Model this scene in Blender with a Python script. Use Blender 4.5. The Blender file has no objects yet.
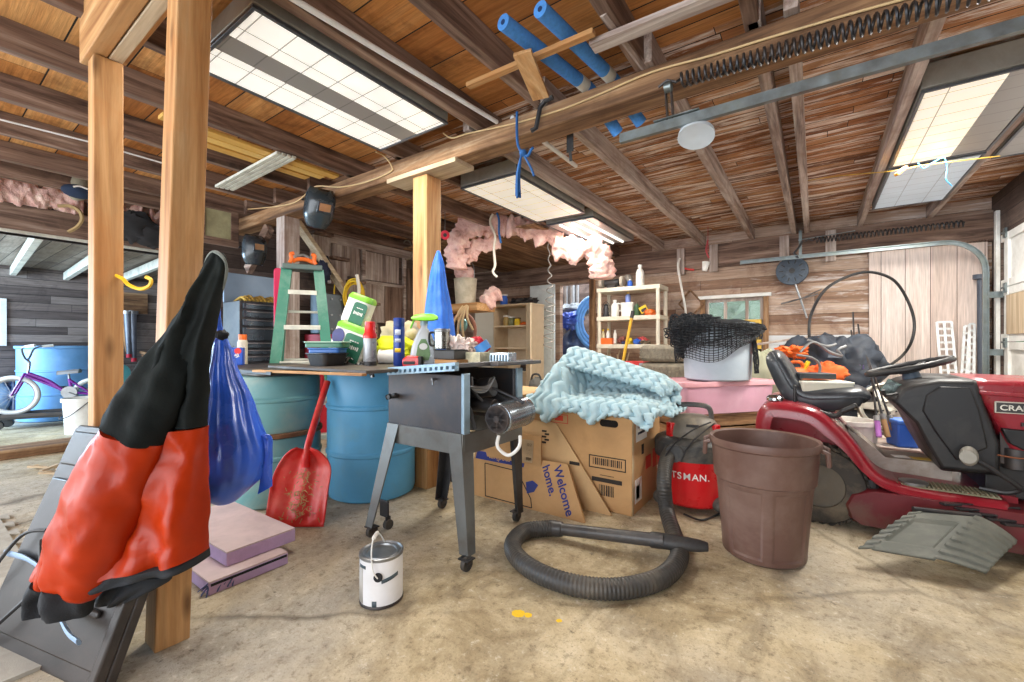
import bpy, bmesh, math, random
from mathutils import Vector, Matrix, Euler, noise
PI = math.pi
random.seed(7)
SC = bpy.context.scene
COL = SC.collection
V = Vector

# ---------------------------------------------------------------- camera, sky, exposure
HF, FPX, HOR, CX = 1.0, 432.0, 345.0, 512.0           # lens height (m), focal length in pixels, horizon row, centre column
YAW = math.radians(35.05)
cam_d = bpy.data.cameras.new('camera'); cam = bpy.data.objects.new('camera', cam_d); COL.objects.link(cam)
cam_d.sensor_width = 36.0; cam_d.lens = FPX / 1024 * 36.0; cam_d.shift_y = (HOR - 341) / 1024
cam_d.clip_start = 0.02; cam_d.clip_end = 200
cam.location = (0, 0, HF); cam.rotation_euler = (PI / 2, 0, YAW)
SC.camera = cam
FWD = V((-math.sin(YAW), math.cos(YAW), 0)); RGT = V((math.cos(YAW), math.sin(YAW), 0))

w = bpy.data.worlds.new('sky'); SC.world = w; w.use_nodes = True
bg = w.node_tree.nodes['Background']; bg.inputs[0].default_value = (0.86, 0.93, 1.0, 1); bg.inputs[1].default_value = 2.1
SC.view_settings.view_transform = 'Standard'; SC.view_settings.look = 'None'
SC.view_settings.gamma = 1.0; SC.view_settings.use_curve_mapping = False
SC.view_settings.exposure = 0.84
SC.cycles.use_denoising = True
SC.cycles.max_bounces = 10; SC.cycles.diffuse_bounces = 6; SC.cycles.sample_clamp_indirect = 6.0

def area_light(name, loc, rot, sx, sy, power, color):
    d = bpy.data.lights.new(name, 'AREA'); d.shape = 'RECTANGLE'; d.size = sx; d.size_y = sy; d.energy = power; d.color = color
    o = bpy.data.objects.new(name, d); COL.objects.link(o); o.location = loc; o.rotation_euler = rot
    return o
# added daylight lamp at the unseen front, left open behind the camera for light
area_light('daylight_open_front', (-2.2, -2.4, 1.5), (math.radians(82), 0, 0), 7.0, 2.2, 85, (0.93, 0.96, 1.0))
# added daylight lamp inside the lean-to, brightening it from its front end
area_light('daylight_lean_to', (-8.3, -1.6, 1.35), (math.radians(82), 0, math.radians(-20)), 2.0, 1.2, 170, (0.52, 0.76, 1.0))

def at(u, v, d):            # a point at depth d along the view axis
    return V((0, 0, HF)) + FWD * d + RGT * ((u - CX) / FPX * d) + V((0, 0, (HOR - v) / FPX * d))
def pz(u, v, z): return at(u, v, FPX * (HF - z) / (v - HOR))
def _dir(u): return FWD + RGT * ((u - CX) / FPX)
def py(u, v, y): return at(u, v, y / _dir(u).y)
def px(u, v, x): return at(u, v, x / _dir(u).x)

# ---------------------------------------------------------------- mesh builder
RM = {}                     # world matrix of every root and part
class MB:
    def __init__(s): s.v = []; s.f = []; s.m = []; s.k = 0
    def mat(s, k): s.k = k; return s
    def add(s, vs, fs, M=None):
        b = len(s.v)
        s.v += [(M @ V(p)) if M is not None else V(p) for p in vs]
        for f in fs: s.f.append([i + b for i in f]); s.m.append(s.k)
        return s
    def box(s, c, d, rot=None, taper=1.0):
        x, y, z = d[0] / 2, d[1] / 2, d[2] / 2; t = taper
        vs = [(-x, -y, -z), (x, -y, -z), (x, y, -z), (-x, y, -z), (-x * t, -y * t, z), (x * t, -y * t, z), (x * t, y * t, z), (-x * t, y * t, z)]
        M = Matrix.Translation(V(c))
        if rot is not None: M = M @ (rot if isinstance(rot, Matrix) else Euler(rot).to_matrix()).to_4x4()
        return s.add(vs, [(3, 2, 1, 0), (4, 5, 6, 7), (0, 1, 5, 4), (1, 2, 6, 5), (2, 3, 7, 6), (3, 0, 4, 7)], M)
    def cube(s, x0, x1, y0, y1, z0, z1): return s.box(((x0 + x1) / 2, (y0 + y1) / 2, (z0 + z1) / 2), (x1 - x0, y1 - y0, z1 - z0))
    def bar(s, p0, p1, wd, ht, up=(0, 0, 1)):
        p0, p1 = V(p0), V(p1); a = (p1 - p0); L = a.length; a = a / L
        u = V(up)
        if abs(a.dot(u)) > 0.99: u = V((0, 1, 0))
        b = u.cross(a).normalized(); c = a.cross(b)
        M = Matrix((a, b, c)).transposed()
        return s.box((p0 + p1) / 2, (L, wd, ht), M)
    def loft(s, rings, closed=True, cap0=True, cap1=True, loop=False):
        n = len(rings[0]); b = len(s.v)
        for r in rings: s.v += [V(p) for p in r]
        R = len(rings)
        for i in range(R if loop else R - 1):
            i2 = (i + 1) % R
            for j in range(n if closed else n - 1):
                j2 = (j + 1) % n
                s.f.append([b + i * n + j, b + i * n + j2, b + i2 * n + j2, b + i2 * n + j]); s.m.append(s.k)
        if not loop and closed:
            if cap0: s.f.append([b + j for j in reversed(range(n))]); s.m.append(s.k)
            if cap1: s.f.append([b + (R - 1) * n + j for j in range(n)]); s.m.append(s.k)
        return s
    def tube(s, pts, r, seg=8, loop=False, sq=1.0):
        pts = [V(p) for p in pts]; n = len(pts)
        rr = r if isinstance(r, (list, tuple)) else [r] * n
        tg = []
        for i in range(n):
            a = pts[(i - 1) % n] if (loop or i) else pts[0]; c = pts[(i + 1) % n] if (loop or i < n - 1) else pts[-1]
            t = (c - a); tg.append(t.normalized() if t.length > 1e-9 else V((0, 0, 1)))
        nr = tg[0].orthogonal().normalized(); rings = []
        for i in range(n):
            if i: nr = (nr - tg[i] * nr.dot(tg[i])).normalized()
            bn = tg[i].cross(nr)
            rings.append([pts[i] + (nr * math.cos(2 * PI * k / seg) + bn * math.sin(2 * PI * k / seg) * sq) * rr[i] for k in range(seg)])
        return s.loft(rings, loop=loop)
    def lathe(s, prof, seg=32, M=None, a0=0, a1=2 * PI):
        b = len(s.v); full = abs(a1 - a0 - 2 * PI) < 1e-6; n = seg if full else seg + 1
        for (r, z) in prof:
            for k in range(n):
                a = a0 + (a1 - a0) * k / seg
                p = V((r * math.cos(a), r * math.sin(a), z)); s.v.append(M @ p if M is not None else p)
        for i in range(len(prof) - 1):
            for k in range(seg):
                k2 = (k + 1) % n
                s.f.append([b + i * n + k, b + i * n + k2, b + (i + 1) * n + k2, b + (i + 1) * n + k]); s.m.append(s.k)
        if full:
            if prof[0][0] > 1e-6: s.f.append([b + k for k in reversed(range(n))]); s.m.append(s.k)
            if prof[-1][0] > 1e-6: s.f.append([b + (len(prof) - 1) * n + k for k in range(n)]); s.m.append(s.k)
        return s
    def cyl(s, p0, p1, r, seg=20, r1=None):
        p0, p1 = V(p0), V(p1); q = (p1 - p0).to_track_quat('Z', 'Y').to_matrix().to_4x4()
        return s.lathe([(r, 0), (r if r1 is None else r1, (p1 - p0).length)], seg, Matrix.Translation(p0) @ q)
    def prism(s, poly, h, M=None):
        n = len(poly); vs = [(x, y, 0) for x, y in poly] + [(x, y, h) for x, y in poly]
        fs = [list(reversed(range(n))), list(range(n, 2 * n))] + [[i, (i + 1) % n, n + (i + 1) % n, n + i] for i in range(n)]
        return s.add(vs, fs, M)
    def grid(s, nu, nv, fn, cu=False):
        b = len(s.v)
        for i in range(nu):
            for j in range(nv): s.v.append(V(fn(i / (nu if cu else nu - 1), j / (nv - 1))))
        for i in range(nu if cu else nu - 1):
            for j in range(nv - 1):
                i2 = (i + 1) % nu
                s.f.append([b + i * nv + j, b + i2 * nv + j, b + i2 * nv + j + 1, b + i * nv + j + 1]); s.m.append(s.k)
        return s
    def ball(s, c, r, seg=16, rings=10, fn=None):
        c = V(c); rx = r if isinstance(r, (tuple, list)) else (r, r, r); b = len(s.v)
        def pt(a, t):
            p = V((math.sin(t) * math.cos(a), math.sin(t) * math.sin(a), math.cos(t)))
            k = fn(p) if fn else 1.0
            return c + V((p.x * rx[0], p.y * rx[1], p.z * rx[2])) * k
        s.v.append(pt(0, 0))
        for i in range(1, rings):
            for j in range(seg): s.v.append(pt(2 * PI * j / seg, PI * i / rings))
        s.v.append(pt(0, PI)); e = len(s.v) - 1
        for j in range(seg):
            j2 = (j + 1) % seg
            s.f.append([b, b + 1 + j, b + 1 + j2]); s.m.append(s.k)
            o = b + 1 + (rings - 2) * seg
            s.f.append([o + j2, o + j, e]); s.m.append(s.k)
            for i in range(rings - 2):
                q = b + 1 + i * seg
                s.f.append([q + j, q + seg + j, q + seg + j2, q + j2]); s.m.append(s.k)
        return s
    def build(s, name, mats, parent=None, world=False, smooth=40, bevel=0, sub=0, solid=0, seg=2, loc=None, rot=None):
        me = bpy.data.meshes.new(name)
        vs = s.v
        base = Matrix.Identity(4)
        if parent is not None: base = RM[parent.name]
        elif loc is not None: base = Matrix.Translation(V(loc)) @ (Euler(rot).to_matrix().to_4x4() if rot else Matrix.Identity(4))
        if world:
            if parent is None and loc is None:
                lo = V([min(p[i] for p in vs) for i in range(3)]); hi = V([max(p[i] for p in vs) for i in range(3)])
                base = Matrix.Translation(((lo.x + hi.x) / 2, (lo.y + hi.y) / 2, lo.z)); loc = base.translation
            inv = base.inverted(); vs = [inv @ p for p in vs]
        me.from_pydata([tuple(p) for p in vs], [], s.f)
        mats = mats if isinstance(mats, (list, tuple)) else [mats]
        for m in mats: me.materials.append(m)
        if len(mats) > 1:
            for p, k in zip(me.polygons, s.m): p.material_index = min(k, len(mats) - 1)
        bm = bmesh.new(); bm.from_mesh(me); bmesh.ops.recalc_face_normals(bm, faces=bm.faces); bm.to_mesh(me); bm.free()
        if smooth:
            for p in me.polygons: p.use_smooth = True
            me.set_sharp_from_angle(angle=math.radians(smooth))
        o = bpy.data.objects.new(name, me); COL.objects.link(o)
        if parent is not None: o.parent = parent
        elif loc is not None:
            o.location = loc
            if rot: o.rotation_euler = rot
        RM[o.name] = base
        if solid:
            md = o.modifiers.new('solid', 'SOLIDIFY'); md.thickness = solid; md.offset = 0
        if bevel:
            md = o.modifiers.new('bevel', 'BEVEL'); md.width = bevel; md.segments = seg; md.limit_method = 'ANGLE'; md.angle_limit = math.radians(40)
        if sub:
            md = o.modifiers.new('sub', 'SUBSURF'); md.levels = sub; md.render_levels = sub
        return o

def tag(o, label, cat=None, group=None, kind=None):
    if label: o['label'] = label
    if cat: o['category'] = cat
    if group: o['group'] = group
    if kind: o['kind'] = kind
    return o
def thing(name, label, cat, loc=(0, 0, 0), rz=0, group=None, rot=None):
    o = bpy.data.objects.new(name, None); COL.objects.link(o); o.empty_display_size = 0.05
    r = rot if rot is not None else (0, 0, rz)
    o.location = loc; o.rotation_euler = r
    RM[o.name] = Matrix.Translation(V(loc)) @ Euler(r).to_matrix().to_4x4()
    return tag(o, label, cat, group)
def kids(o): return [c for c in bpy.data.objects if c.parent == o]
def dup(root, loc, rot, label=None):
    def cp(o, par):
        c = o.copy(); COL.objects.link(c)
        if par is not None: c.parent = par
        for ch in [x for x in ALLK.get(o.name, [])]: cp(ch, c)
        return c
    ALLK = {}
    for x in bpy.data.objects:
        if x.parent is not None: ALLK.setdefault(x.parent.name, []).append(x)
    r = cp(root, None); r.location = loc; r.rotation_euler = rot
    if label: r['label'] = label
    RM[r.name] = Matrix.Translation(V(loc)) @ Euler(rot).to_matrix().to_4x4()
    return r
def text(name, body, mat, parent, M, size=0.05, ext=0.0015, align='CENTER', sx=1.0, bold=0.0):
    """flat raised lettering; M is the local matrix in the parent's frame, letters lie in its XY plane"""
    c = bpy.data.curves.new(name, 'FONT'); c.body = body; c.size = size; c.extrude = ext; c.align_x = align; c.align_y = 'CENTER'; c.offset = bold
    c.materials.append(mat)
    tmp = bpy.data.objects.new(name + '_curve', c); COL.objects.link(tmp)
    bpy.context.view_layer.update()
    me = bpy.data.meshes.new_from_object(tmp.evaluated_get(bpy.context.evaluated_depsgraph_get())); bpy.data.objects.remove(tmp)
    me.name = name
    if not me.materials: me.materials.append(mat)
    o = bpy.data.objects.new(name, me); COL.objects.link(o); o.parent = parent
    o.matrix_local = M @ Matrix.Diagonal((sx, 1, 1, 1))
    RM[o.name] = RM[parent.name] @ M
    return o
def frame(o, x, y):         # matrix whose X and Y axes are given
    x = V(x).normalized(); y = V(y); y = (y - x * y.dot(x)).normalized(); z = x.cross(y)
    M = Matrix((x, y, z)).transposed().to_4x4(); M.translation = V(o); return M
def nz(x, y, z, s=1.0, o=0): return noise.noise(V((x * s + o, y * s - o, z * s + o * .7)))
def fbm(p, s=1.0, o=0, n=3):
    t = 0; a = 1
    for i in range(n): t += a * noise.noise(V(p) * (s * 2 ** i) + V((o + i * 7.1, o * .3, -o))); a *= .5
    return t
def bez(pts, n=8):          # smooth path through points (Catmull-Rom)
    pts = [V(p) for p in pts]; out = []
    for i in range(len(pts) - 1):
        p0 = pts[max(i - 1, 0)]; p1 = pts[i]; p2 = pts[i + 1]; p3 = pts[min(i + 2, len(pts) - 1)]
        for k in range(n):
            t = k / n
            out.append(.5 * ((2 * p1) + (p2 - p0) * t + (2 * p0 - 5 * p1 + 4 * p2 - p3) * t * t + (3 * p1 - p0 - 3 * p2 + p3) * t ** 3))
    out.append(pts[-1]); return out
def rrect(w, h, r, n=4):
    out = []
    for cx, cy, a in ((w / 2 - r, h / 2 - r, 0), (-w / 2 + r, h / 2 - r, PI / 2), (-w / 2 + r, -h / 2 + r, PI), (w / 2 - r, -h / 2 + r, 1.5 * PI)):
        for k in range(n + 1): out.append((cx + r * math.cos(a + PI / 2 * k / n), cy + r * math.sin(a + PI / 2 * k / n)))
    return out
# ---------------------------------------------------------------- materials
class NT:
    def __init__(s, name):
        s.m = bpy.data.materials.new(name); s.m.use_nodes = True; s.t = s.m.node_tree; s.n = s.t.nodes
        s.b = s.n['Principled BSDF']; s.out = s.n['Material Output']
    def node(s, ty, **kw):
        n = s.n.new(ty)
        for k, v in kw.items(): setattr(n, k, v)
        return n
    def link(s, a, b): s.t.links.new(a, b)
    def put(s, n, i, v):
        if hasattr(v, 'is_output'): s.link(v, n.inputs[i])
        elif v is not None: n.inputs[i].default_value = v
    def math(s, op, a, b=None, c=None, clamp=False):
        n = s.node('ShaderNodeMath', operation=op, use_clamp=clamp); s.put(n, 0, a); s.put(n, 1, b); s.put(n, 2, c); return n.outputs[0]
    def mix(s, f, a, b, mode='MIX'):
        n = s.node('ShaderNodeMix', data_type='RGBA', blend_type=mode, clamp_factor=True)
        s.put(n, 0, f); s.put(n, 6, a if hasattr(a, 'is_output') else c4(a)); s.put(n, 7, b if hasattr(b, 'is_output') else c4(b)); return n.outputs[2]
    def coord(s, scale=(1, 1, 1), rnd=False, rot=(0, 0, 0)):
        tc = s.node('ShaderNodeTexCoord'); mp = s.node('ShaderNodeMapping'); s.link(tc.outputs['Object'], mp.inputs[0]); mp.inputs['Scale'].default_value = scale; mp.inputs['Rotation'].default_value = rot
        if rnd:
            oi = s.node('ShaderNodeObjectInfo'); k = s.math('MULTIPLY', oi.outputs['Random'], 37.0)
            cx = s.node('ShaderNodeCombineXYZ'); s.link(k, cx.inputs[0]); s.link(k, cx.inputs[1]); s.link(k, cx.inputs[2]); s.link(cx.outputs[0], mp.inputs[1])
        return mp.outputs[0]
    def noise(s, vec, scale, detail=4, rough=.55, dist=0):
        n = s.node('ShaderNodeTexNoise'); s.put(n, 'Vector', vec); n.inputs['Scale'].default_value = scale; n.inputs['Detail'].default_value = detail
        n.inputs['Roughness'].default_value = rough; n.inputs['Distortion'].default_value = dist; return n.outputs[0]
    def ramp(s, f, stops):
        n = s.node('ShaderNodeValToRGB'); e = n.color_ramp.elements
        while len(e) < len(stops): e.new(.5)
        for q, (p, c) in zip(e, stops): q.position = p; q.color = c4(c)
        s.link(f, n.inputs[0]); return n.outputs[0]
    def rng(s, f, a, b, c=0, d=1):
        n = s.node('ShaderNodeMapRange'); s.link(f, n.inputs[0]); n.inputs[1].default_value = a; n.inputs[2].default_value = b; n.inputs[3].default_value = c; n.inputs[4].default_value = d; return n.outputs[0]
    def bump(s, h, strength=.3, dist=.01):
        n = s.node('ShaderNodeBump'); n.inputs['Strength'].default_value = strength; n.inputs['Distance'].default_value = dist; s.link(h, n.inputs['Height']); s.link(n.outputs[0], s.b.inputs['Normal'])
def c4(c): return (c, c, c, 1) if isinstance(c, (int, float)) else (tuple(c) + (1,) if len(c) == 3 else tuple(c))
def S(r, g, b):             # sRGB 0-255 to linear
    f = lambda c: (c / 255 / 12.92) if c / 255 <= .04045 else ((c / 255 + .055) / 1.055) ** 2.4
    return (f(r), f(g), f(b))
MATS = {}
def M_(name, col, rough=.5, metal=0, var=.25, scale=9, dirt=None, damt=.35, bump=.0, bscale=60, coat=0, alpha=None, emit=0, trans=0, spec=.5, sheen=0):
    """plain material with mottling, optional dirt patches and fine bump"""
    t = NT(name); b = t.b
    co = t.coord(rnd=True)
    n1 = t.noise(co, scale, 4, .6)
    base = t.mix(t.rng(n1, .3, .7), tuple(c * (1 - var) for c in col[:3]), tuple(min(1, c * (1 + var * .6)) for c in col[:3]))
    if dirt is not None:
        n2 = t.noise(co, scale * .55, 6, .7, .4)
        base = t.mix(t.math('MULTIPLY', t.rng(n2, .46, .68), damt), base, dirt)
    t.link(base, b.inputs['Base Color'])
    b.inputs['Metallic'].default_value = metal; b.inputs['IOR'].default_value = 1.45; b.inputs['Specular IOR Level'].default_value = spec
    t.link(t.rng(n1, .25, .75, max(.02, rough - .09), min(1, rough + .12)), b.inputs['Roughness'])
    if coat: b.inputs['Coat Weight'].default_value = coat; b.inputs['Coat Roughness'].default_value = .12
    if alpha is not None: b.inputs['Alpha'].default_value = alpha
    if trans: b.inputs['Transmission Weight'].default_value = trans
    if sheen: b.inputs['Sheen Weight'].default_value = sheen
    if emit: b.inputs['Emission Color'].default_value = c4(col); b.inputs['Emission Strength'].default_value = emit
    if bump: t.bump(t.noise(co, bscale, 3, .6), bump, .004)
    MATS[name] = t.m; return t.m
def wood(name, ax, cols, rough=.75, fine=1.0, bump=.35, dirt=None, damt=.5, knots=False, lo=.32, hi=.7):
    """wood with grain along axis ax; cols dark..light"""
    t = NT(name); sc = [13 * fine] * 3; sc[ax] = .9 * fine
    co = t.coord(tuple(sc), rnd=True)
    n1 = t.noise(co, 1.0, 6, .65, .6)
    sc2 = [70 * fine] * 3; sc2[ax] = 2.5 * fine
    co2 = t.coord(tuple(sc2), rnd=True); n2 = t.noise(co2, 1.0, 3, .6)
    col = t.ramp(n1, [(lo + (hi - lo) * i / (len(cols) - 1), c) for i, c in enumerate(cols)])
    col = t.mix(t.rng(n2, .3, .75, 0, .45), col, tuple(c * .45 for c in cols[0]), 'MIX')
    iso = t.coord((1, 1, 1), rnd=True)
    if dirt is not None:
        col = t.mix(t.math('MULTIPLY', t.rng(t.noise(iso, 3.2, 7, .7, .5), .48, .7), damt), col, dirt)
    if knots:
        vo = t.node('ShaderNodeTexVoronoi'); s3 = [7.0] * 3; s3[ax] = 2.2; t.link(t.coord(tuple(s3), rnd=True), vo.inputs['Vector']); vo.inputs['Scale'].default_value = 1.0
        col = t.mix(t.rng(vo.outputs['Distance'], .03, .15, .85, 0), col, tuple(c * .35 for c in cols[0]))
    t.link(col, t.b.inputs['Base Color']); t.b.inputs['Roughness'].default_value = rough; t.b.inputs['Specular IOR Level'].default_value = .3
    t.bump(t.math('ADD', n1, t.math('MULTIPLY', n2, .5)), bump, .006)
    MATS[name] = t.m; return t.m
def planks(name, al, ac, wdt, seg, cols, white=None, wamt=0.0, wx=None, gap=.035, gapcol=.012, rough=.75, bump=.5, band=None, dark=None, off=0.0):
    """boards running along axis al, stacked along axis ac; optional worn white streaks, growing with x between wx; optional painted band (z0,z1,colour)"""
    t = NT(name); tc = t.node('ShaderNodeTexCoord'); sp = t.node('ShaderNodeSeparateXYZ'); t.link(tc.outputs['Object'], sp.inputs[0])
    A, L = sp.outputs[ac], sp.outputs[al]
    q = t.math('DIVIDE', t.math('ADD', A, off), wdt); row = t.math('FLOOR', q); fr = t.math('FRACT', q)
    wn = t.node('ShaderNodeTexWhiteNoise', noise_dimensions='1D'); t.link(row, wn.inputs['W'])
    sg = t.math('FLOOR', t.math('ADD', t.math('DIVIDE', L, seg), t.math('MULTIPLY', wn.outputs[0], 9.0)))
    sgf = t.math('FRACT', t.math('ADD', t.math('DIVIDE', L, seg), t.math('MULTIPLY', wn.outputs[0], 9.0)))
    w2 = t.node('ShaderNodeTexWhiteNoise', noise_dimensions='2D'); cb = t.node('ShaderNodeCombineXYZ'); t.link(row, cb.inputs[0]); t.link(sg, cb.inputs[1]); t.link(cb.outputs[0], w2.inputs['Vector'])
    R = w2.outputs[0]
    v = t.node('ShaderNodeCombineXYZ'); t.link(t.math('MULTIPLY', L, 1.2), v.inputs[0]); t.link(t.math('MULTIPLY', A, 16.0), v.inputs[1]); t.link(t.math('MULTIPLY', R, 50.0), v.inputs[2])
    n1 = t.noise(v.outputs[0], 1.0, 6, .65, .7)
    v2 = t.node('ShaderNodeCombineXYZ'); t.link(t.math('MULTIPLY', L, 4.0), v2.inputs[0]); t.link(t.math('MULTIPLY', A, 90.0), v2.inputs[1]); t.link(t.math('MULTIPLY', R, 30.0), v2.inputs[2])
    n2 = t.noise(v2.outputs[0], 1.0, 4, .65)
    mixv = t.math('ADD', t.math('MULTIPLY', R, .5), t.math('MULTIPLY', n1, .62))
    col = t.ramp(mixv, [(.18 + .66 * i / (len(cols) - 1), c) for i, c in enumerate(cols)])
    col = t.mix(t.rng(n2, .35, .75, 0, .5), col, tuple(c * .4 for c in cols[0]))
    if dark is not None:
        col = t.mix(t.math('MULTIPLY', t.rng(t.noise(tc.outputs['Object'], 2.3, 7, .72, .6), .5, .72), .75), col, dark)
    if white is not None:
        v3 = t.node('ShaderNodeCombineXYZ'); t.link(t.math('MULTIPLY', L, 1.6), v3.inputs[0]); t.link(t.math('MULTIPLY', A, 13.0), v3.inputs[1]); t.link(t.math('MULTIPLY', R, 9.0), v3.inputs[2])
        wv = t.math('ADD', t.math('MULTIPLY', t.noise(v3.outputs[0], 1.0, 7, .72, .5), .8), t.math('MULTIPLY', n2, .25))
        wf = t.rng(wv, .66 - wamt, .76 - wamt, 0, .92)
        if wx:
            wf = t.math('MULTIPLY', wf, t.rng(t.math('ADD', sp.outputs[0], t.math('MULTIPLY', t.math('SUBTRACT', n1, .5), 1.5)), wx[0], wx[1]))
        col = t.mix(wf, col, white)
    if band:
        bn = t.noise(v.outputs[0], 2.0, 5, .7)
        zz = sp.outputs[2]
        f = t.math('MULTIPLY', t.math('GREATER_THAN', zz, band[0]), t.math('LESS_THAN', zz, band[1]))
        if len(band) > 3: f = t.math('MULTIPLY', f, t.math('MULTIPLY', t.math('GREATER_THAN', sp.outputs[0], band[3]), t.math('LESS_THAN', sp.outputs[0], band[4])))
        col = t.mix(t.math('MULTIPLY', f, t.rng(bn, .3, .5, .7, 1.0)), col, band[2])
    g = t.math('MAXIMUM', t.math('LESS_THAN', fr, gap), t.math('LESS_THAN', sgf, .006 * .3 / seg * 2))
    col = t.mix(g, col, gapcol)
    t.link(col, t.b.inputs['Base Color']); t.b.inputs['Roughness'].default_value = rough; t.b.inputs['Specular IOR Level'].default_value = .3
    h = t.math('SUBTRACT', t.math('ADD', t.math('MULTIPLY', n1, .5), t.math('ADD', t.math('MULTIPLY', n2, .5), t.math('MULTIPLY', R, .3))), t.math('MULTIPLY', g, 2.0))
    t.bump(h, bump, .008)
    MATS[name] = t.m; return t.m

OLD = [S(58, 44, 38), S(108, 85, 73), S(150, 123, 107), S(182, 160, 145)]
OLDB = [S(74, 52, 38), S(128, 94, 66), S(168, 130, 94), S(196, 166, 134)]
GREY = [S(112, 96, 90), S(172, 154, 144), S(206, 192, 182), S(226, 216, 208)]
NEW = [S(150, 102, 60), S(184, 136, 86), S(202, 158, 108), S(218, 182, 136)]
woods = {}
for i, a in enumerate('xyz'):
    woods['old' + a] = wood('old_wood_' + a, i, OLD, dirt=S(150, 120, 100), damt=.35)
    woods['brown' + a] = wood('brown_beam_' + a, i, OLDB, dirt=S(70, 45, 25), damt=.5)
    woods['grey' + a] = wood('weathered_wood_' + a, i, GREY, dirt=S(120, 88, 70), damt=.5)
    woods['new' + a] = wood('new_lumber_' + a, i, NEW, rough=.6, fine=.9, bump=.12, knots=True, dirt=S(190, 120, 60), damt=.35)
    woods['pale' + a] = wood('pale_board_' + a, i, [S(170, 146, 118), S(204, 182, 152), S(222, 204, 176)], rough=.6, bump=.15)

def concrete():
    t = NT('garage_concrete'); co = t.coord()
    big = t.noise(co, .55, 6, .6, .5); mid = t.noise(co, 2.6, 9, .72, .5); fine = t.noise(co, 22, 8, .78); gr = t.noise(co, 95, 4, .75)
    col = t.ramp(mid, [(.30, S(112, 97, 73)), (.43, S(166, 148, 114)), (.55, S(196, 179, 145)), (.72, S(220, 206, 177))])
    col = t.mix(t.rng(big, .47, .62, 0, .65), col, S(180, 175, 166))
    sc = t.coord((3.4, 1.1, 1), rot=(0, 0, .6)); st = t.noise(sc, .85, 8, .75, .9)
    col = t.mix(t.rng(st, .52, .70, 0, .6), col, S(98, 82, 58))
    col = t.mix(t.rng(fine, .53, .64, 0, .62), col, S(104, 86, 60))
    col = t.mix(t.rng(fine, .30, .44, .6, 0), col, S(238, 230, 210))
    col = t.mix(t.rng(gr, .55, .68, 0, .55), col, S(92, 78, 58))
    sp = t.noise(co, 7.5, 7, .8)
    col = t.mix(t.rng(sp, .61, .67, 0, .75), col, S(72, 58, 42))
    # crack lines
    v = t.node('ShaderNodeTexVoronoi', feature='DISTANCE_TO_EDGE'); v.inputs['Scale'].default_value = .34
    wv = t.node('ShaderNodeMix', data_type='VECTOR'); wv.inputs[0].default_value = .10
    nn = t.node('ShaderNodeTexNoise'); nn.inputs['Scale'].default_value = 3.5; nn.inputs['Detail'].default_value = 6; t.link(co, nn.inputs['Vector'])
    t.link(co, wv.inputs[4]); t.link(nn.outputs[1], wv.inputs[5]); t.link(wv.outputs[1], v.inputs['Vector'])
    ck = t.rng(v.outputs['Distance'], 0, .006, 1, 0)
    col = t.mix(t.math('MULTIPLY', t.math('MULTIPLY', ck, t.rng(big, .45, .6)), .6), col, S(74, 62, 46))
    # spilt yellow paint
    tc = t.node('ShaderNodeTexCoord'); s = t.node('ShaderNodeSeparateXYZ'); t.link(tc.outputs['Object'], s.inputs[0])
    for (x, y, r) in ((-.905, 1.33, .024), (-.87, 1.345, .014), (-.76, 1.38, .010)):
        d = t.math('ADD', t.math('POWER', t.math('SUBTRACT', s.outputs[0], x), 2), t.math('POWER', t.math('SUBTRACT', s.outputs[1], y), 2))
        col = t.mix(t.math('LESS_THAN', t.math('ADD', t.math('SQRT', d), t.math('MULTIPLY', t.math('SUBTRACT', fine, .5), .03)), r), col, S(238, 196, 30))
    t.link(col, t.b.inputs['Base Color']); t.link(t.rng(mid, .3, .7, .6, .92), t.b.inputs['Roughness'])
    h = t.math('ADD', t.math('MULTIPLY', mid, 1.2), t.math('ADD', t.math('MULTIPLY', fine, .6), t.math('ADD', t.math('MULTIPLY', gr, .25), t.math('MULTIPLY', ck, -.6))))
    t.bump(h, .55, .012); MATS['concrete'] = t.m; return t.m
m_floor = concrete()
m_ceil_near = planks('ceiling_boards_wide', 0, 1, .235, 2.6, [S(112, 66, 34), S(176, 112, 58), S(206, 140, 78), S(222, 168, 108)], gap=.03, dark=S(86, 48, 22))
m_ceil_far = planks('ceiling_boards_narrow', 0, 1, .098, 1.7, [S(70, 42, 26), S(146, 92, 54), S(184, 126, 80), S(200, 152, 110)], white=S(236, 226, 216), wamt=.145, wx=(-4.6, -1.4), gap=.07, gapcol=.008, dark=S(84, 54, 38))
m_wall_back = planks('back_wall_boards', 0, 2, .125, 4.2, [S(104, 80, 66), S(158, 126, 104), S(188, 160, 138), S(206, 184, 168)], white=S(226, 220, 216), wamt=.10, wx=(-2.4, .8), gap=.02, dark=S(104, 66, 52), band=(.70, 1.12, S(214, 218, 222), -.5, .52))
m_wall_dark = planks('dark_wall_boards', 1, 2, .16, 2.4, [S(60, 48, 44), S(98, 82, 74), S(128, 110, 102)], gap=.03, dark=S(40, 32, 30))
m_annex = planks('lean_to_boards', 1, 2, .115, 1.9, [S(66, 58, 56), S(104, 92, 88), S(132, 118, 112), S(150, 138, 132)], gap=.05, dark=S(56, 48, 50))
m_annex_roof = planks('lean_to_roof_boards', 0, 1, .16, 2.0, [S(110, 100, 92), S(150, 138, 126), S(176, 164, 152)], gap=.04, dark=S(96, 80, 70))
m_panel = planks('pale_panelling', 2, 0, .2, 9, [S(190, 166, 154), S(224, 206, 196), S(238, 226, 220)], gap=.025, gapcol=S(70, 50, 40), bump=.2)
black = M_('black_plastic', S(38, 38, 40), .45, var=.2, dirt=S(110, 104, 96), damt=.25)
rubber = M_('black_rubber', S(44, 43, 42), .7, var=.2, dirt=S(120, 108, 92), damt=.35, bump=.2)
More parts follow.
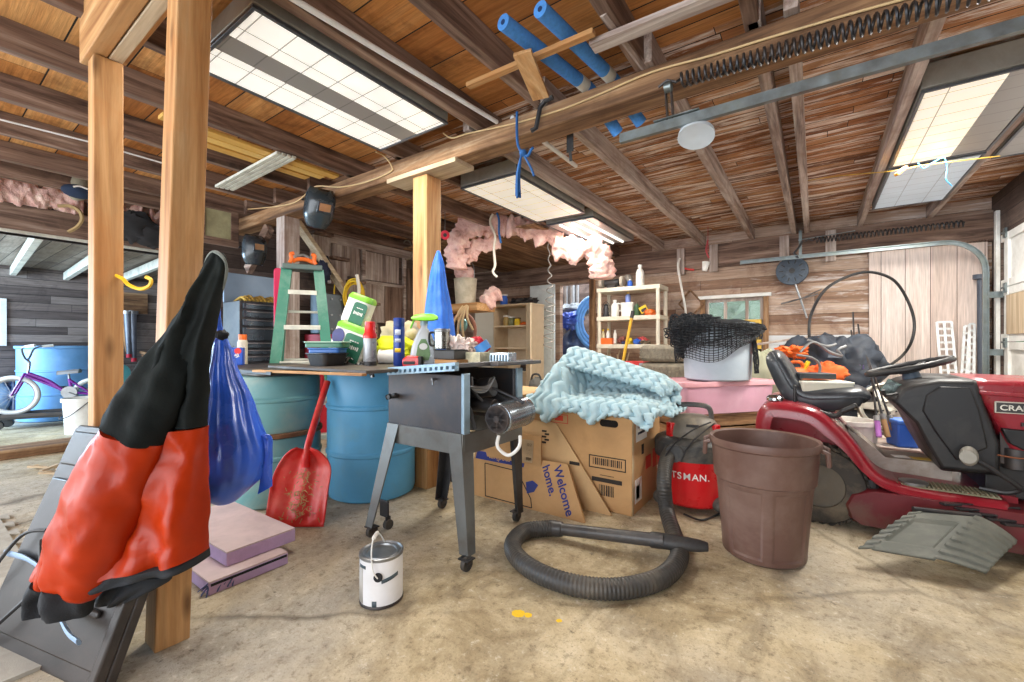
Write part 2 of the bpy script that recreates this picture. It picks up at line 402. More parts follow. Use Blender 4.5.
darkmetal = M_('dark_metal', S(70, 70, 72), .45, metal=.7, dirt=S(110, 84, 62), damt=.35)
steel = M_('grey_steel', S(150, 152, 154), .38, metal=.85, dirt=S(110, 96, 80), damt=.3)
galv = M_('galvanised_steel', S(128, 138, 140), .38, metal=.8, scale=16, dirt=S(120, 124, 110), damt=.5)
white = M_('white_plastic', S(232, 230, 224), .45, var=.06, dirt=S(170, 160, 140), damt=.3)
whitep = M_('white_paint', S(226, 226, 222), .55, var=.06, dirt=S(168, 160, 148), damt=.4)
# ---------------------------------------------------------------- the setting
def struct(o, label): return tag(o, label, 'building', kind='structure')
def slab(name, x0, x1, y0, y1, z0, z1, m, label, bevel=0):
    return struct(MB().cube(x0, x1, y0, y1, z0, z1).build(name, m, smooth=0, bevel=bevel), label)
WY, WX, CZ, JZ = 6.35, -5.7, 2.49, 2.35
XR = 1.46
slab('floor', -10.0, 1.9, -3.0, 8.6, -.12, 0, m_floor, 'stained tan concrete garage floor')
slab('ceiling', WX - .1, XR + .1, -2.4, 2.2, CZ, CZ + .05, m_ceil_near, 'warm brown wide-board ceiling on the near side of the main beam')
slab('ceiling.001', WX - .1, XR + .1, 2.2, WY + .1, CZ, CZ + .05, m_ceil_far, 'narrow weathered ceiling boards beyond the main beam')
def holed(name, axis, p0, p1, a0, a1, z0, z1, holes, m, label):
    xs = sorted({a0, a1, *[h[0] for h in holes], *[h[1] for h in holes]}); zs = sorted({z0, z1, *[h[2] for h in holes], *[h[3] for h in holes]})
    b = MB()
    for i in range(len(xs) - 1):
        for j in range(len(zs) - 1):
            cx, cz = (xs[i] + xs[i + 1]) / 2, (zs[j] + zs[j + 1]) / 2
            if any(h[0] < cx < h[1] and h[2] < cz < h[3] for h in holes): continue
            if axis == 'y': b.cube(xs[i], xs[i + 1], p0, p1, zs[j], zs[j + 1])
            else: b.cube(p0, p1, xs[i], xs[i + 1], zs[j], zs[j + 1])
    return struct(b.build(name, m, smooth=0), label)
WIN = (-1.23, -.54, .95, 1.62); DOOR = (-3.48, -2.88, 0, 1.99)
holed('wall_back', 'y', WY, WY + .1, WX - .1, XR + .1, 0, CZ, [WIN, DOOR], m_wall_back, 'brown board back wall with a faded white painted band')
holed('wall_left', 'x', WX - .12, WX, -2.4, WY, 0, CZ, [(-2.4, 1.95, 0, 1.97)], m_wall_dark, 'dark board left wall with the wide opening to the lean-to')
holed('wall_right', 'x', XR, XR + .1, -2.4, WY + .1, 0, CZ, [(2.15, 6.1, 0, 2.05)], m_wall_dark, 'board wall around the garage door')
slab('trim_1', WX, XR, WY - .05, WY, 2.04, 2.35, woods['oldx'], 'dark top plate along the back wall under the joists')  # dark board stands in for the shade of the recess under the joists
for i, x in enumerate((-1.58, -1.16, .1, -.36)):
    slab('trim_%d' % (i + 2), x, x + .1, WY - .09, WY - .05, 1.98, 2.34, woods['greyz'],
         ['short grey stud block on the top plate beside the hanging light cord', 'short grey stud block on the top plate above the window', 'short stud block over the far door track by the panelling', 'short stud block above the black reel'][i])
slab('wall_back_panelling', .5, 1.42, WY - .05, WY - .005, 0, 2.06, m_panel, 'pale pinkish vertical panelling beside the garage door')
slab('header_beam', WX - .1, WX + .06, -2.2, 1.95, 1.97, 2.22, woods['oldy'], 'dark timber header over the lean-to opening', .006)
slab('trim_8', WX + .005, WX + .05, -2.2, WY, 2.36, 2.49, woods['oldy'], 'grey plate under the ceiling on the left wall')
slab('door_sill', WX - .35, WX - .05, -2.2, 1.95, 0, .085, woods['browny'], 'worn brown timber sill on the floor of the lean-to opening', .008)
slab('ceiling_panel', -4.62, -2.5, 4.0, WY - .06, 2.315, 2.335, woods['browny'], 'brown fibreboard panel under the joists near the back doorway')
# lean-to beyond the opening
holed('wall_annex', 'x', -9.4, -9.3, -2.6, 3.2, 0, 2.12, [(-.6, .86, 1.02, 1.62)], m_annex, 'weathered grey board wall of the lean-to')
slab('wall_annex_end', -9.3, WX - .12, 3.2, 3.3, 0, 2.4, m_annex, 'weathered board end wall of the lean-to')
slab('ceiling_annex', -9.5, WX - .1, -2.6, 3.3, 2.12, 2.15, m_annex_roof, 'pale roof boards of the lean-to')
gl = M_('window_glass', S(190, 215, 215), .08, trans=.85, alpha=.45, var=.05)
w = struct(MB().cube(-9.36, -9.34, -.6, .86, 1.02, 1.62).build('window_2', gl, smooth=0), 'bright side window of the lean-to')
fb = MB()
for y in (-.6, .1, .86): fb.cube(-9.39, -9.28, y - .03, y + .03, .99, 1.65)
for z in (1.02, 1.32, 1.62): fb.cube(-9.385, -9.285, -.6, .86, z - .025, z + .025)
fb.build('window_frame', whitep, w, world=True, smooth=0)
for i, y in enumerate((-.4, .18, .75, 1.28, 1.85, 2.5)):
    o = MB().bar((WX - .12, y, 2.02), (-9.3, y + .2, 2.04), .06, .11).build('rafter', M_('white_rafter', S(206, 204, 190), .7, var=.12, dirt=S(120, 110, 96), damt=.5) if i == 0 else MATS['white_rafter'], world=True, bevel=.004, smooth=0)
    struct(o, 'whitewashed lean-to rafter, number %d counted from the front' % (i + 1))
slab('trim_9', WX + .06, WX + .075, -2.2, 1.95, 1.965, 1.99, MATS['white_rafter'], 'thin pale strip along the bottom of the header')
# room behind the back doorway
slab('wall_store', -5.2, -1.8, 8.3, 8.4, 0, 2.4, m_wall_dark, 'board wall of the store room behind the doorway')
slab('wall_store_side', -5.2, -5.1, WY + .1, 8.3, 0, 2.4, m_wall_dark, 'side wall of the store room behind the doorway')
area_light('store_room_daylight', (-3.6, 7.3, 2.5), (0, 0, 0), 1.6, 1.2, 35, (.9, .95, 1))  # added overhead lamp that brightens the store room, which has no roof
for i, x in ((1, DOOR[1]),):
    slab('door_frame', x - .06, x + .04, WY - .03, WY + .12, 0, 2.04, woods['brownz'], ['brown jamb of the back doorway behind the grey door', 'brown jamb of the back doorway next to the white shelving'][i], .004)
# window in the back wall
w = struct(MB().cube(WIN[0], WIN[1], WY + .05, WY + .06, WIN[2], WIN[3]).build('window_1', gl, smooth=0), 'small window in the back wall with a yellow board across it')
fb = MB()
for x in (WIN[0] + .02, -.985, -.73, WIN[1] - .02): fb.cube(x - .018, x + .018, WY + .03, WY + .08, WIN[2], WIN[3])
for z in (WIN[2] + .02, WIN[3] - .02): fb.cube(WIN[0], WIN[1], WY + .028, WY + .082, z - .02, z + .02)
fb.build('window_frame', woods['greyz'], w, world=True, smooth=0, bevel=.003)
fb = MB(); fb.cube(WIN[0] - .06, WIN[0], WY - .03, WY, WIN[2] - .05, WIN[3] + .05); fb.cube(WIN[1], WIN[1] + .06, WY - .03, WY, WIN[2] - .05, WIN[3] + .05)
fb.build('casing', woods['brownz'], w, world=True, smooth=0, bevel=.004)
MB().cube(WIN[0] - .08, WIN[1] + .09, WY - .05, WY, WIN[3] + .0, WIN[3] + .045).build('head_trim', whitep, w, world=True, smooth=0, bevel=.004)
ym = M_('yellow_board', S(226, 186, 84), .6, var=.08)
tag(MB().cube(WIN[0] + .03, WIN[1] - .02, WY + .0, WY + .02, WIN[2] - .04, 1.33).build('yellow_board', ym, smooth=0, bevel=.002), 'plain yellow board standing across the lower half of the back window', 'board')
# outside: ground and a hedge-grey bank seen through panes
slab('ground', -14, 8, 8.6, 16, -.3, -.12, M_('grass_ground', S(96, 110, 70), .9), 'grassy ground outside the back window')
hb = MB()
hb.grid(60, 14, lambda a, b: (-12 + a * 18, 13 + .9 * nz(a * 30, b * 5, 3, 1), -.2 + b * 2.6 + .4 * nz(a * 22, b * 6, 0, 1)))
tag(hb.build('hedge', M_('hedge_green', S(92, 116, 84), .9, var=.5, scale=14, dirt=S(190, 200, 190), damt=.5), solid=.3), 'green hedge outside the back window', 'hedge', kind='stuff')

# joists and beams
far = [-5.4, -4.8, -4.2, -3.62, -3.05, -2.47, -1.80, -1.25, -.66, -.21, -.08, .42, 1.0]
nearx = [-5.35, -4.86, -4.26, -3.66, -3.04, -2.46, -1.72, -1.28, -.70, -.22, .48, 1.06]
NUM = 'first second third fourth fifth sixth seventh eighth ninth tenth eleventh twelfth thirteenth'.split()
for i, x in enumerate(far):
    o = MB().cube(x - .026, x + .026, 2.06, WY, JZ, CZ).build('ceiling_joist', woods['greyy' if x > -2 else 'oldy'], smooth=0, bevel=.004)
    struct(o, '%s grey joist beyond the main beam, counted from the left wall' % NUM[i])
for i, x in enumerate(nearx):
    o = MB().cube(x - .028, x + .028, -2.4, 2.30, JZ, CZ).build('ceiling_joist', woods['oldy'], smooth=0, bevel=.004)
    struct(o, '%s dark joist on the near side of the main beam, counted from the left wall' % NUM[i])
slab('main_beam', -5.25, XR, 2.09, 2.25, 2.22, 2.345, woods['brownx'], 'long brown timber beam carrying the joists across the garage', .012)
# posts of new lumber
def post(name, base, top, s, m, label):
    return tag(MB().bar(base, top, s, s, (1, 0, 0)).build(name, m, world=True, smooth=0, bevel=.005), label, 'post')
P1 = at(106, 586, 1.79); P1.z = 0
P2 = at(167.5, 640, 1.464); P2.z = 0
P3 = at(427, 486, 3.08); P3.z = 0
post('support_post', P1, P1 + V((0, 0, 2.17)), .092, woods['newz'], 'pale new timber post under the low end of the doubled header')
P2t = at(190.5, -10, 1.47)
post('support_post', P2, P2t, .098, woods['newz'], 'tall pale timber post holding up the orange and black jacket')
post('support_post', P3, (P3.x, P3.y, 2.185), .14, woods['newz'], 'pale square post under the main beam behind the work table')
tag(MB().bar((P3.x - .32, 2.17, 2.205), (P3.x + .36, 2.17, 2.205), .19, .032).build('bearing_plate', woods['palex'], world=True, smooth=0, bevel=.003), 'short pale board between the square post and the main beam', 'board')
# doubled header between the two new posts
h0 = V((P1.x - .10, P1.y, 2.27)); h1 = V((P2t.x + .25, P2.y, 2.27))
hd = thing('doubled_header', 'doubled new timber header resting on the pale post at the far left', 'beam', (h0.x, h0.y, 2.17))
MB().cube(h0.x, h1.x, P1.y - .062, P1.y - .004, 2.172, 2.40).build('timber', woods['newx'], hd, world=True, smooth=0, bevel=.004)
MB().cube(h0.x + .005, h1.x, P1.y + .0, P1.y + .045, 2.172, 2.40).build('timber', woods['palex'], hd, world=True, smooth=0, bevel=.004)
MB().cube(h0.x + .10, h1.x, P1.y + .048, P1.y + .07, 2.20, 2.32).build('timber', woods['newx'], hd, world=True, smooth=0, bevel=.004)
PO = (-4.16, 2.17, 0)
post('support_post', (PO[0], PO[1] + .0, 0), (PO[0], PO[1], 2.22), .15, woods['greyz'], 'old grey timber post under the left end of the main beam, behind the ladder')
tag(MB().bar((-4.98, 2.17, 1.80), (-4.52, 2.17, 2.2), .06, .11).build('knee_brace', woods['oldx'], world=True, smooth=0, bevel=.004), 'short dark diagonal brace below the left end of the main beam', 'brace')

# garage door, right
gd = thing('garage_door', 'white sectional garage door at the right edge', 'door', (XR + .03, 2.15, 0)); gd['kind'] = 'structure'
for k in range(4):
    z0, z1 = .01 + k * .512, .01 + (k + 1) * .512 - .008
    b = MB().cube(XR + .02, XR + .05, 2.16, 6.09, z0, z1)
    for yy in (2.2, 3.45, 4.7, 5.93): b.cube(XR - .005, XR + .02, yy - .04, yy + .04, z0, z1)
    for zz in (z0 + .035, z1 - .035): b.cube(XR + .0, XR + .022, 2.16, 6.09, zz - .035, zz + .035)
    b.build('panel', whitep, gd, world=True, smooth=0, bevel=.003)
    for yy in (5.93, 4.7): MB().cube(XR - .02, XR - .004, yy - .03, yy + .03, z1 - .05, z1 + .04).cyl((XR - .02, yy - .03, z1), (XR - .02, yy + .03, z1), .01, 8).build('hinge', galv, gd, world=True)
MB().cube(XR - .012, XR + .018, 4.74, 5.9, 1.10, 1.46).build('plywood_patch', woods['palez'], gd, world=True, smooth=0)
slab('door_frame', XR - .03, XR + .0, 6.1, 6.16, 0, 2.3, whitep, 'white jamb of the garage door at the back corner', .004)
# ---------------------------------------------------------------- overhead: lights, door tracks, springs, cords, stored lengths
def lens_mat(name, col, strength, cx, cy, line=.35):
    t = NT(name); tc = t.node('ShaderNodeTexCoord'); sp = t.node('ShaderNodeSeparateXYZ'); t.link(tc.outputs['Object'], sp.inputs[0])
    fx = t.math('FRACT', t.math('ADD', t.math('DIVIDE', sp.outputs[0], cx), 100.5)); fy = t.math('FRACT', t.math('ADD', t.math('DIVIDE', sp.outputs[1], cy), 100.5))
    ln = t.math('MAXIMUM', t.math('LESS_THAN', fx, .012 / cx * .5), t.math('LESS_THAN', fy, .012 / cy * .5))
    g = t.noise(t.coord((1, 1, 1)), 7.0, 3, .5)
    col2 = t.mix(ln, col, tuple(c * line for c in col)); t.link(col2, t.b.inputs['Base Color'])
    if strength:
        t.link(col2, t.b.inputs['Emission Color']); t.link(t.rng(g, .3, .7, strength * .8, strength * 1.1), t.b.inputs['Emission Strength'])
    t.b.inputs['Roughness'].default_value = .3; MATS[name] = t.m; return t.m
lens_lit = lens_mat('lit_diffuser', (.93, .92, .87), .30, .28, .145)
lens_warm = lens_mat('warm_lit_diffuser', (.92, .87, .74), .26, .29, .145)
lens_off = lens_mat('unlit_diffuser', S(168, 172, 176), .0, .56, .14)
lens_dull = lens_mat('dusty_diffuser', S(150, 148, 146), .0, .56, .15, .6)
lens_blue = lens_mat('cool_diffuser', S(186, 200, 212), .16, .19, .16, .55)
tube_lit = M_('lit_tube', (1, .97, .9), .4, emit=.7, var=.02)
fgrey = M_('light_housing', S(150, 148, 140), .5, metal=.2, var=.1, dirt=S(110, 100, 90), damt=.4)
rimm = M_('light_rim', S(96, 100, 106), .4, metal=.5)
def ceiling_light(label, x0, x1, y0, y1, z, h, strips, power, rim=True):
    t = thing('ceiling_light', label, 'ceiling light', ((x0 + x1) / 2, (y0 + y1) / 2, z), group='fluorescent ceiling lights')
    w, l = x1 - x0, y1 - y0
    b = MB().box((0, 0, h / 2 + .012), (w, l, h - .012)); b.build('housing', fgrey, t, bevel=.006)
    b = MB()
    for sx in (-1, 1): b.box((sx * (w / 2 - .008), 0, .005), (.016, l, .016))
    for sy in (-1, 1): b.box((0, sy * (l / 2 - .008), .005), (w - .032, .016, .016))
    b.build('rim', rimm, t, bevel=.002)
    a = -w / 2 + .018; W = w - .036
    for f, m, k in strips:
        p = MB().box((a + W * f / 2, 0, .006), (W * f - .002, l - .034, .008)).build('diffuser_strip', m, t, bevel=.001)
        if k: area = area_light('lamp_glow', V(RM[t.name].translation) + V((a + W * f / 2, 0, -.02)), (0, 0, 0), W * f, l, power * k, (1, .96, .88))
        a += W * f
    return t
ceiling_light('long ceiling light with a grey strip between two lit strips', -2.43, -1.80, .80, 1.90, 2.325, .1, [(.36, lens_lit, .5), (.24, lens_dull, 0), (.40, lens_lit, .5)], 20)
ceiling_light('fully lit warm ceiling light beyond the beam, above the folded foam', -2.42, -1.86, 2.70, 3.90, 2.30, .12, [(1, lens_warm, 1)], 22)
t = ceiling_light('open ceiling light with bare bright tubes near the back wall', -2.42, -1.86, 4.10, 5.32, 2.31, .1, [(1, lens_dull, 0)], 0)
for k in (-.13, .02, .15): MB().cyl((k, -.56, -.004), (k, .56, -.004), .016, 10).build('tube', tube_lit, t)
area_light('lamp_glow', (-2.14, 4.7, 2.27), (0, 0, 0), .4, 1.1, 20, (1, .96, .88))
ceiling_light('ceiling light over the mower, two thirds lit and one third dusty', .455, .965, 3.08, 4.26, 2.32, .14, [(.64, lens_warm, 1), (.36, lens_dull, 0)], 34)
ceiling_light('dim bluish ceiling light behind the one over the mower', .455, .965, 4.30, 5.48, 2.32, .12, [(1, lens_blue, 1)], 20)
ceiling_light('dull dusty ceiling light beside the garage door corner', 1.03, 1.43, 3.3, 4.5, 2.33, .1, [(1, lens_dull, 0)], 0)

# garage door tracks: channel swept along x, bent down at the door
def track(label, y, x0, sgn, z=2.02):
    t = thing('garage_door_track', label, 'door track', (x0, y, z))
    pts = [V((x0 + (XR - .42 - x0) * k / 12, y, z)) for k in range(13)]
    R = .30
    pts += [V((XR - .42 + R * math.sin(a), y, z - R + R * math.cos(a))) for a in [PI / 2 * k / 8 for k in range(1, 9)]]
    pts += [V((XR - .12, y, z - R - q)) for q in (.2, .5, .8, 1.1, 1.4, 1.68)]
    rings = []
    for i, p in enumerate(pts):
        a = pts[max(i - 1, 0)]; c = pts[min(i + 1, len(pts) - 1)]; tg = (c - a).normalized(); up = V((0, -sgn, 0)).cross(tg) * sgn
        prof = [(-.012, .022), (-.012, .015), (-.009, .015), (-.009, .019), (.010, .019), (.010, -.019), (-.009, -.019), (-.009, -.015), (-.012, -.015), (-.012, -.022), (.013, -.022), (.013, .022)]
        rings.append([p + V((0, q * sgn, 0)) + up * w_ for q, w_ in prof])
    MB().loft(rings).build('channel', galv, t, world=True, smooth=30)
    b = MB()
    for zz in (.35, .9, 1.45): b.cube(XR - .13, XR + .0, y + sgn * .018, y + sgn * .022, zz, zz + .06)
    b.build('bracket', galv, t, world=True, smooth=0)
    return t
track('near galvanised door track running below the main beam', 2.06, -.79, -1)
track('far galvanised door track along the back wall, bent down beside the pale panelling', 6.0, -.76, 1)
def spring(label, p0, p1, r, wire, turns, hook=True):
    p0, p1 = V(p0), V(p1); t = thing('extension_spring', label, 'spring', p0)
    a = (p1 - p0).normalized(); n = a.orthogonal().normalized(); b = a.cross(n); L = (p1 - p0).length
    pts = [p0 + a * (L * k / (turns * 10)) + (n * math.cos(2 * PI * k / 10) + b * math.sin(2 * PI * k / 10)) * r for k in range(turns * 10 + 1)]
    MB().tube(pts, wire, 5).build('coil', darkmetal, t, world=True)
    MB().tube([p0 - a * .10, p0 - a * .06 + V((0, 0, .02)), p0 - a * .02, p0 + n * r], wire * 1.2, 6).build('end_hook', darkmetal, t, world=True)
    return t
spring('near dark coil spring stretched above the garage door track', (-.50, 2.045, 2.20), (.95, 2.03, 2.13), .030, .0055, 58)
spring('far dark coil spring over the track at the back wall', (.0, 6.0, 2.19), (1.2, 6.0, 2.19), .03, .007, 36)
t = thing('pulley_bracket', 'rusty steel pulley bracket where the near door track hangs from the beam', 'bracket', (-.57, 2.06, 2.03))
MB().bar((-.575, 2.07, 2.22), (-.56, 2.06, 2.04), .03, .006, (1, 0, 0)).bar((-.55, 2.07, 2.22), (-.535, 2.06, 2.04), .03, .006, (1, 0, 0)).build('strap', darkmetal, t, world=True, smooth=0)
MB().cyl((-.57, 2.045, 2.19), (-.54, 2.045, 2.19), .024, 16).build('wheel', galv, t, world=True)
MB().cube(-.62, -.42, 2.035, 2.085, 2.045, 2.05).build('hanger_plate', galv, t, world=True, smooth=0)
t = thing('track_hanger', 'short perforated steel hanger above the far door track', 'bracket', (-.1, 6.0, 2.05))
MB().bar((-.14, 6.03, 2.03), (-.14, 6.03, 2.33), .03, .004).bar((-.16, 6.03, 2.22), (.36, 6.03, 2.25), .035, .004).build('strap', galv, t, world=True, smooth=0)
MB().tube([(-.16, 6.0, 2.0), (-.2, 6.0, 2.07), (-.15, 6.0, 2.14), (-.12, 6.0, 2.2)], .012, 6).build('cable_loop', darkmetal, t, world=True)
lamp = thing('clamp_lamp', 'round grey metal lamp shade hanging under the near door track', 'lamp', (-.45, 2.12, 1.96))
MB().lathe([(.012, .05), (.02, .045), (.078, .02), (.080, .0), (.0, .006)], 28, Matrix.Rotation(-.35, 4, 'X')).build('shade', M_('lamp_shade_grey', S(196, 202, 206), .4, var=.08), lamp)
MB().cyl((0, -.02, .04), (0, -.035, .075), .018, 12).build('socket', black, lamp)

# stored lengths between the joists
pvc = M_('white_pipe', S(226, 226, 224), .35, var=.05, dirt=S(180, 170, 150), damt=.3)
tag(MB().tube([pz(262, -20, 2.335), pz(497, 122, 2.335)], .0125, 10).build('plastic_pipe', pvc, world=True), 'long thin white plastic pipe fixed under a near joist', 'pipe')
tag(MB().tube([V((-1.487, 2.12, 2.362)), V((-1.487, 2.55, 2.361)), pz(576, 166, 2.36)], .015, 10).build('plastic_pipe', pvc, world=True), 'short white pipe end poking out beyond the main beam', 'pipe')
foamb = M_('blue_foam', S(72, 136, 206), .8, var=.18, scale=60, bump=.25, bscale=120)
for a, b_, c_, lab in (((503, 22), (590, 90), (618, 133), 'blue foam pool noodle, the one nearer the loose plywood end'), ((540, 9), (615, 82), (641, 123), 'blue foam pool noodle, the one nearer the door spring')):
    A = pz(a[0], a[1], 2.372); B = pz(b_[0], b_[1], 2.385); B.y = 2.17; C = py(c_[0], c_[1], 2.42)
    t = thing('pool_noodle', lab, 'pool noodle', A, group='pool noodles laid over the main beam')
    B2 = V((B.x, 2.28, 2.36)); path = bez([A, A.lerp(B, .55) + V((0, 0, .004)), B, B2, C], 6)
    MB().tube(path, .033, 16).build('tube', foamb, t, world=True)
    d = (path[0] - path[1]).normalized()
    MB().cyl(path[0] - d * .01, path[0] + d * .002, .011, 12).build('hole', M_('dark_blue_hole', S(24, 50, 90), .9) if 'dark_blue_hole' not in MATS else MATS['dark_blue_hole'], t, world=True)
    k = int(len(path) * .42); q = path[k]; n2 = (path[k + 1] - path[k]).normalized()
    MB().tube([q - n2 * .035, q + n2 * .035], .0336, 16).build('label_band', M_('paper_tag', S(214, 210, 196), .6) if 'paper_tag' not in MATS else MATS['paper_tag'], t, world=True)
S0, S1 = pz(468, 86, 2.325), pz(594, 32, 2.325)
tag(MB().bar(S0, S1, .035, .022).build('wood_strip', woods['newx'], world=True, smooth=0, bevel=.002), 'thin pale wood strip across two joists, holding up the pool noodles', 'strip')
A, B = pz(522, 52, 2.30), pz(541, 98, 2.235)
tag(MB().bar(A, B, .085, .018).build('plywood_end', woods['newy'], world=True, smooth=0, bevel=.002), 'short plywood piece hanging off the strip beside the pool noodles', 'board')
t = thing('beam_hook', 'black steel hook clipped over the main beam', 'hook', py(540, 110, 2.07))
MB().tube([py(553, 97, 2.06), py(545, 101, 2.06), py(540, 108, 2.055), py(536, 128, 2.055), py(531, 131, 2.05)], .009, 6, sq=1.6).build('bar', black, t, world=True)
t = thing('hanging_strap', 'black strap with a pointed end dangling behind the main beam', 'strap', py(571, 150, 2.30))
MB().bar(py(570, 132, 2.30), py(570, 152, 2.30), .045, .006, (0, 1, 0)).build('strap', black, t, world=True, bevel=.002)
MB().bar(py(570, 152, 2.30), py(571, 161, 2.30), .02, .006, (0, 1, 0)).build('tip', black, t, world=True, bevel=.002)
tag(MB().bar(pz(592, 47, 2.325), pz(745, -14, 2.325), .075, .024).build('loose_board', woods['greyx'], world=True, smooth=0, bevel=.003), 'weathered board nailed across the near joists next to the pool noodles', 'board')
tag(MB().tube([pz(603, 12, 2.36), pz(648, 72, 2.36)], .018, 8).build('bare_pole', woods['greyy'], world=True), 'bare wooden pole lying beside the weathered board overhead', 'pole')
for k, (xa, c) in enumerate(((-3.18, S(214, 166, 84)), (-3.28, S(222, 178, 98)), (-3.40, S(206, 156, 76)))):
    tag(MB().cube(xa - .04, xa + .04, .9 + .1 * k, 2.05 - .06 * k, 2.352 + .004 * k, 2.374 + .004 * k).build('stored_board', M_('yellow_stock_%s' % 'abc'[k], c, .5, var=.12), smooth=0, bevel=.002),
        ['yellow trim board laid between joists, nearest the lit ceiling light', 'yellow trim board laid between joists, middle one of three', 'yellow trim board laid between joists, farthest from the lit ceiling light'][k], 'board', 'yellow boards stored overhead')
t = thing('vent_strip', 'dirty white louvred strip slung under the joists at the left', 'strip', pz(255, 172, 2.34))
A0, A1, B1, B0 = pz(214, 186, 2.335), pz(234, 190, 2.335), pz(297, 158, 2.335), pz(276, 152, 2.335)
for k in range(4):
    f = (k + .5) / 4; MB().bar(A0.lerp(A1, f), B0.lerp(B1, f), .028, .02).build('slat', MATS['white_rafter'], t, world=True, smooth=0, bevel=.003)
tag(MB().tube([pz(-10, 117, 2.345), pz(90, 142, 2.345), pz(166, 164, 2.345)], .006, 6).build('ceiling_wire', pvc, world=True), 'thin white cable stapled along a joist at far left', 'cable')

# cords
cordm = M_('tan_cord', S(206, 176, 128), .6, var=.1)
def cord(name, label, pts, r, m, cat='cord', seg=6, n=8, group=None):
    return tag(MB().tube(bez(pts, n), r, seg).build(name, m, world=True), label, cat, group)
F = 2.078
cord('lamp_cord', 'tan cord stapled to the left half of the main beam, rising to the light', [py(240, 210, F), py(290, 204, F), py(311, 189, F), py(320, 186, F), py(340, 187, F), py(366, 182, F), py(390, 172, F), py(391, 165, F - .02), py(384, 156, F - .06), py(376, 152, 1.93)], .0055, cordm)
cord('lamp_cord', 'tan cord running along the right half of the main beam', [py(443, 133, F - .03), py(452, 138, F), py(470, 133, F), py(512, 124, F), py(560, 110, F), py(600, 94, F), py(652, 72, F), py(713, 55, F), py(768, 38, F), py(850, 14, F), py(930, -8, F)], .005, cordm)
bluer = M_('blue_rope', S(40, 92, 150), .8, var=.25, bump=.6, bscale=200)
t = thing('blue_rope', 'knotted blue rope hanging from the main beam', 'rope', py(520, 170, 2.05))
MB().tube(bez([py(517, 112, 2.05), py(517, 135, 2.05), py(519, 148, 2.05), py(527, 156, 2.05), py(531, 150, 2.05), py(533, 148, 2.06)], 6), .008, 8).build('loop', bluer, t, world=True)
k = MB(); k.ball(py(523, 153, 2.045), (.022, .02, .02), 12, 8, lambda p: 1 + .2 * nz(p.x, p.y, p.z, 4)); k.build('knot', bluer, t, world=True)
k = MB()
for i in range(9):
    o = V((random.uniform(-.012, .012), random.uniform(-.012, .012), 0))
    k.tube(bez([py(521, 156, 2.05), py(519, 175, 2.05) + o, py(519.5, 196, 2.05) + o * 1.6 + V((0, 0, random.uniform(-.01, .02)))], 4), .006, 5)
k.build('frayed_end', bluer, t, world=True)
MB().tube(bez([py(524, 155, 2.05), py(531, 168, 2.04), py(534, 176, 2.04)], 4), .007, 6).build('tail', bluer, t, world=True)
wr = M_('white_rope', S(222, 212, 196), .8, var=.1, bump=.4, bscale=160)
cord('white_rope', 'white rope hanging down in front of the pink insulation', [at(493, 214, 4.9), at(490, 222, 4.9), at(495, 235, 4.9), at(494, 250, 4.9), at(495, 265, 4.9), at(493, 272, 4.9), at(497, 277, 4.9)], .014, wr, 'rope')
cord('blue_string', 'short blue cord hooked on a joist beside the white rope', [at(497, 213, 4.8), at(499, 220, 4.8), at(499, 232, 4.8), at(501, 243, 4.8)], .012, bluer, 'cord')
hel = []
for k in range(0, 13 * 12 + 1):
    f = k / 156; tt = f ** .85; r = .012 + .05 * min(1, max(0, f - .18) * 2.4)
    c = at(548 + 2.0 * math.sin(tt * 3), 236 + 112 * tt, 5.3)
    hel.append(c + RGT * (r * math.sin(2 * PI * k / 14)) + FWD * (r * math.cos(2 * PI * k / 14)))
tag(MB().tube(hel, .0075, 6).build('coiled_cord', M_('grey_coil', S(150, 146, 140), .5, metal=.2), world=True), 'grey coiled cord hanging in front of the tall grey door', 'cord')
t = thing('pull_cord_socket', 'white socket hanging on a thin red cord near the back window', 'lamp socket', at(707, 268, 5.4))
MB().tube(bez([at(709, 176, 5.2), at(708, 215, 5.4), at(708, 252, 5.4)], 5), .004, 5).build('cord', M_('red_cord', S(190, 74, 80), .6), t, world=True)
MB().tube(bez([at(708, 240, 5.4), at(706, 250, 5.4), at(709, 258, 5.4)], 5), .010, 6).build('pink_knot', MATS['red_cord'], t, world=True)
MB().cyl(at(706, 262, 5.4), at(704.5, 271, 5.4), .045, 14, .03).build('socket', white, t, world=True)
cord('yellow_string', 'thin yellow string strung across the joists to the lamp over the mower', [at(667, 190, 5.0), at(720, 190, 4.6), at(768, 187, 4.2), at(830, 177, 3.7), at(893, 171, 3.15), at(925, 165, 3.0), at(1000, 156, 2.8)], .0035, M_('yellow_string', S(214, 172, 70), .7), 'string', 5)
t = thing('wire_clip', 'brown plastic clip on the yellow string under the lamp over the mower', 'clip', at(900, 171, 3.1))
MB().bar(at(896, 175, 3.1), at(906, 167, 3.1), .03, .02).build('clip', M_('amber_plastic', S(196, 130, 48), .4), t, world=True, bevel=.003)
cord('blue_wire', 'short blue wire looping under the lamp over the mower', [at(918, 163, 3.0), at(924, 168, 3.0), at(934, 162, 2.98), at(944, 158, 2.95), at(947, 168, 2.95), at(946, 179, 2.95), at(952, 186, 2.95)], .004, M_('blue_wire', S(60, 130, 170), .5), 'wire')

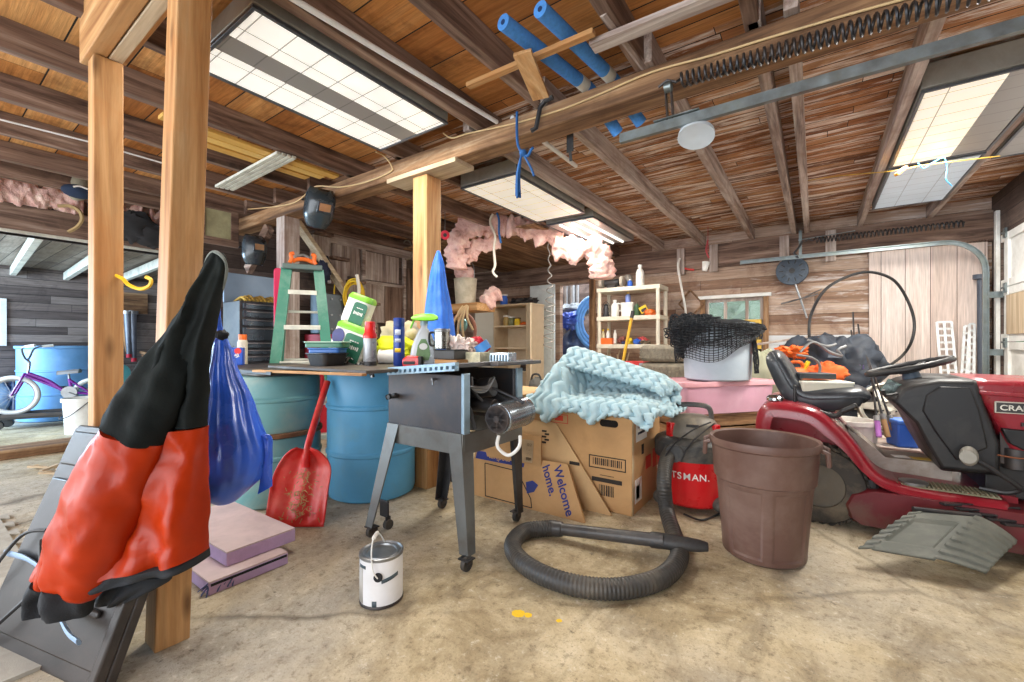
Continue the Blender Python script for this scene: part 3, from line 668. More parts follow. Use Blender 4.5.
# pink insulation
pink = NT('pink_insulation'); co = pink.coord(rnd=True); n1 = pink.noise(co, 9, 6, .7)
pink.link(pink.ramp(n1, [(.25, S(150, 106, 96)), (.42, S(216, 170, 160)), (.6, S(236, 200, 188)), (.8, S(240, 222, 206))]), pink.b.inputs['Base Color'])
pink.b.inputs['Roughness'].default_value = .95; pink.b.inputs['Subsurface Weight'].default_value = .12; pink.b.inputs['Specular IOR Level'].default_value = .1
pink.bump(pink.noise(co, 46, 5, .7), .8, .02); pinkm = pink.m
def insul(label, pts, r, seed, flat=.5, n=16):
    path = bez(pts, n); seg = 30; rings = []
    for i, p in enumerate(path):
        a = path[max(i - 1, 0)]; c = path[min(i + 1, len(path) - 1)]; tg = (c - a).normalized(); s_ = FWD - tg * FWD.dot(tg); s_.normalize(); u = s_.cross(tg)
        e = math.sin(PI * min(1, (i + .6) / 3)) if i < 3 else 1; e = min(1, (i + .8) / 3, (len(path) - 1 - i + .8) / 3)
        ring = []
        for k in range(seg):
            an = 2 * PI * k / seg; q = p + u * math.cos(an) * r + s_ * math.sin(an) * r * flat
            f = e * max(.25, 1 + .7 * fbm(q, 8, seed, 3) + .25 * fbm(q, 30, seed, 3))
            ring.append(p + (u * math.cos(an) * r + s_ * math.sin(an) * r * flat) * f)
        rings.append(ring)
    return tag(MB().loft(rings).build('insulation_batt', pinkm, world=True, smooth=60), label, 'insulation', 'torn pink insulation')
insul('ragged pink insulation drooping left of the white rope', [at(512, 226, 5.0), at(485, 226, 4.95), at(465, 232, 4.9), at(458, 250, 4.9), at(456, 270, 4.9)], .11, 3)
insul('ragged pink insulation flap below the drooping piece by the white rope', [at(500, 240, 5.05), at(480, 246, 5.0), at(470, 254, 5.0), at(464, 262, 5.0)], .08, 5)
insul('band of pink insulation between the white rope and the coiled cord', [at(507, 224, 4.9), at(525, 228, 4.95), at(542, 232, 5.0), at(562, 240, 5.1)], .12, 9)
insul('pale torn insulation hanging down beside the white shelving', [at(552, 246, 5.0), at(572, 250, 5.0), at(590, 248, 5.0), at(602, 262, 5.0), at(603, 280, 5.0)], .12, 14)
for k, (ya, yb, lab) in enumerate(((-1.2, .45, 'pink insulation stuffed above the header at the far left'), (.42, 1.02, 'pink insulation bulging above the header behind the cap'), (1.10, 1.45, 'pink insulation above the header between the two new posts'), (1.5, 1.9, 'pink insulation above the header beside the tall post'))):
    insul(lab, [V((WX + .02, ya + (yb - ya) * q / 5, 2.325 + .02 * nz(q, k, 1))) for q in range(6)], .115, 20 + k * 3, .6, 12)

# things on the left header and posts
t = thing('baseball_cap', 'navy and khaki cap hanging on the insulation over the header', 'cap', px(80, 195, -5.4))
c0 = px(78, 185, -5.38)
MB().ball(c0, (.08, .09, .14), 18, 12, lambda p: 1 + .12 * nz(p.x, p.y, p.z, 2.2)).build('crown', M_('khaki_cloth', S(150, 146, 128), .9), t, world=True)
MB().ball(c0 + V((.06, -.01, -.075)), (.06, .11, .06), 18, 10).build('brim', M_('navy_cloth', S(40, 54, 78), .9), t, world=True)
MB().tube(bez([c0 + V((.118, -.05, -.055)), c0 + V((.124, -.01, -.04)), c0 + V((.121, .04, -.05))], 4), .008, 6).build('emblem', white, t, world=True)
cord('deer_antler', 'curved tan antler hung on the dark header', [px(58, 206, -5.6), px(70, 206, -5.56), px(79, 211, -5.52), px(82, 219, -5.5), px(77, 227, -5.5), px(68, 232, -5.52)], .016, M_('antler_tan', S(176, 150, 106), .6), 'antler')
cord('utility_hook', 'yellow coated hook screwed into the pale post under the header', [at(115, 275, 1.785), at(123, 279, 1.78), at(129, 285, 1.78), at(140, 289, 1.77), at(149, 286, 1.76), at(151, 280, 1.76), at(146, 277, 1.76)], .0075, M_('yellow_coating', S(236, 186, 40), .4), 'hook')
t = thing('tarp_rag', 'dark cloth rag stuffed below the insulation between the new posts', 'rag', px(135, 235, -5.55))
MB().ball(px(134, 226, -5.56), (.05, .16, .15), 18, 12, lambda p: 1 + .4 * fbm(p, 2.2, 4)).ball(px(150, 235, -5.56), (.05, .14, .12), 16, 10, lambda p: 1 + .4 * fbm(p, 2.2, 9)).build('cloth', M_('dark_rag', S(52, 52, 54), .9), t, world=True)
# ---------------------------------------------------------------- foreground left: jacket, bag, leaning panel, foam boards, drums, shovel, paint can
def cloth_loft(rows, seg=56, folds=((3, .01, 0),), nseed=0, namp=.012, sub=4, back=.5, creases=0):
    """rows: (uL, vL, uR, vR, depth, thickness); smooth loft whose front carries folds (waves per half turn, amplitude, phase, drift)"""
    P = []
    for k in range(len(rows) - 1):
        a, b, = rows[k], rows[k + 1]
        p0 = rows[max(k - 1, 0)]; p3 = rows[min(k + 2, len(rows) - 1)]
        for q in range(sub):
            t = q / sub
            P.append([.5 * ((2 * a[i]) + (b[i] - p0[i]) * t + (2 * p0[i] - 5 * a[i] + 4 * b[i] - p3[i]) * t * t + (3 * a[i] - p0[i] - 3 * b[i] + p3[i]) * t ** 3) for i in range(6)])
    P.append(list(rows[-1])); rings = []
    n = len(P)
    for j, (ul, vl, ur, vr, d, th) in enumerate(P):
        L, R = at(ul, vl, d), at(ur, vr, d); c = (L + R) / 2; h = (R - L) / 2; ring = []
        for k in range(seg):
            a = 2 * PI * k / seg; x = math.cos(a); s_ = math.sin(a)
            f = -th * s_ if s_ > 0 else -th * s_ * back
            fr = max(0, s_) ** .5
            for fo in folds:
                dr = fo[3] if len(fo) > 3 else 0
                env = min(1, j / n * 2.2)
                f -= fr * fo[1] * math.sin(fo[0] * (1 - x) * PI / 2 * 2 + fo[2] + dr * j / n) * env
            p = c + h * x + FWD * f
            p += (FWD * fbm(p, 9, nseed, 3) + V((0, 0, 1)) * fbm(p, 6, nseed + 5, 2) * .4) * namp
            if creases: p += FWD * creases * fr * (abs(fbm(V((p.x * 1.6 + p.z * .5, p.y * 1.6 + p.z * .5, p.z * .8)), 9, nseed + 3, 2)) - .3)
            ring.append(p)
        rings.append(ring)
    return rings
pvc_or = M_('orange_rainwear', S(172, 48, 5), .4, var=.16, scale=5, dirt=S(132, 30, 6), damt=.45, bump=.1, bscale=34, coat=.06, spec=.3)
cl_blk = M_('dark_green_black_cloth', S(18, 23, 23), .8, var=.3, scale=6, dirt=S(50, 56, 52), damt=.3, bump=.2, bscale=140, spec=.2)
knit = M_('black_knit', S(34, 36, 40), .85, var=.2, bump=.4, bscale=220)
jk = thing('rain_jacket', 'orange and black rain jacket hanging from the tall pale post', 'jacket', at(190, 560, 1.33))
ys = [(214, 251, 224, 253, 1.40, .008), (207, 262, 227, 264, 1.385, .022), (196, 285, 223, 288, 1.37, .035), (187, 312, 218, 312, 1.35, .05), (171, 342, 213, 342, 1.335, .06), (154, 372, 209, 370, 1.325, .07), (136, 402, 208, 398, 1.32, .08), (116, 432, 208, 426, 1.31, .085)]
MB().loft(cloth_loft(ys, folds=((1.6, .016, .6, 1.5), (3.2, .008, 2, -2)), nseed=2, creases=.02)).build('shoulder', cl_blk, jk, world=True, smooth=70)
yb = [ys[-1], (120, 452, 208, 448, 1.31, .088), (116, 490, 208, 486, 1.30, .095), (113, 530, 208, 522, 1.29, .10), (110, 566, 208, 548, 1.285, .105)]
MB().loft(cloth_loft(yb, folds=((1.3, .022, .3, .8), (2.6, .012, 1.0, -1.5)), nseed=11, sub=8, namp=.016, creases=.026)).build('body', pvc_or, jk, world=True, smooth=70)
yh = [(110, 566, 208, 548, 1.285, .108), (109, 573, 208, 554, 1.285, .109), (110, 577, 208, 557, 1.285, .104)]
MB().loft(cloth_loft(yh, folds=((1.3, .022, .3, .8), (2.6, .012, 1.0, -1.5)), nseed=11, sub=3)).build('hem', knit, jk, world=True, smooth=70)
MB().loft(cloth_loft([(112, 574, 172, 572, 1.30, .04), (100, 588, 170, 580, 1.30, .05), (96, 602, 140, 596, 1.30, .04), (104, 606, 128, 604, 1.30, .01)], nseed=4)).build('lining', knit, jk, world=True, smooth=70)
def sleeve(rows, seed, seg=40, ph=0):
    P = bez([V((r[0], r[1], r[2])) for r in rows], 6); W = [r[3] for r in rows]; T = [r[4] for r in rows]; rings = []
    for i, q in enumerate(P):
        f = i / (len(P) - 1) * (len(rows) - 1); k = min(int(f), len(rows) - 2); t = f - k
        wd = W[k] * (1 - t) + W[k + 1] * t; th = T[k] * (1 - t) + T[k + 1] * t
        a, c = P[max(i - 1, 0)], P[min(i + 1, len(P) - 1)]; dx, dy = c.x - a.x, c.y - a.y; L = math.hypot(dx, dy); nx, ny = -dy / L, dx / L
        A, B = at(q.x - nx * wd, q.y - ny * wd, q.z), at(q.x + nx * wd, q.y + ny * wd, q.z); cc = (A + B) / 2; h = (B - A) / 2; ring = []
        for s in range(seg):
            an = 2 * PI * s / seg; x = math.cos(an); y = math.sin(an)
            p = cc + h * x - FWD * (th * y + .010 * max(0, y) * math.sin(4.4 * x + ph + i * .16))
            ring.append(p + (FWD * fbm(p, 11, seed, 3) + V((0, 0, 1)) * fbm(p, 8, seed + 3, 2) * .5) * .014 + FWD * .017 * max(0, y) ** .5 * (abs(fbm(V((p.x * 1.5 + p.z * .7, p.y * 1.5 + p.z * .7, p.z)), 10, seed + 6, 2)) - .3))
        rings.append(ring)
    return rings
MB().loft(sleeve([(199, 300, 1.345, 8, .03), (183, 338, 1.315, 17, .045), (166, 372, 1.285, 25, .055), (150, 404, 1.25, 30, .062), (134, 434, 1.235, 31, .066)], 8, ph=1)).build('sleeve', cl_blk, jk, world=True, smooth=70)
sl = MB().loft(sleeve([(134, 434, 1.235, 31, .066), (122, 462, 1.22, 32, .07), (106, 500, 1.21, 36, .075), (88, 545, 1.20, 37, .07), (76, 578, 1.20, 29, .055), (71, 590, 1.20, 23, .04)], 8)).build('sleeve', pvc_or, jk, world=True, smooth=70)
MB().loft(sleeve([(72, 586, 1.20, 22, .042), (69, 598, 1.20, 22, .042), (66, 612, 1.20, 21, .04)], 3)).build('cuff', knit, jk, world=True, smooth=70)
MB().loft(sleeve([(92, 500, 1.30, 22, .04), (66, 548, 1.28, 22, .04), (50, 582, 1.27, 16, .035)], 5)).build('sleeve', pvc_or, jk, world=True, smooth=70)
MB().loft(sleeve([(51, 582, 1.27, 15, .036), (41, 597, 1.265, 13, .034), (38, 612, 1.26, 12, .03)], 6)).build('cuff', knit, jk, world=True, smooth=70)
MB().tube(bez([at(206, 263, 1.43), at(209, 256, 1.40), at(215, 252, 1.38), at(223, 258, 1.38), at(226, 272, 1.38), at(221, 292, 1.37)], 6), .006, 8).build('collar_piping', M_('grey_piping', S(112, 118, 112), .7), jk, world=True)
# blue bag
bagm = M_('blue_plastic_film', S(50, 102, 228), .28, var=.2, scale=5, coat=.25, dirt=S(90, 130, 226), damt=.35)
bg_ = thing('blue_bag', 'knotted blue plastic bag hanging beside the orange jacket', 'bag', at(232, 500, 1.58))
def pleat(rows, n, amp, seed, seg=72, sub=6):
    base = cloth_loft(rows, seg=seg, folds=(), nseed=seed, namp=.012, sub=sub, back=1)
    for j, r in enumerate(base):
        c = sum(r, V()) / len(r); e = math.sin(PI * min(1, .12 + j / len(base)))
        for k, p in enumerate(r):
            a = 2 * PI * k / len(r); r[k] = c + (p - c) * (1 + amp * e * (math.sin(n * a + 2 * math.sin(j * .11)) * .6 + math.sin((n * 2 + 3) * a - j * .07) * .4))
    return base
MB().loft(pleat([(219, 334, 225, 334, 1.56, .012), (214, 347, 229, 347, 1.56, .03), (211, 372, 237, 372, 1.57, .05), (208, 402, 249, 402, 1.58, .08), (206, 432, 259, 432, 1.58, .105), (206, 456, 264, 456, 1.58, .115), (208, 477, 260, 477, 1.58, .11), (211, 493, 246, 491, 1.58, .08), (218, 503, 234, 502, 1.58, .03)], 7, .07, 2)).build('sack', bagm, bg_, world=True, smooth=70)
MB().loft(pleat([(219, 334, 225, 334, 1.56, .012), (217, 325, 222, 325, 1.55, .012), (214, 305, 219, 306, 1.52, .012), (212, 280, 217, 281, 1.47, .008), (210, 266, 214, 266, 1.43, .006)], 5, .2, 4, 32)).build('twisted_neck', bagm, bg_, world=True, smooth=70)
MB().ball(at(222, 335, 1.55), (.022, .022, .018), 14, 10, lambda p: 1 + .3 * fbm(p, 3, 2)).build('knot', knit, bg_, world=True)
MB().loft(pleat([(252, 437, 268, 434, 1.60, .012), (260, 445, 272, 440, 1.60, .014), (261, 468, 272, 466, 1.60, .012), (257, 494, 272, 486, 1.60, .006)], 3, .12, 6, 28)).build('loose_tail', bagm, bg_, world=True, smooth=70)

# leaning dark panel
pan = M_('grey_black_panel', S(44, 40, 39), .36, var=.2, scale=4, dirt=S(92, 82, 76), damt=.4, bump=.06, bscale=200)
pTL, pBL, pBR = at(74, 424, 1.72), at(-25, 640, 1.4644), at(100, 700, 1.217)
pX = pBR - pBL; pY = pTL - pBL; PW, PH = pX.length, pY.length
Mp = frame(pBL, pX, pY)
lp = thing('plastic_cover_panel', 'big dark plastic panel leaning under the orange jacket at the bottom left', 'panel', tuple(Mp.translation), rot=Mp.to_euler())
RM[lp.name] = Mp
b = MB().prism([(.0, .0), (PW - .03, .0), (PW, .03), (PW, PH - .02), (PW - .02, PH), (.02, PH), (0, PH - .02)], .03, Matrix.Translation((0, 0, -.03)))
b.box((PW / 2, PH * .40, .006), (PW - .06, PH * .66, .014)).box((PW / 2, PH * .88, .004), (PW - .05, PH * .17, .012))
b.box((PW - .018, PH * .42, .016), (.034, PH * .80, .034)).box((PW * .60, PH * .26, .02), (PW * .5, .02, .016), (0, 0, .0))
b.build('panel', pan, lp, bevel=.006, smooth=35)
hb = MB()
for (cx, cy, sx, sy) in ((0, .035, .13, .012), (0, -.035, .13, .012), (.062, 0, .012, .07), (-.062, 0, .012, .07)): hb.box((PW * .74 + cx, PH * .38 + cy, .024), (sx, sy, .022))
hb.build('handle_recess', pan, lp, bevel=.004)
MB().box((PW * .74, PH * .38, .0135), (.115, .06, .003)).build('recess_floor', M_('pale_recess', S(126, 120, 100), .6), lp)
strap = M_('blue_grey_strap', S(150, 176, 206), .4, var=.12)
sp = bez([(.01, PH * .37, .03), (PW * .2, PH * .37, .026), (PW * .45, PH * .33, .03), (PW * .62, PH * .25, .045), (PW * .82, PH * .21, .075), (PW * .90, PH * .19, .07)], 6)
MB().tube(sp, .016, 8, sq=.35).build('strap', strap, lp)
MB().tube(bez([(PW * .22, PH * .50, .02), (PW * .1, PH * .46, .04), (.02, PH * .30, .05), (-.05, PH * .12, .03), (PW * .12, PH * .02, .05), (PW * .3, PH * .16, .05), (PW * .36, PH * .30, .03), (PW * .24, PH * .46, .03)], 8), .006, 6).build('cord', black, lp)
mk = MB()
for (x0, y0, x1, y1) in ((.0, 0, .01, .07), (.01, .07, .03, .0), (.03, 0, .045, .07), (.05, .0, .06, .06), (.06, .03, .085, .035), (-.01, -.02, .09, -.012)):
    mk.bar((PW * .33 + x0, PH * .55 + y0, .0135), (PW * .33 + x1, PH * .55 + y1, .0135), .006, .002)
mk.build('white_mark', white, lp, smooth=0)

# interlocking floor mat at far left
fm = M_('grey_foam_mat', S(168, 162, 150), .9, var=.14, scale=14, dirt=S(120, 110, 96), damt=.5, bump=.3, bscale=240)
poly = []
x0, x1, y0, y1 = -3.9, -1.95, -.8, .34
n = 11
for k in range(n):
    a = x0 + (x1 - x0) * k / n; s = (x1 - x0) / n
    poly += [(a, y1), (a + s * .25, y1), (a + s * .15, y1 + .035), (a + s * .65, y1 + .035), (a + s * .55, y1)]
poly += [(x1, y1), (x1, y0), (x0, y0)]
tag(MB().prism(poly, .012, Matrix.Translation((0, 0, .001))).build('foam_floor_mat', fm, world=True, smooth=0), 'grey interlocking foam floor mat under the leaning panel', 'floor mat')

# foam insulation boards
purple = M_('lilac_foam', S(196, 168, 206), .85, var=.08, scale=30, bump=.25, bscale=120)
pinkskin = M_('dusty_pink_skin', S(212, 190, 188), .8, var=.1, dirt=S(170, 146, 150), damt=.4)
for lab, x0, x1, y0, y1, z0, z1, rz in (('lower pink foam board with torn fringed edges, on the floor by the pale post', -2.62, -1.975, .715, 1.03, .0, .054, .0), ('upper pink foam board lying on the torn one', -2.70, -2.05, .80, 1.10, .056, .118, .02)):
    t = thing('foam_board', lab, 'foam board', ((x0 + x1) / 2, (y0 + y1) / 2, z0), rz, group='pink foam boards')
    w, l, h = x1 - x0, y1 - y0, z1 - z0
    MB().box((0, 0, (h - .006) / 2), (w, l, h - .006)).build('core', purple, t, bevel=.003)
    MB().box((0, 0, h - .003), (w * .995, l * .995, .006)).build('skin', pinkskin, t, smooth=0)
    if z0 == 0:
        k = MB()
        for i in range(46):
            q = V((-w / 2 + w * random.random() * .5 if i % 2 else w / 2 - .01, -l / 2 if i % 2 else -l / 2 + random.random() * .1, h - .006)); k.bar(q, q + V((random.uniform(-.02, .02), random.uniform(-.04, -.01), -random.uniform(.02, .05))), .005, .003)
        k.build('torn_fringe', M_('bluish_fringe', S(96, 106, 150), .9), t, smooth=0)['kind'] = 'stuff'
        MB().box((w / 2 - .0, 0, h - .014), (.006, l * .96, .010)).build('dark_layer', knit, t, smooth=0)

# drums
blue_d = M_('blue_drum_plastic', S(92, 164, 206), .42, var=.12, scale=4, dirt=S(120, 150, 150), damt=.45, bump=.05)
teal_d = M_('teal_drum_plastic', S(112, 164, 166), .5, var=.12, scale=4, dirt=S(168, 176, 160), damt=.6, bump=.05)
rust = M_('rust_band', S(130, 92, 62), .8, var=.3, scale=20, dirt=S(80, 50, 34), damt=.6)
def drum_prof(R, z0, z1, ribs):
    p = [(R - .03, z0), (R - .008, z0 + .012), (R, z0 + .035)]
    for r in ribs: p += [(R, r - .018), (R + .008, r - .008), (R + .008, r + .008), (R, r + .018)]
    return p + [(R, z1 - .03), (R - .008, z1 - .01), (R - .03, z1)]
D1 = V((-2.50, 1.885, 0))
t = thing('plastic_drum', 'bright blue plastic drum standing against the work table', 'drum', D1)
MB().lathe(drum_prof(.288, 0, .832, (.30, .60)), 48).build('body', blue_d, t, smooth=30)
MB().lathe([(.045, .832), (.045, .842), (.0, .842)], 20, Matrix.Translation((.15, .05, 0))).build('bung', blue_d, t)
D2 = V((-2.95, 1.44, 0))
t = thing('plastic_drum', 'pale teal plastic drum in two stacked halves beside the red shovel', 'drum', D2)
MB().lathe(drum_prof(.29, 0, .43, (.30,)), 48).build('lower_half', teal_d, t, smooth=30)
MB().lathe(drum_prof(.284, .445, .815, (.66,)), 48).build('upper_half', teal_d, t, smooth=30)
MB().lathe([(.288, .425), (.30, .43), (.30, .452), (.284, .456)], 48).build('rust_rim', rust, t)
t2 = tag(MB().prism(rrect(.92, .60, .06), .04, Matrix.Translation((-3.06, 1.50, .817))).build('black_tray', M_('scuffed_black_board', S(40, 40, 42), .5, var=.2, dirt=S(130, 124, 110), damt=.4), world=True, bevel=.006), 'scuffed black board lid resting on the teal drum', 'board')

# red scoop shovel
redp = M_('red_plastic', S(214, 46, 44), .38, var=.12, scale=6, dirt=S(226, 150, 132), damt=.35)
o0 = pz(294, 527, 0.004); top = at(312, 452, 2.56); Ms = frame(o0, V((RGT.x, RGT.y, 0)) + V((0, 0, -.0)), top - o0)
sh = thing('scoop_shovel', 'red plastic scoop shovel leaning between the two drums', 'shovel', tuple(Ms.translation), rot=Ms.to_euler()); RM[sh.name] = Ms
SL = (top - o0).length; SW = .165
def blade(a, c):
    y = SL * (c); x = (a - .5) * 2
    wd = SW * (1.0 - .02 * c) if c < .62 else SW * (1 - .02 * c) * max(.12, math.sqrt(max(0, 1 - ((c - .62) / .39) ** 2.2)))
    edge = abs(x) ** 6 * .05 * min(1, .25 + c * 1.5); bk = .06 * max(0, (c - .72) / .28) ** 2
    return (x * wd, y, edge + bk + .008 * math.cos(x * 9) * (c > .05))
MB().grid(36, 30, blade).build('blade', redp, sh, solid=.006, smooth=70)
gr = NT('dried_grass'); MATS['dried_grass'] = gr.m; gr.b.inputs['Base Color'].default_value = c4(S(170, 148, 98)); gr.b.inputs['Roughness'].default_value = .9
k = MB()
for i in range(130):
    x, y = random.gauss(0, .05), SL * random.uniform(.08, .75); a = random.random() * 6.3
    p = V((x, y, .016)); k.bar(p, p + V((math.cos(a), math.sin(a), .1)) * random.uniform(.01, .03), .003, .002)
tag(k.build('grass_clippings', gr.m, sh, smooth=0), None, None, None, 'stuff')
hp = bez([(0, SL * .78, .02), (0, SL * .92, .045), (.0, SL * 1.1, .05), (.012, SL * 1.55, .05), (.03, SL * 2.05, .05)], 6)
MB().tube(hp, [.024] * 7 + [.0195] * (len(hp) - 7), 14).build('handle', redp, sh)

# paint can
pc = pz(381.5, 598, 0)
canl = M_('paint_label', S(226, 226, 228), .35, var=.04, dirt=S(190, 186, 176), damt=.25)
t = thing('paint_can', 'white labelled paint can with a metal lid, in front of the work table', 'paint can', pc, YAW)
MB().lathe([(.080, 0), (.084, .003), (.084, .010), (.0815, .014)], 40).build('bottom_rim', darkmetal, t)
MB().lathe([(.082, .012), (.082, .178)], 40).build('label', canl, t)
MB().lathe([(.082, .178), (.085, .181), (.085, .190), (.080, .192), (.076, .186), (.068, .186), (.066, .190), (.058, .190), (.056, .183), (0, .183)], 40).build('lid', steel, t, smooth=25)
ear = MB().lathe([(.017, 0), (.017, .004), (.012, .006), (0, .006)], 20, Matrix.Translation((.012, -.0815, .125)) @ Matrix.Rotation(PI / 2, 4, 'X')).build('handle_ear', knit, t)
MB().tube(bez([(.012, -.09, .125), (-.002, -.10, .16), (-.012, -.086, .215), (-.018, -.05, .25), (-.02, -.01, .252), (-.018, .04, .235), (-.006, .083, .17), (.0, .089, .13)], 6), .0028, 6).build('wire_handle', whitep, t)
MB().tube([(-.020, -.035, .2515), (-.021, .015, .251)], .008, 8).build('grip', white, t)
dk = M_('label_dark_print', S(70, 84, 92), .5)
def can_patch(a0, a1, z0, z1, m, name, r=.0824, slope=0):
    k = MB(); k.grid(8, 2, lambda f, g: (r * math.cos(a0 + (a1 - a0) * f), r * math.sin(a0 + (a1 - a0) * f), z0 + (z1 - z0) * g + slope * f)); return k.build(name, m, t, solid=.0006)
can_patch(-1.28, -.45, .098, .113, dk, 'dark_stripe', slope=.014)
can_patch(-1.72, -1.50, .012, .034, dk, 'printed_block')
can_patch(-2.75, -2.25, .015, .15, M_('label_grey_print', S(178, 174, 168), .5), 'printed_column')
can_patch(-2.55, -2.05, .15, .162, dk, 'printed_line')
can_patch(-3.0, -2.72, .155, .168, dk, 'printed_line')
# ---------------------------------------------------------------- table saw used as a work bench, with everything lying on it
saw_m = M_('dark_saw_enamel', S(72, 72, 76), .42, metal=.3, var=.15, scale=5, dirt=S(112, 92, 78), damt=.5)
leg_m = M_('grey_leg_steel', S(112, 114, 112), .38, metal=.45, var=.15, dirt=S(90, 74, 60), damt=.45)
rail_m = M_('blue_grey_rail', S(150, 176, 192), .4, metal=.35, var=.12, dirt=S(110, 112, 110), damt=.4)
ts = thing('table_saw', 'old dark steel table saw on splayed legs with casters, cluttered like a bench', 'table saw', (-1.6, 1.75, 0))
BX0, BX1, BY0, BY1 = -1.855, -1.33, 1.50, 1.98
zt = lambda x: .845 + .0809 * (x + 1.95)
def slant(b, x0, x1, y0, y1, a, c):   # slab following the tilted top
    return b.add([(x0, y0, zt(x0) + a), (x1, y0, zt(x1) + a), (x1, y1, zt(x1) + a), (x0, y1, zt(x0) + a), (x0, y0, zt(x0) + c), (x1, y0, zt(x1) + c), (x1, y1, zt(x1) + c), (x0, y1, zt(x0) + c)],
                 [(3, 2, 1, 0), (4, 5, 6, 7), (0, 1, 5, 4), (1, 2, 6, 5), (2, 3, 7, 6), (3, 0, 4, 7)])
b = MB().cube(BX0, BX1, BY0, BY0 + .012, .585, .86).cube(BX0, BX0 + .012, BY0 + .012, BY1, .585, .85).cube(BX0 + .012, BX1, BY1 - .012, BY1, .585, .87)
b.cube(BX1 - .012, BX1, BY1 - .07, BY1 - .012, .585, .87).cube(BX1 - .012, BX1 + .008, BY0, BY0 + .035, .585, .87)
b.build('cabinet', saw_m, ts, world=True, bevel=.004, smooth=0)
for q_ in (MB().cube(BX1 - .006, BX1 + .012, BY0 - .004, BY0 + .04, .585, .868), MB().cube(BX1 - .004, BX1 + .012, BY1 - .05, BY1 + .002, .585, .875)): q_.build('corner_trim', rail_m, ts, world=True, bevel=.003, smooth=0)
b = slant(MB(), -1.95, -1.30, 1.43, 2.06, 0, .022); slant(b, -1.295, -1.245, 1.66, 2.06, -.004, .016)
b.build('table_top', M_('cast_iron_top', S(96, 98, 102), .45, metal=.55, var=.2, dirt=S(120, 100, 84), damt=.4), ts, world=True, bevel=.004, smooth=0)
r = MB(); x0, x1 = -1.74, -1.29
slant(r, x0, x1, 1.405, 1.43, .012, .026); slant(r, x0, x1, 1.400, 1.43, -.012, -.004); slant(r, x0, x1, 1.422, 1.43, -.004, .012)
for k in range(13):
    xa = x0 + (x1 - x0) * k / 13; slant(r, xa, xa + .017, 1.402, 1.422, -.004, .012)
r.build('fence_rail', rail_m, ts, world=True, smooth=0)
MB().cyl((-1.78, 1.5, .735), (-1.78, 1.44, .735), .012, 10).cyl((-1.79, 1.46, .735), (-1.74, 1.455, .75), .009, 8).cyl((-1.80, 1.47, .735), (-1.82, 1.465, .728), .014, 10).build('crank_handle', black, ts, world=True)
MB().cyl((-1.50, 1.50, .835), (-1.50, 1.47, .835), .006, 8).cyl((-1.50, 1.475, .835), (-1.49, 1.47, .81), .005, 8).build('lock_lever', steel, ts, world=True)
b = MB()
for (a, c) in (((BX0, BY0 - .004), (BX1 + .01, BY0 - .004)), ((BX0, BY1), (BX1, BY1))): b.bar((a[0], a[1], .54), (c[0], c[1], .54), .012, .10)
for (a, c) in (((BX0, BY0), (BX0, BY1)), ((BX1 + .005, BY0), (BX1 + .005, BY1))): b.bar((a[0], a[1], .54), (c[0], c[1], .54), .012, .10)
b.build('stand_apron', leg_m, ts, world=True, bevel=.003, smooth=0)
feet = [pz(365, 537, 0), pz(468, 570, 0), pz(441, 506, 0), pz(523, 521, 0)]
tops = [V((BX0 + .01, BY0 - .012, .59)), V((BX1 + .0, BY0 - .012, .59)), V((BX0 + .01, BY1 + .005, .59)), V((BX1 + .0, BY1 + .005, .59))]
for k, (f, tp) in enumerate(zip(feet, tops)):
    sx = 1 if k % 2 == 0 else -1; sy = 1 if k < 2 else -1
    f2 = f + V((0, 0, .055)); w0, w1 = .086, .052
    def leg_ring(p, wd): return [p, p + V((sx * wd, 0, 0)), p + V((sx * wd, sy * .004, 0)), p + V((sx * .004, sy * .004, 0)), p + V((sx * .004, sy * wd, 0)), p + V((0, sy * wd, 0))]
    L = MB().loft([leg_ring(f2, w1), leg_ring(tp, w0)])
    lg = L.build('leg', leg_m if k in (0, 1) else black, ts, world=True, smooth=0)
    c = f + V((sx * .03 + (.03 if k == 1 else 0), sy * .02 - (.03 if k == 1 else 0), .031))
    MB().cube(c.x - .03, c.x + .03, c.y - .025, c.y + .025, .052, .058).bar(c + V((-.016, 0, 0)), c + V((-.016, 0, .03)), .03, .003, (1, 0, 0)).bar(c + V((.016, 0, 0)), c + V((.016, 0, .03)), .03, .003, (1, 0, 0)).build('caster_fork', darkmetal, lg, world=True, smooth=0)
    MB().cyl(c + V((-.012, 0, 0)), c + V((.012, 0, 0)), .031, 20).build('caster_wheel', rubber, lg, world=True, bevel=.003)
c = pz(388, 529, 0)
br = MB().box(c + V((-.03, .0, .105)), (.07, .01, .09)).bar(c + V((0, 0, .07)), c + V((0, 0, .03)), .012, .03).build('swivel_caster_bracket', black, ts, world=True, smooth=0, bevel=.003)
MB().cyl(c + V((-.012, 0, .027)), c + V((.014, 0, .027)), .027, 20).cyl(c + V((-.02, 0, .03)), c + V((-.015, 0, .03)), .016, 12).build('caster_wheel', rubber, br, world=True, bevel=.003)
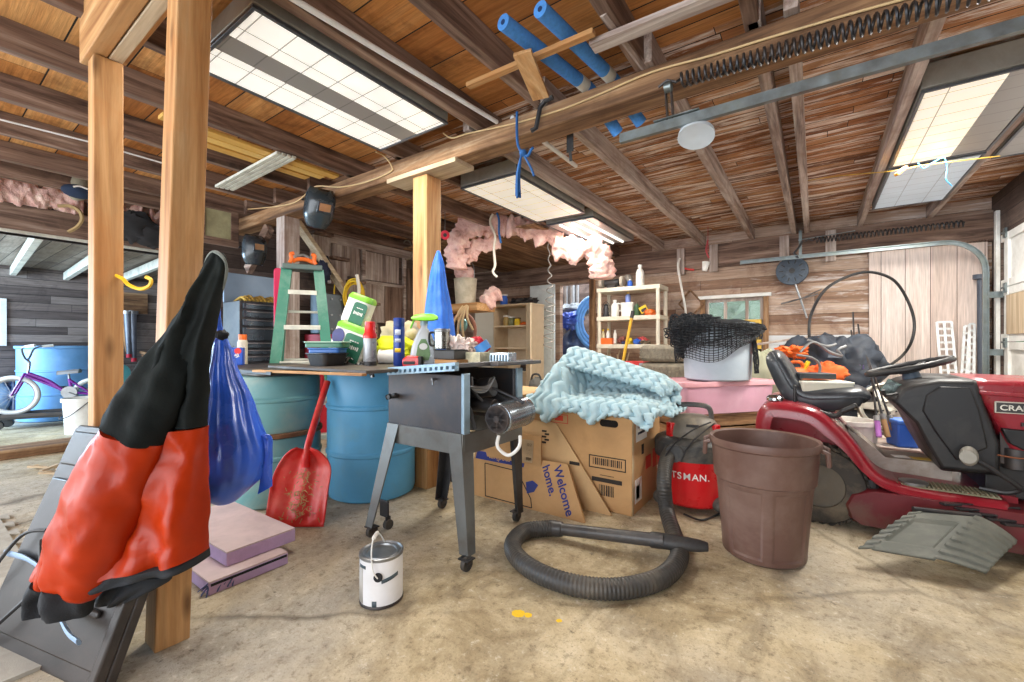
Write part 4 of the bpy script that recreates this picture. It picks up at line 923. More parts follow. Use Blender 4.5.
# motor and drive on the open right side
mm = M_('polished_motor', S(150, 160, 168), .2, metal=.75, var=.15, dirt=S(70, 70, 74), damt=.25)
M0, M1 = at(498, 419, 2.0), at(523, 411, 2.2); ax = (M1 - M0).normalized()
mt = MB().cyl(M0, M1, .072, 32).build('motor', mm, ts, world=True, bevel=.006)
q = Matrix.Translation(M0) @ (ax.to_track_quat('Z', 'Y').to_matrix().to_4x4())
e = MB()
for rr in (.064, .05, .036): e.lathe([(rr, -.012), (rr, -.002), (rr - .007, -.002), (rr - .007, -.012)], 28, q)
for k in range(8): e.add([q @ V((.012 * math.cos(a), .012 * math.sin(a), -.013)) for a in (k * PI / 4 - .12, k * PI / 4 + .12)] + [q @ V((.066 * math.cos(a), .066 * math.sin(a), -.013)) for a in (k * PI / 4 + .05, k * PI / 4 - .05)], [(0, 1, 2, 3)])
e.lathe([(.016, -.016), (.016, 0)], 16, q)
e.build('end_bell', darkmetal, mt, world=True, smooth=25)
MB().lathe([(.0735, .20), (.0735, .235), (.06, .245), (.0, .248)], 28, q).build('end_cap', mm, mt, world=True)
MB().tube(bez([M0 + V((.02, -.02, -.07)), M0 + V((.02, -.03, -.12)), M0 + V((.08, -.03, -.15)), M0 + V((.13, -.02, -.11)), M0 + V((.11, .02, -.07))], 6), .008, 8).build('power_conduit', whitep, mt, world=True)
b = MB().bar((-1.40, 1.62, .80), (-1.30, 1.74, .62), .05, .012).bar((-1.44, 1.78, .76), (-1.24, 1.80, .70), .03, .03).bar((-1.36, 1.58, .70), (-1.34, 1.6, .60), .05, .02).cyl((-1.45, 1.68, .70), (-1.28, 1.68, .70), .035, 18).cyl((-1.40, 1.72, .78), (-1.33, 1.73, .79), .05, 20)
b.bar((-1.45, 1.70, .83), (-1.16, 1.76, .72), .012, .012)
b.build('motor_bracket', darkmetal, ts, world=True, bevel=.003)
for k in range(3):
    MB().tube(bez([(-1.40 + .02 * k, 1.60, .845), (-1.34, 1.55 + .02 * k, .81 - .012 * k), (-1.29, 1.62, .80 - .01 * k), (-1.30, 1.70, .84)], 6), .006, 6).build('cable', steel, ts, world=True)

# boards bridging saw and drums
wt = thing('worktop_board', 'thin dark work board with a wooden edge bridging the drums and the saw', 'board', (-2.15, 1.4, .846))
MB().cube(-2.56, -1.66, 1.22, 1.82, .870, .884).build('board', M_('dark_worktop', S(74, 66, 60), .5, var=.2, dirt=S(140, 124, 104), damt=.4), wt, world=True, smooth=0, bevel=.002)
MB().bar((-2.45, 1.10, .862), (-1.66, 1.21, .866), .03, .012).build('edge_strip', woods['newx'], wt, world=True, smooth=0, bevel=.002)
MB().bar((-2.62, 1.13, .853), (-2.28, 1.12, .853), .04, .018).build('black_strip', black, wt, world=True, smooth=0, bevel=.002)
ZB = .885
def on(u, d, z=ZB): p = at(u, 345, d); p.z = z; return p
# black roasting pan and food containers
t = thing('black_pan', 'black sloped pan on the work board, holding up two food containers', 'pan', on(327, 2.44))
MB().loft([[V((x * s, y * s, z)) for x, y in rrect(.20, .15, .03)] for s, z in ((.82, 0), (1.0, .062), (1.09, .066), (1.09, .07), (.98, .07), (.8, .006))]).build('body', black, t, smooth=40)
for lab, c, dim, m, dz in (('blue food container, lower of the two on the black pan', (0, 0, 0), (.175, .12, .028), 'blue', 0), ('green lidded food container on top of the blue one', (-.005, 0, 0), (.21, .13, .034), 'green', .03)):
    mm_ = M_('container_' + m, S(66, 120, 196) if m == 'blue' else S(74, 136, 110), .35, var=.1)
    q = thing('food_container', lab, 'food container', on(328, 2.44, ZB + .071 + dz), YAW)
    MB().prism(rrect(dim[0], dim[1], .02), dim[2] * .75).build('tub', mm_, q, bevel=.004)
    MB().prism(rrect(dim[0] + .012, dim[1] + .012, .022), dim[2] * .25, Matrix.Translation((0, 0, dim[2] * .75))).build('lid', M_('container_lid_' + m, S(88, 142, 214) if m == 'blue' else S(150, 186, 166), .35, var=.1), q, bevel=.003)
# paper towel packs
gw = M_('pack_white', S(226, 226, 218), .3, var=.06, coat=.2); gg = M_('pack_lime', S(126, 190, 60), .35, var=.1, coat=.2); gd2 = M_('pack_green_print', S(38, 110, 82), .4); gp = M_('pack_purple_print', S(70, 70, 130), .4)
def pack(label, c, w, h, dp, tilt, yaw, oval):
    t = thing('paper_towel_pack', label, 'paper towel pack', c, rot=(0.0, tilt, yaw), group='paper towel packs')
    fn = lambda p: 1
    MB().loft([[V((x, y, z)) for x, y in rrect(w * s, dp * s, .04 * s, 5)] for s, z in ((.82, 0), (1, .03), (1.01, h * .35), (1.0, h * .7), (1, h - .02), (.86, h))]).build('wrapper', gw, t, smooth=50)
    MB().loft([[V((x, y, z)) for x, y in rrect(w * s * 1.012, dp * s * 1.012, .04 * s, 5)] for s, z in ((1.0, h * .84), (1, h - .015), (.84, h + .004))]).build('lime_top', gg, t, smooth=50)
    k = MB(); k.prism([(x * 1.0 + w * .18, y + h * .44) for x, y in rrect(w * .56, h * .70, .02, 5)], .002, Matrix.Translation((0, -dp / 2 - .004, 0)) @ Matrix.Rotation(PI / 2, 4, 'X')); k.build('green_panel', gd2, t)
    if oval: MB().prism([(-w * .30 + .036 * math.cos(a), h * .62 + .045 * math.sin(a)) for a in [2 * PI * i / 20 for i in range(20)]], .002, Matrix.Translation((0, -dp / 2 - .004, 0)) @ Matrix.Rotation(PI / 2, 4, 'X')).build('purple_oval', gp, t)
    k = MB()
    for i in range(7): k.box((w * (.01 + .055 * i), -dp / 2 - .0065, h * .46), (w * .035, .001, h * (.075 if i % 3 else .10)))
    for i in range(4): k.box((w * (.08 + .07 * i), -dp / 2 - .0065, h * .62), (w * .05, .001, h * .025))
    k.build('lettering', gw, t, smooth=0)
    return t
pack('lower green and white paper towel pack leaning above the food containers', at(345, 362, 2.62), .21, .235, .16, .36, YAW, True)
pack('upper green and white paper towel pack tilted on top of the other', at(353, 327, 2.66), .15, .20, .14, .36, YAW, False)
t = thing('patterned_cloth', 'crumpled black and white patterned cloth under the paper towel packs', 'cloth', at(352, 360, 2.5))
zb = NT('zebra_cloth'); vz = zb.node('ShaderNodeTexVoronoi'); vz.inputs['Scale'].default_value = 45; zb.link(zb.coord(), vz.inputs['Vector']); zb.link(zb.ramp(vz.outputs['Distance'], [(.38, S(225, 225, 220)), (.46, S(30, 30, 32))]), zb.b.inputs['Base Color'])
MB().grid(24, 12, lambda a, b_: V(at(333 + 40 * a, 353 + 15 * a + 9 * b_, 2.52)) + FWD * (.05 * b_ + .02 * math.sin(a * 14 + b_ * 4)) + V((0, 0, .014 * math.sin(a * 19)))).build('cloth', zb.m, t, world=True, solid=.004, smooth=60)
# cans and bottles
def can(label, name, c, r, h, parts, cat):
    t = thing(name, label, cat, c, YAW)
    for nm, m, prof in parts: MB().lathe([(a * r, b_ * h) for a, b_ in prof], 28).build(nm, m, t, smooth=35)
    return t
redcap = M_('red_cap', S(214, 36, 34), .3, var=.06, coat=.3); cang = M_('grey_can_print', S(168, 172, 176), .3, metal=.3, var=.1)
t = can('grey spray can with a red cap on the work board', 'spray_can', on(370, 2.42), .036, .245, (('body', cang, [(.9, 0), (1, .03), (1, .62), (.92, .66)]), ('black_base', black, [(1.02, .01), (1.02, .09), (.98, .1)]), ('cap', redcap, [(1.04, .62), (1.04, .7), (.82, .76), (.8, .99), (.7, 1.0), (0, 1.0)])), 'spray can')
bc = M_('blue_can_print', S(28, 60, 140), .3, metal=.2, var=.1, coat=.3)
t = can('tall blue spray can beside the spray bottle', 'spray_can', on(399, 2.40), .031, .265, (('body', bc, [(.9, 0), (1, .02), (1, .80), (.9, .83)]), ('cap', M_('navy_cap', S(22, 52, 128), .35), [(.98, .82), (.98, .98), (.9, 1), (0, 1)])), 'spray can')
for z, m, hh in ((.075, M_('yellow_print', S(226, 190, 40), .4), .022), (.13, M_('pale_print', S(190, 200, 220), .4), .02), (.17, MATS['pale_print'], .03)):
    MB().grid(8, 2, lambda f, g: (.0314 * math.cos(-2.1 + 1.1 * f), .0314 * math.sin(-2.1 + 1.1 * f), z + hh * g)).build('print_band', m, t, solid=.0006)
botm = M_('frosted_bottle', S(214, 222, 226), .25, var=.04, trans=.35, coat=.2); trg = M_('lime_trigger', S(120, 200, 40), .35, var=.08)
t = thing('spray_bottle', 'clear spray bottle with a lime green trigger', 'spray bottle', on(424, 2.36), YAW + .1)
MB().loft([[V((x, y, z)) for x, y in rrect(w, dp, min(w, dp) * .42, 5)] for w, dp, z in ((.150, .066, 0), (.158, .072, .008), (.152, .070, .05), (.128, .064, .11), (.09, .056, .16), (.055, .045, .195), (.036, .036, .21), (.036, .036, .225))]).build('bottle', botm, t, smooth=50)
MB().cyl((0, 0, .222), (0, 0, .248), .022, 18, .019).build('collar', M_('bottle_collar', S(150, 176, 186), .35, trans=.3), t)
k = MB().loft([[V((x, y * .034, z + zz)) for y, zz in ((-1, 0), (-.8, .5 * hh), (0, hh), (.8, .5 * hh), (1, 0), (0, -.004))] for x, z, hh in ((-.066, .258, .01), (-.05, .252, .028), (.0, .247, .04), (.05, .25, .036), (.075, .258, .016))])
k.build('trigger_head', trg, t, smooth=50); MB().bar((-.052, 0, .255), (-.072, 0, .205), .018, .010).build('trigger', trg, t, bevel=.003)
lbl = [(-.028, .03), (.028, .03), (.038, .06), (.03, .11), (.012, .145), (-.012, .145), (-.03, .11), (-.038, .06)]
MB().prism(lbl, .002, Matrix.Translation((0.0, -.0385, .002)) @ Matrix.Rotation(PI / 2 - .06, 4, 'X')).build('label', M_('bottle_label_green', S(96, 130, 84), .45, var=.25, scale=30), t)
MB().prism([(.022 * math.cos(a) * 1.0, .105 + .018 * math.sin(a)) for a in [i * PI / 8 for i in range(16)]], .003, Matrix.Translation((0, -.0400, .002)) @ Matrix.Rotation(PI / 2 - .06, 4, 'X')).build('label_badge', M_('badge_grey', S(196, 200, 196), .4), t)
t = thing('tape_measure', 'small red and black tool lying in front of the spray bottle', 'tool', on(412, 2.28), YAW)
MB().prism([(-.045, 0), (.045, 0), (.05, .03), (.04, .056), (-.02, .06), (-.048, .04)], .045, Matrix.Translation((0, .02, 0)) @ Matrix.Rotation(PI / 2, 4, 'X')).build('case', redcap, t, bevel=.008)
MB().box((-.01, -.026, .022), (.06, .006, .016)).box((.045, 0, .03), (.02, .05, .05)).build('grip', black, t, bevel=.003)
t = thing('paper_roll', 'white paper roll lying behind the spray cans', 'paper roll', on(384, 2.62))
MB().lathe([(.016, 0), (.046, 0), (.046, .13), (.016, .13), (.016, 0)], 28, Matrix.Translation((-.04, 0, .046)) @ Matrix.Rotation(YAW, 4, 'Z') @ Matrix.Rotation(PI / 2, 4, 'Y')).build('roll', white, t)
def lump(name, label, cat, c, r, m, seed, amp=.4, sc=2.2, crease=0, flat=True, group=None, seg=30, rings=20):
    t = thing(name, label, cat, c, group=group)
    def fn(p):
        v_ = 1 + amp * fbm(p, sc, seed, 3)
        if crease: v_ -= crease * abs(fbm(p, sc * 1.4, seed + 9, 2))
        return max(.3, v_)
    MB().ball((0, 0, r[2] * .8), r, seg, rings, fn).build('cloth', m, t, smooth=80)
    return t
hv = M_('hi_vis_yellow', S(226, 232, 20), .6, var=.15, scale=6, dirt=S(150, 160, 20), damt=.4)
lump('hi_vis_vest', 'bright yellow folded vest behind the blue spray can', 'vest', on(399, 2.70), (.17, .12, .095), hv, 3, .3, 1.6, .5)
lump('canvas_cloth', 'beige canvas cloth heaped behind the yellow vest', 'cloth', on(402, 2.88, .90), (.19, .12, .15), M_('beige_canvas', S(196, 182, 148), .85, var=.15, dirt=S(120, 104, 76), damt=.4), 8, .3, 1.5, .4)
# clutter at the right end
t = thing('battery_case', 'flat black case on a wooden block at the right of the bench', 'case', on(451, 2.28, .925), .0)
wb = tag(MB().box((0, 0, .011), (.155, .10, .022)).build('wood_block', woods['newx'], loc=on(452, 2.27, .902), bevel=.002, smooth=0), 'pale wood block under the flat black case', 'block')
MB().box((0, 0, .024), (.145, .11, .046)).build('case', M_('charcoal_case', S(72, 70, 68), .6), t, bevel=.004)
MB().box((0, 0, .049), (.147, .112, .004)).build('lid', knit, t)
t = thing('steel_mug', 'brushed steel mug with a handle on the flat black case', 'mug', on(442, 2.33, .978), YAW)
MB().lathe([(.038, 0), (.042, .004), (.042, .105), (.039, .108), (.037, .104), (.037, .02), (0, .018)], 28).build('cup', M_('brushed_steel', S(150, 150, 144), .25, metal=.9, var=.1), t)
MB().lathe([(.0425, .092), (.0435, .094), (.0435, .106), (.041, .109)], 28).build('rim', steel, t)
MB().tube(bez([(-.041, 0, .09), (-.066, 0, .085), (-.07, 0, .05), (-.062, 0, .022), (-.041, 0, .02)], 5), .006, 8).build('handle', black, t)
rg = M_('soft_rag_white', S(226, 216, 206), .9, var=.1, dirt=S(210, 130, 126), damt=.5, scale=8)
for lab, u, d, r, sd in (('white rag with pink stains heaped beside the steel mug', 456, 2.36, (.062, .05, .055), 5), ('pale crumpled rag in front of the blue tape roll', 467, 2.34, (.06, .05, .045), 12)):
    lump('rag', lab, 'rag', on(u, d, .955), r, rg, sd, .6, 2.4, .6, group='rags on the bench')
lump('red_rag', 'crumpled red rag tucked under the blue tape roll', 'rag', on(478, 2.45, .945), (.06, .05, .055), M_('red_cloth', S(190, 30, 52), .8, var=.2), 21, .5, 2.2, .4)
t = thing('tape_roll', 'wide roll of blue tape propped on the rags', 'tape roll', on(482, 2.36, .985), rot=(.35, -.5, 0))
MB().lathe([(.030, -.025), (.046, -.025), (.046, .025), (.030, .025), (.030, -.025)], 32).build('tape', M_('blue_tape', S(70, 140, 214), .45, var=.06), t, smooth=30)
MB().lathe([(.027, -.025), (.030, -.025), (.030, .025), (.027, .025), (.027, -.025)], 28).build('core', M_('card_core', S(180, 150, 110), .8), t, smooth=30)
t = thing('card_box', 'cream box with scribbled print at the right end of the bench', 'box', on(477, 2.28, .908), .0)
MB().box((0, 0, .027), (.115, .09, .054)).build('box', M_('cream_card', S(214, 208, 176), .6, var=.12, scale=26, dirt=S(90, 96, 80), damt=.6), t, bevel=.002)
t = thing('foil_tray', 'silver printed box standing right of the cream box', 'box', on(503, 2.24, .905), .05)
MB().box((0, 0, .028), (.118, .08, .055)).build('box', M_('silver_foil', S(176, 196, 210), .22, metal=.7, var=.2, scale=20), t, bevel=.003)
for k in range(6): MB().box((-.045 + .018 * k, -.042, .028), (.007, .002, .034)).build('dark_print', dk, t)
for lab, u, d, z in (('dark flat iron bar lying in front of the cream box', 482, 2.16, .898), ('short grey rod behind the silver box', 503, 2.36, .93)):
    p = on(u, d, z); tag(MB().bar(p + V((-.07, 0, .006)), p + V((.06, .02, .006)), .022, .012).build('metal_bar', darkmetal, world=True, bevel=.003), lab, 'bar')

# blue hooded cover hanging on the square post
bt = thing('blue_cover', 'blue fabric cover hanging on the square post behind the bench', 'cover', at(438, 345, 2.88))
MB().loft(pleat([(437, 251, 440, 251, 2.93, .01), (432, 266, 444, 265, 2.91, .035), (428, 288, 447, 287, 2.89, .05), (425, 310, 451, 308, 2.87, .06), (424, 336, 455, 334, 2.86, .075), (422, 362, 459, 362, 2.86, .08), (424, 372, 457, 372, 2.86, .04)], 5, .10, 31)).build('fabric', M_('blue_cover_cloth', S(44, 110, 214), .5, var=.15, scale=6, dirt=S(120, 170, 240), damt=.3), bt, world=True, smooth=70)
# brown hoop with rope behind the bench
t = thing('rope_on_hoop', 'tan rope draped over a brown hoop on a stand behind the steel mug', 'rope', at(462, 345, 3.25))
c = at(463, 331, 3.25); MB().cyl((c.x, c.y, 0), (c.x, c.y, c.z - .12), .014, 8).cyl((c.x, c.y, 0), (c.x, c.y, .02), .12, 20).build('stand', darkmetal, t, world=True); MB().tube([c + RGT * .092 * math.cos(a) + V((0, 0, .13 * math.sin(a))) for a in [2 * PI * k / 30 for k in range(30)]], .013, 8, loop=True).build('hoop', M_('brown_hoop', S(150, 96, 74), .5), t, world=True)
MB().ball(at(463, 325, 3.27), (.04, .03, .05), 16, 10).build('teal_ball', M_('teal_shine', S(130, 180, 180), .2, metal=.3), t, world=True)
for k, (a, e_) in enumerate((((466, 306), (452, 330)), ((466, 306), (458, 338)), ((467, 305), (464, 340)), ((468, 306), (473, 330)), ((463, 306), (459, 322)))):
    m = ((a[0] + e_[0]) / 2 - 3, (a[1] + e_[1]) / 2)
    MB().tube(bez([at(a[0], a[1], 3.22), at(m[0], m[1], 3.2), at(e_[0], e_[1], 3.22)], 6), .009, 7).build('strand', cordm, t, world=True)
# ---------------------------------------------------------------- cartons, folded foam, hose, shop vacuum, bin, pink tub, net
cardm = M_('cardboard', S(190, 148, 100), .8, var=.08, scale=5, dirt=S(150, 112, 72), damt=.4, bump=.06, bscale=40)
cardm2 = M_('cardboard_pale', S(200, 164, 118), .8, var=.08, scale=5, dirt=S(160, 124, 84), damt=.35)
cardr = M_('cardboard_raw_edge', S(172, 134, 90), .9)
ink = M_('black_ink', S(46, 38, 32), .7); navy = M_('navy_print', S(36, 48, 120), .6); redi = M_('red_ink', S(200, 60, 40), .6)
BX = (-1.70, -.87, 2.455, 3.0, .60)
t = thing('cardboard_box', 'big cardboard carton under the folded pale blue foam', 'box', ((BX[0] + BX[1]) / 2, BX[2], 0))
MB().cube(BX[0], BX[1], BX[2], BX[3], 0, BX[4]).build('carton', cardm, t, world=True, bevel=.006)
MB().bar((BX[0] + .3, BX[2] + .10, BX[4] + .004), (BX[1] - .02, BX[2] + .10, BX[4] + .004), .20, .006).build('flap', cardm2, t, world=True, smooth=0)
def pr(par, name, pts, m, lift=.002, th=.0015):   # printed patch: polygon in world coords, slightly proud of its surface
    pts = [V(p) for p in pts]; n = (pts[1] - pts[0]).cross(pts[2] - pts[0]).normalized()
    if n.dot(V((0, 0, HF)) - pts[0]) < 0: n = -n
    k = MB(); q = [p + n * lift for p in pts]; q2 = [p + n * (lift + th) for p in pts]; c = len(pts)
    k.add(q + q2, [list(range(c)), list(range(c, 2 * c))] + [[i, (i + 1) % c, c + (i + 1) % c, c + i] for i in range(c)])
    return k.build(name, m, par, world=True, smooth=0)
def pry(par, name, u0, v0, u1, v1, y, m, outline=0):
    a, b_ = py(u0, v0, y), py(u1, v1, y); x0, x1, z1, z0 = a.x, b_.x, a.z, b_.z
    k = MB()
    if outline:
        o = outline
        for (xa, xb, za, zb_) in ((x0, x1, z0, z0 + o), (x0, x1, z1 - o, z1), (x0, x0 + o, z0, z1), (x1 - o, x1, z0, z1)): k.cube(xa, xb, y - .002, y - .0005, za, zb_)
    else: k.cube(x0, x1, y - .002, y - .0005, z0, z1)
    return k.build(name, m, par, world=True, smooth=0)
def bars(par, name, u0, v0, u1, v1, y, m, n=13):
    a, b_ = py(u0, v0, y), py(u1, v1, y); k = MB(); random.seed(n + int(u0))
    for i in range(n):
        x = a.x + (b_.x - a.x) * i / n; w = (b_.x - a.x) / n * random.uniform(.25, .7); k.cube(x, x + w, y - .002, y - .0005, b_.z, a.z)
    return k.build(name, m, par, world=True, smooth=0)
Y0 = BX[2]
MB().prism([(x, z) for x, z in rrect(.115, .042, .02, 5)], .003, Matrix.Translation(py(609, 423.5, Y0) + V((0, -.0005, 0))) @ Matrix.Rotation(PI / 2, 4, 'X')).build('hand_hole', M_('hole_dark', S(24, 18, 14), .9), t, world=True)
pry(t, 'printed_frame', 589, 454, 626, 473, Y0, ink, .006); bars(t, 'printed_barcode', 593, 457, 623, 469, Y0, ink, 15)
pry(t, 'printed_line', 600, 475, 614, 477, Y0, ink); pry(t, 'printed_line', 592, 480, 622, 481.5, Y0, ink); bars(t, 'printed_barcode', 599, 484, 615, 498, Y0, ink, 9)
pry(t, 'red_stamp_frame', 549, 413, 568, 424, Y0, redi, .004); pry(t, 'red_stamp', 555, 415, 563, 421, Y0, redi)
XS = BX[1] + .0005
for (ya, yb, za, zb_, m, nm) in ((2.52, 2.72, .42, .56, white, 'white_side_label'), (2.55, 2.68, .46, .475, navy, 'printed_line'), (2.55, 2.68, .50, .505, navy, 'printed_line'), (2.62, 2.66, .33, .39, ink, 'printed_block'), (2.50, 2.62, .06, .20, white, 'white_side_label'), (2.52, 2.58, .08, .16, ink, 'printed_block'), (2.70, 2.80, .22, .30, redi, 'red_stamp'), (2.84, 2.92, .20, .32, redi, 'red_stamp')):
    MB().cube(XS, XS + .0015, ya, yb, za, zb_).build(nm, m, t, world=True, smooth=0)
MB().cube(XS, XS + .001, BX[2], BX[2] + .03, .0, .60).build('clear_tape', M_('packing_tape', S(206, 186, 150), .2), t, world=True, smooth=0)
t = thing('cardboard_box', 'second cardboard carton showing behind the big one, beside the motor', 'box', (-1.95, 2.95, 0))
MB().cube(-2.22, -1.72, 2.72, 3.12, 0, .645).build('carton', cardm2, t, world=True, bevel=.005)
MB().bar((-2.22, 2.66, .66), (-1.72, 2.66, .64), .16, .006).build('flap', cardm2, t, world=True, smooth=0)
# flattened cartons leaning against it
def sheet(name, label, poly, base, lean, m, th=.012, yaw=0.0, cat='carton'):
    M = Matrix.Translation(V(base)) @ Matrix.Rotation(yaw, 4, 'Z') @ Matrix.Rotation(PI / 2 - lean, 4, 'X')
    t = thing(name, label, cat, base, rot=M.to_euler(), group='flattened cartons'); RM[t.name] = M
    MB().prism(poly, th, Matrix.Translation((0, 0, -th))).build('panel', m, t, bevel=.002, smooth=0)
    return t
t = sheet('flattened_carton', 'plain flattened carton leaning on the big box behind the lettered one', [(0, 0), (.62, 0), (.22, .50), (-.22, .50)], (-1.59, 2.40, 0), .09, cardm2)
def lp_(par, name, x0, y0, x1, y1, m): return MB().cube(x0, x1, y0, y1, .0005, .002).build(name, m, par, smooth=0)
lp_(t, 'printed_line', .33, .255, .40, .275, ink)
for k in range(5): lp_(t, 'printed_mark', .12 + .022 * (k % 2), .36 + .018 * k, .155 + .02 * (k % 2), .372 + .018 * k, ink)
t = sheet('flattened_carton', 'small flattened carton with a printed label, topmost behind the lettered one', [(0, .0), (.42, -.02), (.40, .22), (-.10, .24)], (-1.82, 2.315, .20), .12, cardm)
lp_(t, 'printed_label', .22, .05, .35, .19, M_('cardboard_tint', S(176, 150, 116), .8))
for k in range(4): lp_(t, 'printed_line', .30, .06 + .03 * k, .34, .08 + .03 * k, ink)
t = sheet('flattened_carton', 'flattened moving carton reading Welcome home, leaning low behind the saw leg', [(0, 0), (.875, 0), (.70, .305), (-.02, .29)], (-1.93, 2.215, 0), .42, cardm, .022)
lp_(t, 'printed_band', .0, .235, .40, .288, navy)
text('lettering', 'medium', cardm, t, Matrix.Translation((.20, .262, .0022)) @ Matrix.Rotation(PI, 4, 'Z'), .055, .0004, bold=.0006)
for (w_, x, y) in (('Welcome', .705, .15), ('home.', .60, .19)):
    text('lettering', w_, navy, t, Matrix.Translation((x, y, .0015)) @ Matrix.Rotation(-1.06, 4, 'Z'), .075, .0004, bold=.0015)
hs = [(0, 0), (.07, 0), (.07, .05), (.035, .085), (0, .05)]
MB().prism(hs, .0015, Matrix.Translation((.44, .15, .0005)) @ Matrix.Rotation(-1.2, 4, 'Z')).build('house_mark', navy, t, smooth=0)
k = MB(); pts = [(.09, .215), (.36, .205), (.50, .06), (.52, .01), (.16, .012), (.09, .215)]
for a, c in zip(pts[:-1], pts[1:]): k.bar((a[0], a[1], .001), (c[0], c[1], .001), .006, .0015, (0, 0, 1))
k.build('printed_outline', ink, t, smooth=0)

# folded pale blue foam topper
foam = M_('pale_blue_foam', S(176, 206, 216), .9, var=.08, scale=20, dirt=S(196, 204, 190), damt=.35, bump=.15, bscale=160, sheen=.2)
tp = thing('foam_topper', 'pale blue convoluted foam topper folded over on the big carton', 'mattress topper', (-1.15, 2.7, BX[4] + .01))
def prof(t, s):    # t along x 0..1, s along the folded profile 0..1 -> (forward y, z)
    hgt = (.315 - .20 * max(0, (t - .2) / .8)) * min(1, .35 + t * 4)
    tip = max(0, 1 - abs(t - .24) / .13) + .75 * max(0, 1 - abs(t - .60) / .12) + .3 * max(0, 1 - abs(t - .95) / .1)
    fr = 2.395 - .03 * tip; z0 = BX[4]
    lw = .20 * math.sin(PI * min(1, t / .30))
    pts = [(fr, z0 - .01 - .085 * tip), (fr + .025, z0 + .03), (2.50, z0 + .045 + lw * .45), (2.60, z0 + .05 + lw), (2.72, z0 + .055 + lw), (2.83, z0 + .065 + max(lw, hgt * .12)), (2.90, z0 + .06 + max(lw * .9, hgt * .45)), (2.90, z0 + .05 + max(lw, hgt * .85)), (2.83, z0 + .05 + hgt * 1.0), (2.75, z0 + .05 + hgt * .97), (2.69, z0 + .05 + max(hgt * .80, lw * 1.0)), (2.66, z0 + .05 + max(hgt * .66, lw * 1.0))]
    f = s * (len(pts) - 1); k = min(int(f), len(pts) - 2); u = f - k
    p0, p1, p2, p3 = pts[max(k - 1, 0)], pts[k], pts[k + 1], pts[min(k + 2, len(pts) - 1)]
    g = lambda i: .5 * (2 * p1[i] + (p2[i] - p0[i]) * u + (2 * p0[i] - 5 * p1[i] + 4 * p2[i] - p3[i]) * u * u + (3 * p1[i] - p0[i] - 3 * p2[i] + p3[i]) * u ** 3)
    return g(0), g(1)
def topper(t, s):
    y, z = prof(t, s); y2, z2 = prof(t, min(1, s + .01)); y1, z1 = prof(t, max(0, s - .01)); ty, tz = y2 - y1, z2 - z1; L = math.hypot(ty, tz) or 1
    tri = abs(((s * 11) % 1) - .5) * 2
    h = math.sin(2 * PI * (t * 13 + tri * .6)); h = (.021 if s < .5 or s > .68 else .010) * max(-.8, min(.8, h * 2.2))
    x = -1.60 + .84 * t + .05 * math.sin(s * 3) + (.02 * math.sin(s * 30) if t in (0, 1) else 0)
    return (x, y - tz / L * h, z + ty / L * h - (.0 if t < .9 else (t - .9) * .5 * (1 - s * .5)))
MB().grid(120, 120, topper).build('foam_sheet', foam, tp, world=True, solid=.018, smooth=80)
fl = thing('foam_topper', 'loose corner of the folded foam hanging over the right end of the big carton', 'mattress topper', (-.8, 2.75, BX[4] + .01))
MB().grid(50, 40, lambda a, b_: (-.98 + .30 * a, 2.55 + .36 * b_ + .02 * math.sin(a * 9), BX[4] + .075 - .16 * max(0, a - .30) ** 1.4 * .9 + .012 * math.sin(2 * PI * (a * 6 + abs(((b_ * 4) % 1) - .5)))) ).build('foam_sheet', foam, fl, world=True, solid=.02, smooth=80)

# vacuum hose on the floor
hosem = M_('ribbed_hose', S(58, 56, 54), .5, var=.15, dirt=S(130, 118, 100), damt=.3)
hs_ = thing('vacuum_hose', 'ribbed black vacuum hose looped on the floor with its wand', 'hose', pz(600, 560, 0))
HP = [at(672, 449, 2.62), at(666, 462, 2.52), at(664, 485, 2.42)] + [pz(u, v, .07 if i == 0 else .043) for i, (u, v) in enumerate(((667, 512), (676, 541), (679, 558), (663, 577), (626, 588), (584, 587), (543, 575), (518, 558), (513, 543), (526, 531), (552, 528)))]
pp = bez(HP, 44)
MB().tube(pp, [.040 * (1 + .035 * (1 if (i // 2) % 2 else -1)) for i in range(len(pp))], 16).build('hose', hosem, hs_, world=True, smooth=60)
w0, w1, w2 = pz(552, 528, .043), pz(664, 541, .09), pz(708, 547, .085)
MB().tube([w0, w0.lerp(w1, .03), w0.lerp(w1, .1), w0.lerp(w1, .11), w1], [.040, .040, .036, .030, .031], 18).build('wand', M_('wand_plastic', S(64, 62, 62), .4, var=.12, dirt=S(120, 110, 98), damt=.3), hs_, world=True)
MB().tube([w1.lerp(w0, .12), w1.lerp(w0, .1), w1.lerp(w2, .2), w1.lerp(w2, .8), w2], [.030, .037, .036, .028, .02], 18, sq=.8).build('nozzle', black, hs_, world=True)

# shop vacuum
vr = M_('vacuum_red', S(206, 26, 32), .3, var=.08, coat=.3); vb = M_('vacuum_black', S(58, 58, 58), .5, var=.15, dirt=S(150, 140, 124), damt=.45); vg = M_('vacuum_grey_top', S(120, 112, 100), .5, var=.12, dirt=S(170, 156, 132), damt=.5)
VC = V((-.632, 2.88, 0)); vy = math.atan2(-VC.y, -VC.x) + PI / 2
vc = thing('shop_vacuum', 'red and black shop vacuum between the big carton and the brown bin', 'vacuum', VC, vy)
MB().lathe([(.185, .035), (.20, .05), (.212, .30), (.215, .315)], 48).build('drum', vr, vc, smooth=30)
MB().lathe([(.222, .31), (.226, .32), (.226, .405), (.215, .42), (.19, .432), (.16, .438), (0, .44)], 48).build('lid', vb, vc, smooth=30)
MB().lathe([(.15, .43), (.158, .45), (.15, .50), (.12, .545), (.07, .562), (0, .566)], 40).build('motor_head', vg, vc, smooth=40)
